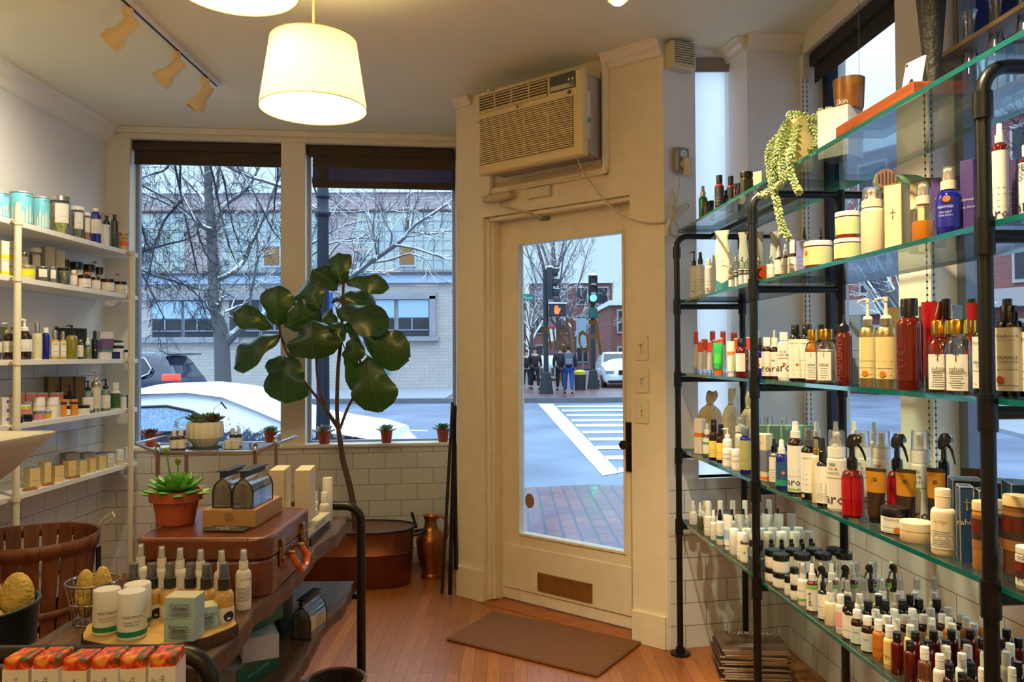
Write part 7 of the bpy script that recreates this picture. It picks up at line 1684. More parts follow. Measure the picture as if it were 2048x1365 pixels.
# terracotta succulent
def rosette(m,R,n,rings_,mat,z=0,up=.5,wide=.34,thick=.1,tilt0=.15,rg=None,jitter=.1):
 rg=rg or random.Random(4)
 for k in range(rings_):
  f=k/max(1,rings_-1);el=tilt0+(1.35-tilt0)*f;L=R*(1-.45*f)
  for i in range(n if k<rings_-1 else max(4,n-3)):
   a=2*PI*(i+.5*(k%2))/n+rg.uniform(-jitter,jitter);e=el+rg.uniform(-jitter,jitter);T=Matrix.Translation((0,0,z))@Matrix.Rotation(a,4,'Z')@Matrix.Rotation(-e,4,'Y');w=L*wide;th=L*thick;rings=[]
   for(s_,ww,hh)in((0,.35,.6),(.3,.75,.9),(.62,1,1),(.85,.62,.7),(1,.05,.1)):
    rings.append([(L*s_,w*ww/2*math.cos(q),th*hh/2*math.sin(q)+L*.12*s_*s_)for q in[2*PI*j/6 for j in range(6)]])
   m.loft(rings,mat,T)
def pot(t,r,h,mat,rim=True,soil=True):
 m=MB();rb=r*.70
 prof=[(.0001,0),(rb,0),(r*.86,h*.68),(r*.87,h*.70)]+([(r,h*.70),(r,h),(r*.9,h)]if rim else[(r,h),(r*.92,h)])+[(r*.84,h*.88),(.0001,h*.88)]
 m.lathe(prof,mat,28);m.build('pot',t,smooth=30)
TER=pm((176,84,48),.8,var=.2,scale=14,bump=.15,bscale=80,name='terracotta');TERP=pm((150,60,40),.6,name='plastic_terracotta')
X,Y=at(352,1046,SZT);t=thing('succulent_plant','bright green succulent in a terracotta pot on the suitcase','potted plant',(X,Y,SZT));pr_=rad(302,401,Y);pot(t,pr_,.088,TER)
SG_=pm((92,150,60),.4,var=.3,scale=20,coat=.1,name='succulent_green');m=MB();rosette(m,.092,11,5,SG_,.078,tilt0=.0,wide=.36,thick=.14);m.build('leaves',t,smooth=60)
m=MB()
for(dx,hh)in((-.018,.155),(.005,.13)):m.tube([(dx*.3,0,.09),(dx,0,hh*.9),(dx*1.3,-.004,hh+.03)],[.003,.0026,.002],SG_,6);m.ball((dx*1.35,-.004,hh+.036),(.008,.008,.012),pm((120,130,60),.6),8,6)
m.build('flower_stalk',t)
# kraft box with clear pouches, slate card
X,Y=at(478,1030,SZT);carton('gift_box','flat kraft cardboard box on the suitcase under the clear pouches','box',(-.735,2.11,SZT),-.03,.14,.21,.045,c=(184,138,84),texts=[('\u25cf',.3,.035,(150,112,70))])
def vinyl(label,X,Y,Z,w,d,h,rz,content):
 t=thing('travel_pouch',label,'pouch',(X,Y,Z),rz);CV=clear((236,238,240),.7,.06,'clear_vinyl',milk=.06);rings=[]
 for f,k in((0,1),(.5,.98),(.72,.78),(.85,.4),(1,.12)):rings.append([(w/2*k*sx,d/2*sy,h*f)for sx,sy in((-1,-1),(0,-1.03),(1,-1),(1,1),(0,1.03),(-1,1))])
 m=MB();m.loft(rings,CV);m.build('vinyl_body',t,smooth=40)
 m=MB();pr2=[(-w/2,-d/2-.001,0),(-w/2,-d/2-.001,h*.5),(-w*.39,-d/2-.001,h*.72),(-w*.1,-d/2-.001,h*.9),(w*.1,-d/2-.001,h*.9),(w*.39,-d/2-.001,h*.72),(w/2,-d/2-.001,h*.5),(w/2,-d/2-.001,0)]
 m.tube(pr2,.002,BLACK,6,closed=True);m.build('piping',t);MB().tube([(p[0],d/2+.001,p[2])for p in pr2],.002,BLACK,6,closed=True).build('piping',t)
 m=MB();m.box((0,0,h+.004),(.012,d*1.05,.018),pm((30,32,38),.5));m.box((0,0,h+.012),(.03,d*1.0,.004),pm((30,32,38),.5));m.build('zipper_band',t,smooth=0,bevel=.001)
 for k in range(content):
  yy=-d*.3+d*.6*k/max(1,content-1);m=MB();m.lathe([(.0001,.002),(w*.3,.002),(w*.3,h*.5),(.0001,h*.5)],pm((214,206,190),.3)if k%2 else pm((90,60,30),.15,coat=.5),14,cy=yy);m.lathe([(.0001,0),(w*.25,0),(w*.25,h*.14),(.0001,h*.14)],BC,14,cy=yy,z0=h*.5);m.build('travel_jar',t)
vinyl('left clear vinyl pouch with black piping on the kraft box',-.766,2.10,SZT+.0455,.05,.12,.082,-.05,2)
vinyl('right clear vinyl pouch with black piping on the kraft box',-.704,2.09,SZT+.0455,.055,.14,.085,-.05,3)
X,Y=at(455,1061,SZT);t=thing('slate_sign','small dark slate tag with white handwriting lying on the suitcase','sign',(X,Y,SZT),-.1)
MB().box((0,0,.003),(.105,.05,.005),pm((50,48,44),.8,bump=.3,bscale=60)).build('slate',t,smooth=0,bevel=.002)
m=MB();wc=pm((220,214,196),.8)
for k,s_ in enumerate(('ursa','travel kits','$18')):vs,fs=text2d(s_);m.add([(x*.016-.0,.012-k*.015+y*.014,.0062)for x,y in vs],fs,wc)
m.build('handwriting',t,smooth=0)
# back of the table: books, white boxes, small bottles
def book(label,z,w,l,h,x,y,rz,c,spine,txt=None,size=.02):
 t=thing('book',label,'book',(x,y,z),rz);cm=pm(c,.5);m=MB();m.box((0,0,.0015),(w,l,.003),cm);m.box((0,0,h-.0015),(w,l,.003),cm);m.box((w/2-.0015,0,h/2),(.003,l,h),pm(spine,.5));m.build('cover',t,smooth=0,bevel=.001)
 MB().box((-.004,0,h/2),(w-.008,l-.008,h-.006),pm((214,196,150),.8)).build('pages',t,smooth=0)
 if txt:m=MB();T=Matrix.Translation((w/2+.0006,0,h*.3))@Matrix.Rotation(PI/2,4,'Z');m.flattext(txt,T,size,DARKTXT);m.build('spine_lettering',t,smooth=0)
book('bottom book with dark marbled spine, stacked behind the suitcase',TZ,.19,.27,.024,-.725,2.53,.03,(60,50,44),(50,46,44),'BEKAERT',.02)
book('middle white book of the stack behind the suitcase',TZ+.0245,.18,.26,.027,-.725,2.54,-.02,(226,214,184),(232,224,200),'ITALIAN STYLE',.019)
book('top thin cream book under the white boxes',TZ+.052,.15,.21,.018,-.745,2.54,-.05,(232,220,186),(226,214,180))
BZ=TZ+.0705
for(px0,px1,yt,y,lab)in((530,579,932,2.50,'left one of two upright white gift boxes on the books'),(582,627,932,2.47,'right one of two upright white gift boxes on the books')):
 X=onY((px0+px1)/2,950,y).x;h=zat((px0+px1)/2,yt+4,X,y)-BZ;carton('gift_box',lab,'box',(X+.01,y,BZ),.1,.046,.115,h,c=(230,216,184),lines=0)
def SB(name,label,px,y,x0,x1,yt,zb,**kw):
 X=onY(px,(yt+1000)/2,y).x;return bottle(name,label,'bottle',(X,y,zb),face_cam(X,y),rad(x0,x1,y),zat(px,yt,X,y)-zb,**kw)
SB('lotion_bottle','tall plain white bottle at the far corner of the plank table',655,2.78,645,665,956,TZ,cap='disc',capf=.5,cm=WC)
SB('serum_bottle','short white bottle with leaf print at the far corner of the table',649,2.70,639,659,985,TZ+.0,cap='flip',capf=.3,cm=WC,lines=2)
SB('lotion_bottle','small white bottle just right of the upright white boxes',632,2.74,627,636,984,TZ,cap='screw',capf=.3,cm=WC)
tr_=thing('sample_tray','tray of tiny clear bottles behind the green succulent','tray',(-.86,2.44,TZ));m=MB();m.box((0,0,.06),(.10,.1,.12),pm((40,40,50),.6));m.build('tray',tr_,smooth=0)
m=MB()
for i in range(5):
 for j in range(4):m.lathe([(.0001,0),(.009,0),(.009,.03),(.005,.036),(.005,.045),(.0001,.045)],GLASSC,10,cx=-.04+i*.02,cy=-.035+j*.022,z0=.121)
 tag(m.build('sample_vials',loc=(-.86,2.44,TZ)),'column of tiny clear vials standing on the tray, '+('first','second','third','fourth','fifth')[i]+' from left','vial','tiny vials on the tray')if i==4 else None
# sprays before the suitcase
for k,(px,yt)in enumerate(((281,1100),(323,1101),(360,1101),(401,1101),(443,1099))):
 X,Y=at(px,1228-abs(k-2)*1,TZ);Y+=.03;bottle('face_spray','white spray bottle with clear cap in the back row, '+('first','second','third','fourth','fifth')[k]+' from left','bottle',(onY(px,1160,1.80).x,1.80,TZ),-.05,.0165,zat(px,yt,-.7,1.80)-TZ,cap='sprayc',capf=.32,cm=WC,lines=9,group='white face sprays')
X,Y=at(487,1218);bottle('face_spray','white spray bottle with clear cap standing apart, nearest the table edge','bottle',(X,Y,TZ),.35,.0172,zat(486,1099,X,Y)-TZ,cap='sprayc',capf=.32,cm=WC,lines=11,texts=[('josh rosebrook',.82,.006,DK,.6)],group='white face sprays')
for k,(px,yt)in enumerate(((267,1126),(304,1126),(340,1125),(381,1125),(413,1127),(448,1125))):
 Yb=1.69 if k<5 else 1.66;X=onY(px,1180,Yb).x;bottle('mist_bottle','amber mist bottle with clear-capped black sprayer, '+('first','second','third','fourth','fifth','sixth')[k]+' from left','bottle',(X,Yb,TZ),.1,.0205,zat(px,yt,X,Yb)-TZ,body=pm((206,160,80),.08,coat=.8,name='amber_mist'),cap='sprayc',capf=.38,cm=pm((36,36,38),.35),lz=(.05,.38),span=4.4,lines=4,texts=[('FACE MIST',.2,.006,DK,.3)],dot=(.62,.011,(30,20,24),.75),group='amber face mists')
# wood slice and what stands on it
WS=woodmat('pale_wood_slice',(190,150,84),(222,184,116),'X',.5,.7,.1);BKM=pm((70,46,30),.95,bump=1,bscale=60,name='tree_bark')
t=thing('wood_slice','round pale slice of tree trunk with bark rim on the table','wood slice',(-.745,1.62,TZ));m=MB();rg=random.Random(2)
pl_=[((.155+.008*math.sin(5*a)+rg.uniform(-.003,.003))*math.cos(a),(.105+.006*math.sin(4*a+1))*math.sin(a))for a in[2*PI*k/40 for k in range(40)]]
m.prism([(x*.985,y*.985)for x,y in pl_],.0,.0255,WS);m.build('slice',t,smooth=0);m=MB();m.loft([[(x,y,0)for x,y in pl_],[(x*1.015,y*1.015,.012)for x,y in pl_],[(x,y,.0245)for x,y in pl_]],BKM,cap=False);m.build('bark',t)
DZ=TZ+.026
for(px,yb,yt,w,lab)in((214,1276,1168,50,'left'),(264,1286,1172,53,'front'),(275,1262,1157,50,'back')):
 X,Y=at(px,yb-4,DZ);Y+=.02;X=onY(px,1220,Y).x;r=rad(px-w/2,px+w/2,Y);h=zat(px,yt+10,X,Y)-DZ
 t=bottle('deodorant_stick','white deodorant stick with green wave, '+lab+' one of three on the wood slice','deodorant',(X,Y,DZ),face_cam(X,Y)+.3,r,h,cap='disc',capf=.42,cm=WC,lz=(.04,.56),span=6.2,band=((.08,.3,(10,120,80)),),texts=[('URSA MAJOR',.86,.007,DK,-.3),('Hoppin Fresh',.66,.006,DK,-.3),('Deodorant',.54,.006,DK,-.3)],lines=0,seg=28)
AQ=(150,190,190)
def dbox_(label,px,yb,z,w,d,h,rz):
 X,Y=at(px,yb,z);Y+=d/2;carton('cream_box',label,'box',(X,Y,z),rz,w,d,h,c=(166,196,196),topc=(206,200,170),lines=8,texts=[('Deodorant',.62,.009,(110,60,80)),('Cream',.45,.009,(110,60,80))],group='aqua printed boxes')
dbox_('lower aqua printed box of the stack on the wood slice',359,1284,DZ,.062,.045,.042,-.08);dbox_('upper aqua printed box of the stack on the wood slice',360,1240,DZ+.0435,.062,.045,.042,-.02);dbox_('single aqua printed box behind the stack on the wood slice',402,1258,DZ,.045,.045,.042,.5)
# soap stand in front: a low crate carrying wrapped soaps, the bucket
cr_=thing('soap_stand','dark wooden stand below the wrapped soaps, nearest the viewer','stand',(-.95,1.27,0));MB().box((0,0,.72),(.95,.30,.04),PLK).build('stand_top',cr_,smooth=0,bevel=.004)
for sx in(-1,1):
 for sy in(-1,1):MB().box((sx*.43,sy*.11,.35),(.05,.05,.70),PLK).build('leg',cr_,smooth=0)
m9,n9,l9,b9=nodemat('floral_wrapping');t9=n9.new('ShaderNodeTexCoord');v9=n9.new('ShaderNodeTexNoise');v9.inputs['Scale'].default_value=34;v9.inputs['Distortion'].default_value=1.5;l9.new(t9.outputs['Object'],v9.inputs['Vector'])
r9=n9.new('ShaderNodeValToRGB');e=r9.color_ramp.elements;e[0].position=.38;e[0].color=lin((50,90,40));e[1].position=.47;e[1].color=lin((214,40,24));q=e.new(.55);q.color=lin((236,90,30));q=e.new(.64);q.color=lin((240,170,60));l9.new(v9.outputs['Fac'],r9.inputs[0]);l9.new(r9.outputs[0],b9.inputs['Base Color']);b9.inputs['Roughness'].default_value=.45
for k,(px,yt)in enumerate(((50,1306),(108,1304),(165,1308),(222,1304),(275,1304),(335,1300))):
 Y=1.26-.01*(k%2);X=onY(px,1330,Y).x;h=zat(px,yt,X,Y)-.741;t=thing('soap_bar','white-banded handmade soap in red floral paper, '+('first','second','third','fourth','fifth','sixth')[k]+' from left','soap',(X,Y,.741),(.02,.04,.0,.1,.14,.1)[k],'floral wrapped soaps')
 MB().box((0,0,h/2),(.040,.050,h),m9).build('wrapped_bar',t,smooth=0,bevel=.004)
 m=MB();m.box((0,0,(h-.018)/2),(.0412,.0512,h-.018),PAPER);T=Matrix.Translation((.004,-.0262,h-.055));m.flattext('handmade',T,.012,GREYTXT,True);m.flattext('soap',Matrix.Translation((-.011,-.0262,h-.045)),.012,GREYTXT,True);m.build('paper_band',t,smooth=0)
GAL=pm((70,84,84),.45,metal=.7,var=.25,scale=8,name='galvanised_steel');bx_,by_=onY(-4,1200,1.34).x,1.34
SPG=pm((214,180,96),.95,bump=1,bscale=110,var=.2,scale=25,name='sea_sponge')
t=thing('metal_bucket','dark galvanised bucket of sponges at the left edge','bucket',(-1.0-.02,1.52,.0));t.location=(-1.212,1.72,.0)
m=MB();BR_=.135;o_=m.lathe([(.0001,.0),(.09,.0),(BR_,.795),(BR_+.004,.80),(BR_-.004,.795),(.09,.55)],GAL,36,cap=False);m.build('bucket_body',t,smooth=40)
MB().tube([(BR_*math.cos(a),BR_*math.sin(a),.798)for a in[2*PI*k/36 for k in range(36)]],.004,GAL,8,closed=True).build('rolled_rim',t)
for k,(dx,dy,dz,rx,rz2)in enumerate(((.065,.03,.915,.036,.055),(-.02,.05,.905,.036,.05),(.0,-.05,.89,.036,.03),(-.05,-.03,.885,.034,.03),(.045,-.035,.885,.03,.025))):
 tag(MB().ball((0,0,0),(rx,.028,rz2),SPG,14,10).build('sponge',loc=(-1.188+dx,1.72+dy,dz-.105)),'yellow sea sponge in the bucket, '+('rightmost tall','leftmost tall','front middle','front left','front right')[k]+' one','sponge','sponges in the bucket')
t=thing('wire_basket','small round wire basket of sponges at the left end of the table','basket',(-.94,1.73,TZ));m=MB()
for(z,r)in((.0,.04),(.045,.048),(.088,.056)):m.tube([(r*math.cos(a),r*math.sin(a),z+.003)for a in[2*PI*k/28 for k in range(28)]],.0018 if z<.08 else .003,CHROME,6,closed=True)
for k in range(22):a=2*PI*k/22;m.tube([(.04*math.cos(a),.04*math.sin(a),.003),(.056*math.cos(a),.056*math.sin(a),.09)],.0011,CHROME,4)
m.build('wire_frame',t)
for k,(dx,rx,rz2,dz)in enumerate(((-.018,.02,.055,.062),(.02,.02,.058,.066))):tag(MB().ball((0,0,0),(rx,.024,rz2),SPG,14,10).build('sponge',loc=(-.94+dx,1.73,TZ+dz)),('left','right')[k]+' yellow sponge in the small wire basket','sponge','sponges in the wire basket')
# lower shelf goods
def at2(px,py):return at(px,py,.52)
GB=(14,84,60)
for k,(x,y,rz,lab)in enumerate(((-.70,2.00,-.25,'bottom'),(-.68,2.04,.45,'middle'),(-.70,2.02,-.35,'top'))):
 t=thing('soap_carton',lab+' green and white carton of three stacked on the lower shelf','box',(x,y,.521+k*.062),rz,'green and white cartons');MB().box((0,0,.03),(.09,.19,.06),pm((196,198,206),.6)).build('white_sleeve',t,smooth=0,bevel=.002)
 m=MB();m.box((.0455,0,.03),(.002,.19,.06),pm(GB,.5));T=Matrix.Translation((.0468,0,.022))@Matrix.Rotation(PI/2,4,'Z');m.flattext("that's a good idea",T,.014,pm((150,190,170),.6));m.build('green_side',t,smooth=0)
vinyl('clear vinyl pouch with blue-black zipper on the lower table shelf',-.615,2.33,.521,.06,.12,.10,-.15,3)
carton('storage_box','black box standing behind the green cartons on the lower shelf','box',(-.74,2.32,.521),0,.12,.12,.17,c=(20,20,22))
t=thing('gift_card','cream card with a dark ribbon bow below the green cartons','card',(-.60,1.86,.161),.2);MB().box((0,0,.15),(.07,.02,.30),pm((226,218,170),.6)).build('card',t,smooth=0);m=MB();m.ball((.012,-.014,.27),(.018,.006,.007),pm((60,36,40),.6),8,5);m.tube([(.012,-.014,.27),(-.002,-.013,.19)],.004,pm((60,36,40),.6),6);m.build('ribbon',t)
t=thing('low_basket','dark oval woven basket on the floor beside the table','basket',(-.62,2.95,0));t.location=(-.69,3.02,0)
t.location=(-.40-.20,2.62,.161);m=MB();m.lathe([(.0001,0),(.075,0),(.095,.09),(.1,.095),(.088,.09),(.07,.01),(.0001,.012)],pm((52,34,20),.8,bump=.6,bscale=90),30);m.build('woven_body',t);MB().tube([(.097*math.cos(a),.097*math.sin(a),.095)for a in[2*PI*k/30 for k in range(30)]],.006,woodmat('rattan',(90,60,34),(150,110,66),'X',2),8,closed=True).build('rim',t)

# ================================================================== CHROME TROLLEY by the window
ty_,tz_=4.05,.88;tx0,tx1=onY(338,897,ty_).x,onY(540,895,ty_).x
tr2=thing('trolley_table','small chrome trolley with a glass top before the left street window','trolley',((tx0+tx1)/2,ty_,0));hw2=(tx1-tx0)/2;hd2=.17
MB().box((0,0,tz_-.005),(2*hw2,2*hd2,.008),clear((190,205,215),.8,.03,'smoked_glass',milk=.15)).build('glass_top',tr2,smooth=0)
for sy in(-1,1):MB().box((0,sy*hd2,tz_-.012),(2*hw2,.014,.022),CHROME).build('side_rail',tr2,smooth=0,bevel=.003)
for sx in(-1,1):
 for sy in(-1,1):MB().lathe([(.0001,0),(.018,0),(.018,.02),(.011,.03),(.011,tz_-.02),(.016,tz_-.01),(.016,tz_+.012),(.010,tz_+.02),(.014,tz_+.034),(.0001,tz_+.044)],CHROME,14,cx=sx*(hw2-.02),cy=sy*hd2).build('leg',tr2,smooth=40)
 MB().tube([(sx*hw2,-hd2,tz_),(sx*(hw2+.09),-hd2,tz_+.035),(sx*(hw2+.1),-hd2+.02,tz_+.037),(sx*(hw2+.1),hd2-.02,tz_+.037),(sx*(hw2+.09),hd2,tz_+.035),(sx*hw2,hd2,tz_)],.008,CHROME,10).build('handle',tr2)
MB().box((0,0,.25),(2*hw2-.03,2*hd2,.01),clear((190,205,215),.8,.03,'smoked_glass',milk=.15)).build('lower_shelf',tr2,smooth=0)
X=onY(410,870,ty_).x;rp_=rad(374,446,ty_);t=thing('succulent_planter','ribbed white planter of mixed succulents on the chrome trolley','potted plant',(X,ty_,tz_));m=MB();N=36;hp=zat(410,844,X,ty_)-tz_
MB().lathe([(.0001,0),(rp_*.9,0),(rp_*.9,.006),(.0001,.006)],pm((70,80,90),.4),24).build('saucer',t)
rings=[]
for(f,k)in((0,.6),(.12,.72),(.35,.96),(.55,1.0),(.8,.98),(1,.93)):rings.append([(rp_*k*(1-(.05 if i%2 else 0))*math.cos(2*PI*i/N),rp_*k*(1-(.05 if i%2 else 0))*math.sin(2*PI*i/N),.006+(hp-.006)*f)for i in range(N)])
m.loft(rings,pm((240,230,206),.4));m.build('pot',t,smooth=20)
m=MB();rg=random.Random(8)
for(dx,dy,R,c,n)in((-.05,0,.05,(80,110,70),9),(-.01,-.03,.045,(110,130,80),9),(.02,.02,.055,(110,170,70),10),(.05,-.01,.05,(90,50,50),9),(-.03,.03,.045,(70,100,60),8)):
 mm_=pm(c,.5,var=.2,scale=30);q=MB();rosette(q,R*1.35,n,4,mm_,0,rg=rg,tilt0=.3);m.add(q.v,q.f,mm_,Matrix.Translation((dx,dy,hp)))
m.build('succulents',t,smooth=60)
m=MB();gs_=pm((110,110,90),.6);m.tube([(.03,0,hp),(.05,0,hp+.07),(.09,0,hp+.10),(.11,0,hp+.07)],.0014,gs_,4);m.tube([(-.05,0,hp),(-.10,0,hp+.03),(-.15,0,hp+.01),(-.16,0,hp-.02)],.0014,gs_,4)
for k in range(6):m.ball((.085+k*.005,0,hp+.10-k*.006),(.006,.004,.004),pm((90,60,60),.6),6,4);m.ball((-.155+(k%2)*.01,0,hp-k*.006),(.007,.004,.004),pm((170,170,90),.6),6,4)
m.build('trailing_stem',t)
for(x0,x1,yt,dy,lab)in((340,356,861,-.1,'left amber bottle with white cap on the trolley, left of the planter'),(353,370,859,-.1,'right amber bottle with white cap on the trolley, left of the planter'),(459,472,857,.0,'left amber bottle with white cap on the trolley, right of the planter'),(472,484,857,.0,'right amber bottle with white cap on the trolley, right of the planter')):
 Y=ty_+dy;px=(x0+x1)/2;X=onY(px,880,Y).x;bottle('essence_bottle',lab,'bottle',(X,Y,tz_),-.1,rad(x0,x1,Y),zat(px,yt,X,Y)-tz_,body=AMB,cap='screw',capf=.32,cm=WC,neck=.012,lz=(.05,.5),span=5,lines=2)
for(x0,x1,lab)in((449,463,'left small cream jar on the trolley'),(463,478,'right small cream jar on the trolley')):
 Y=ty_-.1;px=(x0+x1)/2;X=onY(px,885,Y).x;jar('cream_jar',lab,'jar',(X,Y,tz_),0,rad(x0,x1,Y),zat(px,881,X,Y)-tz_,lidf=.25)
# window sill succulents
for(px,w,c,lab)in((302,30,(120,50,56),'dark red succulent in a small pot on the sill at the left corner'),(541,30,(110,130,90),'green succulent in a small pot just left of the window mullion'),(649,32,(130,130,134),'grey-violet succulent in a small pot before the lamp post'),(773,30,(130,150,120),'pale green succulent in a small pot right of the fig trunk'),(886,30,(70,110,70),'green succulent in a small pot at the right end of the sill')):
 p=online(px,875,wp(0),Vector(wd),Vector((-wd[1],wd[0])),.035);k=p.y/F;t=thing('sill_succulent',lab,'potted plant',(p.x,p.y,SILL));pot(t,w*.44*k,25*k,TERP,False);mm_=pm(c,.5,var=.25,scale=30);m=MB();rosette(m,w*.80*k,10,4,mm_,22*k,tilt0=.2);m.build('leaves',t,smooth=60)

# ================================================================== TUB, FIG TREE, JUG, EASEL
COP=pm((110,62,38),.38,metal=.75,var=.35,scale=5,bump=.1,bscale=20,name='aged_copper');DCOP=pm((40,30,26),.45,metal=.6,name='dark_copper')
tx,ty=-.955,4.62;t=thing('copper_tub','oval aged copper wash boiler used as planter for the fig tree','tub',(tx,ty,0));m=MB();N=48
def oval(a,b,z,p=2.6):return[(a*(abs(math.cos(q))**(2/p))*(1 if math.cos(q)>0 else-1),b*(abs(math.sin(q))**(2/p))*(1 if math.sin(q)>0 else-1),z)for q in[2*PI*i/N for i in range(N)]]
m.loft([oval(.335,.155,.0),oval(.345,.165,.012),oval(.352,.170,.19),oval(.358,.175,.195),oval(.352,.170,.2),oval(.36,.178,.33)],COP,cap=True);
m.build('tub_body',t,smooth=50)
MB().loft([oval(.32,.14,.27),oval(.355,.173,.275)],pm((34,26,22),1,bump=1,bscale=30),cap=True).build('soil',t)
MB().tube([Vector(p)for p in oval(.362,.18,.33)],.008,DCOP,8,closed=True).build('rolled_rim',t)
for sx in(-1,1):
 m=MB();m.tube([(sx*.36,-.05,.29),(sx*.41,-.045,.30),(sx*.43,0,.305),(sx*.41,.045,.30),(sx*.36,.05,.29)],.010,DCOP,8);m.tube([(sx*.37,.05,.31),(sx*.34,.07,.40)],.009,DCOP,8);m.build('handle',t)
fig=thing('fiddle_leaf_fig','tall fiddle-leaf fig with dark glossy leaves before the street windows','potted plant',(tx+.0,ty,.275));BKF=pm((84,56,42),.8,var=.3,scale=40,bump=.6,bscale=70,name='fig_bark')
def fp(x,y,dy=0):v=onY(x,y,4.60+dy);return Vector((v.x-tx,v.y-ty,v.z-.275))
m=MB();tube_path(m,interp([fp(712,1062),fp(710,1035),fp(701,980),fp(686,921),fp(680,880),fp(677,862)]),.021,.014,BKF,10);m.build('trunk',fig)
for pts,r0 in(([fp(677,862),fp(674,820),fp(676,740),fp(682,680),fp(684,640),fp(686,600),fp(687,560)],.013),([fp(676,858),fp(650,815,-.05),fp(636,765,-.08),fp(632,712,-.1),fp(628,660,-.1)],.010),([fp(674,850),fp(640,803,.03),fp(608,763,.05),fp(577,712,.05),fp(562,672,.05),fp(557,640,.05)],.010),([fp(680,858),fp(694,820,-.03),fp(712,782,-.05),fp(720,740,-.05),fp(718,700,-.05),fp(708,660,-.05)],.009)):
 m=MB();tube_path(m,interp(pts),r0,r0*.6,BKF,8);m.build('branch',fig)
ml,nl,ll,bl=nodemat('fig_leaf');bl.inputs['Base Color'].default_value=lin((36,66,30));bl.inputs['Roughness'].default_value=.32;bl.inputs['Coat Weight'].default_value=.25
tn=nl.new('ShaderNodeTexCoord');nn_=nl.new('ShaderNodeTexNoise');nn_.inputs['Scale'].default_value=6;ll.new(tn.outputs['Object'],nn_.inputs['Vector']);rr_=nl.new('ShaderNodeValToRGB');rr_.color_ramp.elements[0].color=lin((16,34,16));rr_.color_ramp.elements[1].color=lin((42,74,28));ll.new(nn_.outputs['Fac'],rr_.inputs[0]);ll.new(rr_.outputs[0],bl.inputs['Base Color'])
tlb=nl.new('ShaderNodeBsdfTranslucent');tlb.inputs[0].default_value=lin((70,120,30));mxl=nl.new('ShaderNodeMixShader');mxl.inputs[0].default_value=.14;ll.new(bl.outputs[0],mxl.inputs[1]);ll.new(tlb.outputs[0],mxl.inputs[2]);ll.new(mxl.outputs[0],nl['Material Output'].inputs[0])
VEIN=pm((96,128,70),.5,name='leaf_vein')
OUT=(.05,.42,.58,.62,.72,.88,1.0,1.03,.95,.72,.08)
def leaf(b,tp_,wpx,db,dt,seed):
 rg=random.Random(seed);P0=fp(b[0],b[1],db);P1=fp(tp_[0],tp_[1],dt);ax=P1-P0;L=ax.length;ax.normalize();W_=wpx*4.6/F
 nrm=Vector((rg.uniform(-.45,.45),-1,rg.uniform(-.1,.6)));nrm=(nrm-ax*nrm.dot(ax)).normalized();sd=ax.cross(nrm).normalized();vs=[];fs=[];nu,nv=20,8
 cup=rg.uniform(.08,.3)
 for i in range(nu+1):
  u=i/nu;f_=u*10;i_=min(9,int(f_));w=W_/2*(OUT[i_]+(OUT[i_+1]-OUT[i_])*(f_-i_))*1.04
  for j in range(nv+1):
   v=j/nv*2-1;wave=.045*W_*math.sin(u*15+(2 if v>0 else 0)+seed)*abs(v)**2
   p=P0+ax*(L*u)+sd*(w*v*(1+.06*math.sin(u*13+seed*2+v)))+nrm*(-cup*W_*v*v*.5+wave+L*.10*math.sin(PI*u)-.10*L*u*u)
   vs.append(p)
 for i in range(nu):
  for j in range(nv):a=i*(nv+1)+j;fs.append((a,a+1,a+nv+2,a+nv+1))
 m=MB();m.add(vs,fs,ml);mid=[vs[i*(nv+1)+nv // 2]+nrm*.001 for i in range(nu+1)];m.tube(mid,.0016,VEIN,4)
 for i in(3,6,9,12,15):
  for e_ in(0,nv):m.tube([mid[i],vs[min(nu,i+2)*(nv+1)+(nv // 4 if e_==0 else 3*nv // 4)]+nrm*.001,vs[min(nu,i+3)*(nv+1)+(1 if e_==0 else nv-1)]+nrm*.001],.0008,VEIN,3)
 m.build('leaf',fig,smooth=80)
LV=[((684,569),(673,505),44,0,0),((676,580),(627,538),40,0,-.05),((690,563),(775,573),30,0,-.05),((637,618),(610,555),56,-.08,0),((682,592),(757,615),46,0,.08),((672,618),(775,652),54,-.05,-.12),((724,672),(813,717),60,-.03,-.1),((708,672),(708,722),36,-.05,-.1),((735,712),(757,824),66,-.05,-.1),((693,705),(727,788),36,0,.06),((692,648),(655,675),42,-.04,-.08),((555,655),(552,573),52,.05,0),((545,655),(466,622),38,.05,.0),((560,668),(462,732),50,.05,0),((567,655),(636,622),50,.0,-.05),((625,640),(626,716),80,-.1,-.15),((575,708),(642,688),34,.04,-.05),((582,708),(563,805),76,.05,-.02),((568,712),(535,752),32,.05,.06),((603,612),(575,602),18,.0,.1),((672,645),(640,628),30,0,.08),((690,650),(724,664),34,0,.05),((684,600),(665,596),22,0,.06)]
for k,(b,tp_,w,db,dt)in enumerate(LV):leaf(b,tp_,w*1.26,db,dt,k+1)
for(b,c)in(((557,640),(555,655)),((628,660),(625,640)),((687,600),(672,618)),((718,700),(735,712)),((708,660),(724,672)),((562,672),(582,708)),((628,660),(637,618)),((682,680),(693,705))):MB().tube([fp(*b),fp(*c)],.0035,BKF,6).build('leaf_stalk',fig)
X,Y=-.503,4.72;t=thing('metal_jug','tall hammered copper jug with curled handle on the floor','jug',(X,Y,0));JG=pm((150,92,50),.28,metal=.9,var=.4,scale=9,bump=.25,bscale=60,name='hammered_copper')
MB().lathe([(.0001,0),(.062,0),(.064,.012),(.056,.03),(.078,.12),(.088,.2),(.090,.235),(.074,.265),(.05,.285),(.04,.31),(.036,.35),(.042,.37),(.05,.377),(.044,.37),(.034,.34)],JG,30).build('jug_body',t)
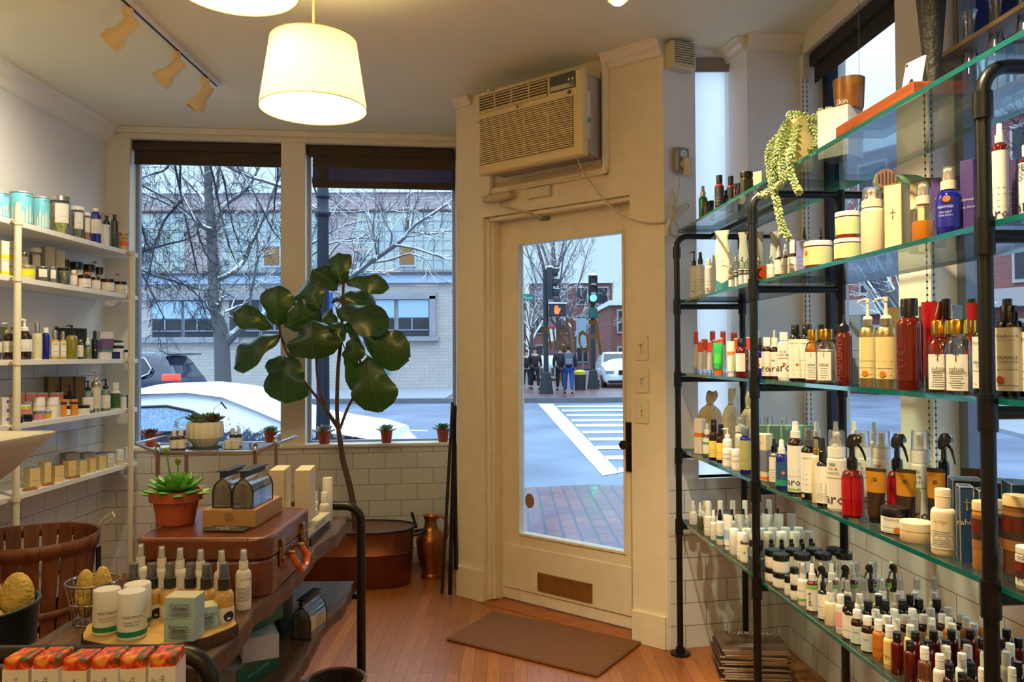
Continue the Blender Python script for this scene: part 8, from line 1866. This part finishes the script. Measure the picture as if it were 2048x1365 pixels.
MB().tube([(.042,0,.355),(.06,0,.375),(.078,0,.36),(.10,0,.33),(.108,0,.28),(.10,0,.24),(.088,0,.22)],.006,JG,8).build('handle',t)
ea=thing('folding_easel','folded black easel leaning against the wall left of the door','easel',(-.39,4.45,0))
for(p0,p1)in(((905,805),(884,1188)),((910,812),(900,1190)),((908,830),(912,1140))):
 a,b=onY(p0[0],p0[1],4.42),onY(p1[0],p1[1],4.30+.02*(p0[0]%3));k=Vector((.39,-4.45,0));b.z=max(b.z,.005);m=MB();m.tube([a+k,b+k],.012,pm((12,12,14),.4),4);m.build('leg',ea,smooth=0)
m=MB();a,b=onY(892,1140,4.27),onY(896,1200,4.2);m.tube([a,(a+b)/2,Vector((b.x,b.y,.006)),Vector((b.x+.03,b.y,.006))],.003,pm((120,116,110),.4,metal=.8),6);o=m.build('safety_chain',ea);o.location=(.39,-4.45,0)

# ================================================================== THINGS ON THE TOP GLASS SHELF
p=RS(1605,290,.09);zt=SZ[1];t=thing('hanging_succulent','trailing burro-tail succulent in a round pot spilling over the top glass shelf','potted plant',(p.x,p.y,zt));pw=rad(1570,1642,p.y);hh=zat(1605,243,p.x,p.y)-zt
MB().lathe([(.0001,0),(pw*.55,0),(pw*.85,hh*.2),(pw,hh*.55),(pw*.92,hh*.9),(pw*.8,hh),(pw*.72,hh*.95),(.0001,hh*.9)],pm((206,190,130),.7,var=.15,scale=20,bump=.4,bscale=60,name='stone_pot'),28).build('pot',t)
BUR=pm((170,184,120),.5,var=.2,scale=60,coat=.1,name='burro_tail_green')
st_=[[(1600,238),(1570,250),(1556,300),(1548,345),(1540,380),(1519,392)],[(1605,240),(1590,262),(1584,300),(1580,340),(1592,372),(1598,385)],[(1598,242),(1566,262),(1552,310),(1545,370),(1558,420),(1565,470)],[(1600,240),(1575,270),(1562,330),(1566,360),(1550,378),(1530,392)],[(1608,240),(1632,262),(1634,290),(1612,302),(1606,300)],[(1610,238),(1640,232),(1662,222),(1640,224)],[(1596,242),(1560,270),(1538,300),(1540,350),(1552,395),(1560,440),(1578,478)],[(1600,240),(1580,232),(1585,228),(1612,232)]]
rg=random.Random(6)
for s_ in st_:
 n_=len(s_);pts=[]
 for i,(x,y)in enumerate(s_):q=RS(x,y,.085-.115*min(1,i/2)if(x<1600 and y>245)else .09);pts.append(q-Vector((p.x,p.y,zt)))
 cv=interp(pts,7);m=MB();m.tube(cv,.0022,BUR,5)
 for i in range(1,len(cv)):
  d_=(cv[i]-cv[i-1]).normalized()
  for j in range(6):
   a=2*PI*j/6+i*.6;s2=d_.cross(Vector((0,0,1))if abs(d_.z)<.9 else Vector((1,0,0))).normalized();o2_=s2*math.cos(a)+d_.cross(s2)*math.sin(a);c_=cv[i-1].lerp(cv[i],(j%3)/3)+o2_*.007
   T=Matrix.Translation(c_)@(o2_+d_*.9).to_track_quat('Z','Y').to_matrix().to_4x4();m.ball((0,0,0),(.0034,.0034,.0075),BUR,6,4,T)
 m.build('trailing_strand',t,smooth=80)
wb=RC('display_box','white carton block under the amber candle glass, top glass shelf','box',1644,1716,222,1,d=.12,c=(240,236,224),wf=.95)
p=RS(1698,190,.14);zb=zat(1698,221,p.x,p.y);t=thing('candle_glass','frosted amber candle glass with slanted rim on the white carton block','candle',(p.x,p.y,zb));rc=rad(1666,1731,p.y)*.93;hc=zat(1698,160,p.x,p.y)-zb
am=clear((240,190,110),.2,.3,'amber_candle_glass',milk=.55,mc=(170,110,40));m=MB();m.lathe([(.0001,0),(rc*.86,0),(rc*.9,.005),(rc,hc),(rc*.94,hc),(rc*.84,.01),(.0001,.012)],am,32);m.build('glass',t);MB().lathe([(.0001,.013),(rc*.83,.013),(rc*.88,hc*.5),(.0001,hc*.5)],pm((214,170,90),.6),28).build('wax',t);m=MB();m.cyltext('Skin',rc*1.0,-PI/2-.9,hc*.12,.022,pm((240,236,220),.5));m.build('lettering',t,smooth=0)
zw=SZ[1]+.001;p0,p1=RS(1716,262,.062),RS(1880,200,.062);t=thing('wood_plank','thick orange-brown wood board lying on the top glass shelf','board');m=MB();m.prism([tuple((p0-Vector((.06,.0,0))).xy),tuple((p1-Vector((.06,0,0))).xy),tuple((p1+Vector((.07,0,0))).xy),tuple((p0+Vector((.07,0,0))).xy)],zw,zw+.03,woodmat('oiled_wood',(104,44,16),(168,84,36),'Y',1));m.build('board',t,smooth=0,bevel=.003)
p=RS(1815,165,.10);t=thing('tablet','white tablet leaning upright on the wood board, top glass shelf','tablet',(p.x,p.y,zw+.0305),rzr(p.x,p.y)-.55);T=Matrix.Rotation(-.22,4,'X');m=MB();m.box((0,0,.062),(.062,.006,.124),pm((238,234,226),.3),T=T);m.build('back',t,smooth=0,bevel=.002);m=MB();m.ball((0,-.004,.066),(.006,.001,.007),BLACK,10,6,T);m.ball((-.024,-.004,.115),(.004,.001,.004),BLACK,8,5,T);m.build('emblem',t)
p=RS(1864,90,.22);t=thing('hanging_horn','tall dark textured cone vase hanging behind the top glass shelf','vase',(p.x,p.y,2.0));HN=pm((34,33,30),.55,bump=.8,bscale=60,coat=.2,name='dark_crackle');MB().lathe([(.0001,0),(.014,.0),(.018,.05),(.034,.25),(.050,.5),(.056,.7),(.0001,.72)],HN,28).build('cone',t);MB().tube([(0,0,.7),(0,0,CH-2.0)],.002,BLACK,5).build('hanging_wire',t)
# bud vase rack hanging beyond the near pipe
FK=woodmat('rack_wood',(96,80,56),(150,130,92),'X',2);P_=online(1886,150,Ps,us,ns,.33);a_=math.atan2(us.y,us.x);t=thing('bud_vase_rack','grey-brown wooden rack of clear bud vases hanging at the upper right','vase rack',(P_.x,P_.y,1.99),a_)
for z,h_ in((.0,.012),(.172,.012)):MB().box((.33,.03,z),(.68,.085,h_),FK).build('rack_board',t,smooth=0)
for x in(.0,.66):MB().box((x,.03,.09),(.014,.08,.17),FK).build('rack_end',t,smooth=0)
MB().tube([(.02,.03,.18),(.02,.03,CH-1.99)],.0015,BLACK,5).build('hanging_wire',t);MB().tube([(.64,.03,.18),(.64,.03,CH-1.99)],.0015,BLACK,5).build('hanging_wire',t)
for k in range(6):
 q=t.matrix_basis@Vector((.07+k*.1,.03,.0075));v=thing('bud_vase','clear glass bud vase in the hanging rack, '+('first','second','third','fourth','fifth','sixth')[k]+' from its far end','vase',(q.x,q.y,q.z),0,'clear bud vases')
 MB().lathe([(.026,0),(.027,.03),(.026,.09),(.016,.15),(.015,.245),(.021,.26),(.018,.258)],GLASSC,20,cap=False).build('glass',v)
 MB().tube([(0,0,.01),(.004,0,.15),(.0,.006,.36)],.0016,pm((110,84,50),.7),5).build('stem',v)
tag(MB().tube([(onY(1718,160,2.62).x,2.62,2.15),(onY(1718,20,2.62).x,2.62,CH)],.0009,pm((120,130,140),.4),4).build('hanging_wire'),'thin wire hanging from the ceiling above the candle glass','wire')
# magazines on the floor under the shelves
rg=random.Random(9);c0=onz(1455,1318,0);COV=pm((60,48,46),.35,var=.9,scale=14,name='magazine_cover');z=.001;MGN=14
for k in range(MGN):
 t=thing('magazine','glossy magazine in the floor stack, '+('lowest' if k==0 else 'topmost' if k==MGN-1 else('second','third','fourth','fifth','sixth','seventh','eighth','ninth','tenth','eleventh','twelfth','thirteenth')[k-1]+' up from the floor'),'magazine',(1.005+rg.uniform(-.012,.012),3.30+rg.uniform(-.012,.012),z),-.08+rg.uniform(-.07,.07),'stacked magazines');h_=.0095
 MB().box((0,0,h_/2),(.27,.215,h_*.8),pm((196,186,170),.6)).build('pages',t,smooth=0)
 m=MB();m.box((0,0,h_*.93),(.272,.217,.0008),COV if k<MGN-1 else pm((70,56,48),.3,var=1.0,scale=9));m.box((0,0,.0004),(.272,.217,.0008),COV);m.box((-.136,0,h_/2),(.001,.217,h_*.9),pm((90,70,60),.5));
 if k==MGN-1:
  for(s_,x,y,sz_)in(('DARLING',.03,.07,.05),('AMAZING',-.02,-.05,.018),('VIVEZA',-.02,-.075,.024)):vs,fs=text2d(s_);m.add([(x+a*sz_,y+b*sz_,h_*.93+.0006)for a,b in vs],fs,pm((226,214,200),.5))
 m.build('cover',t,smooth=0);z+=h_
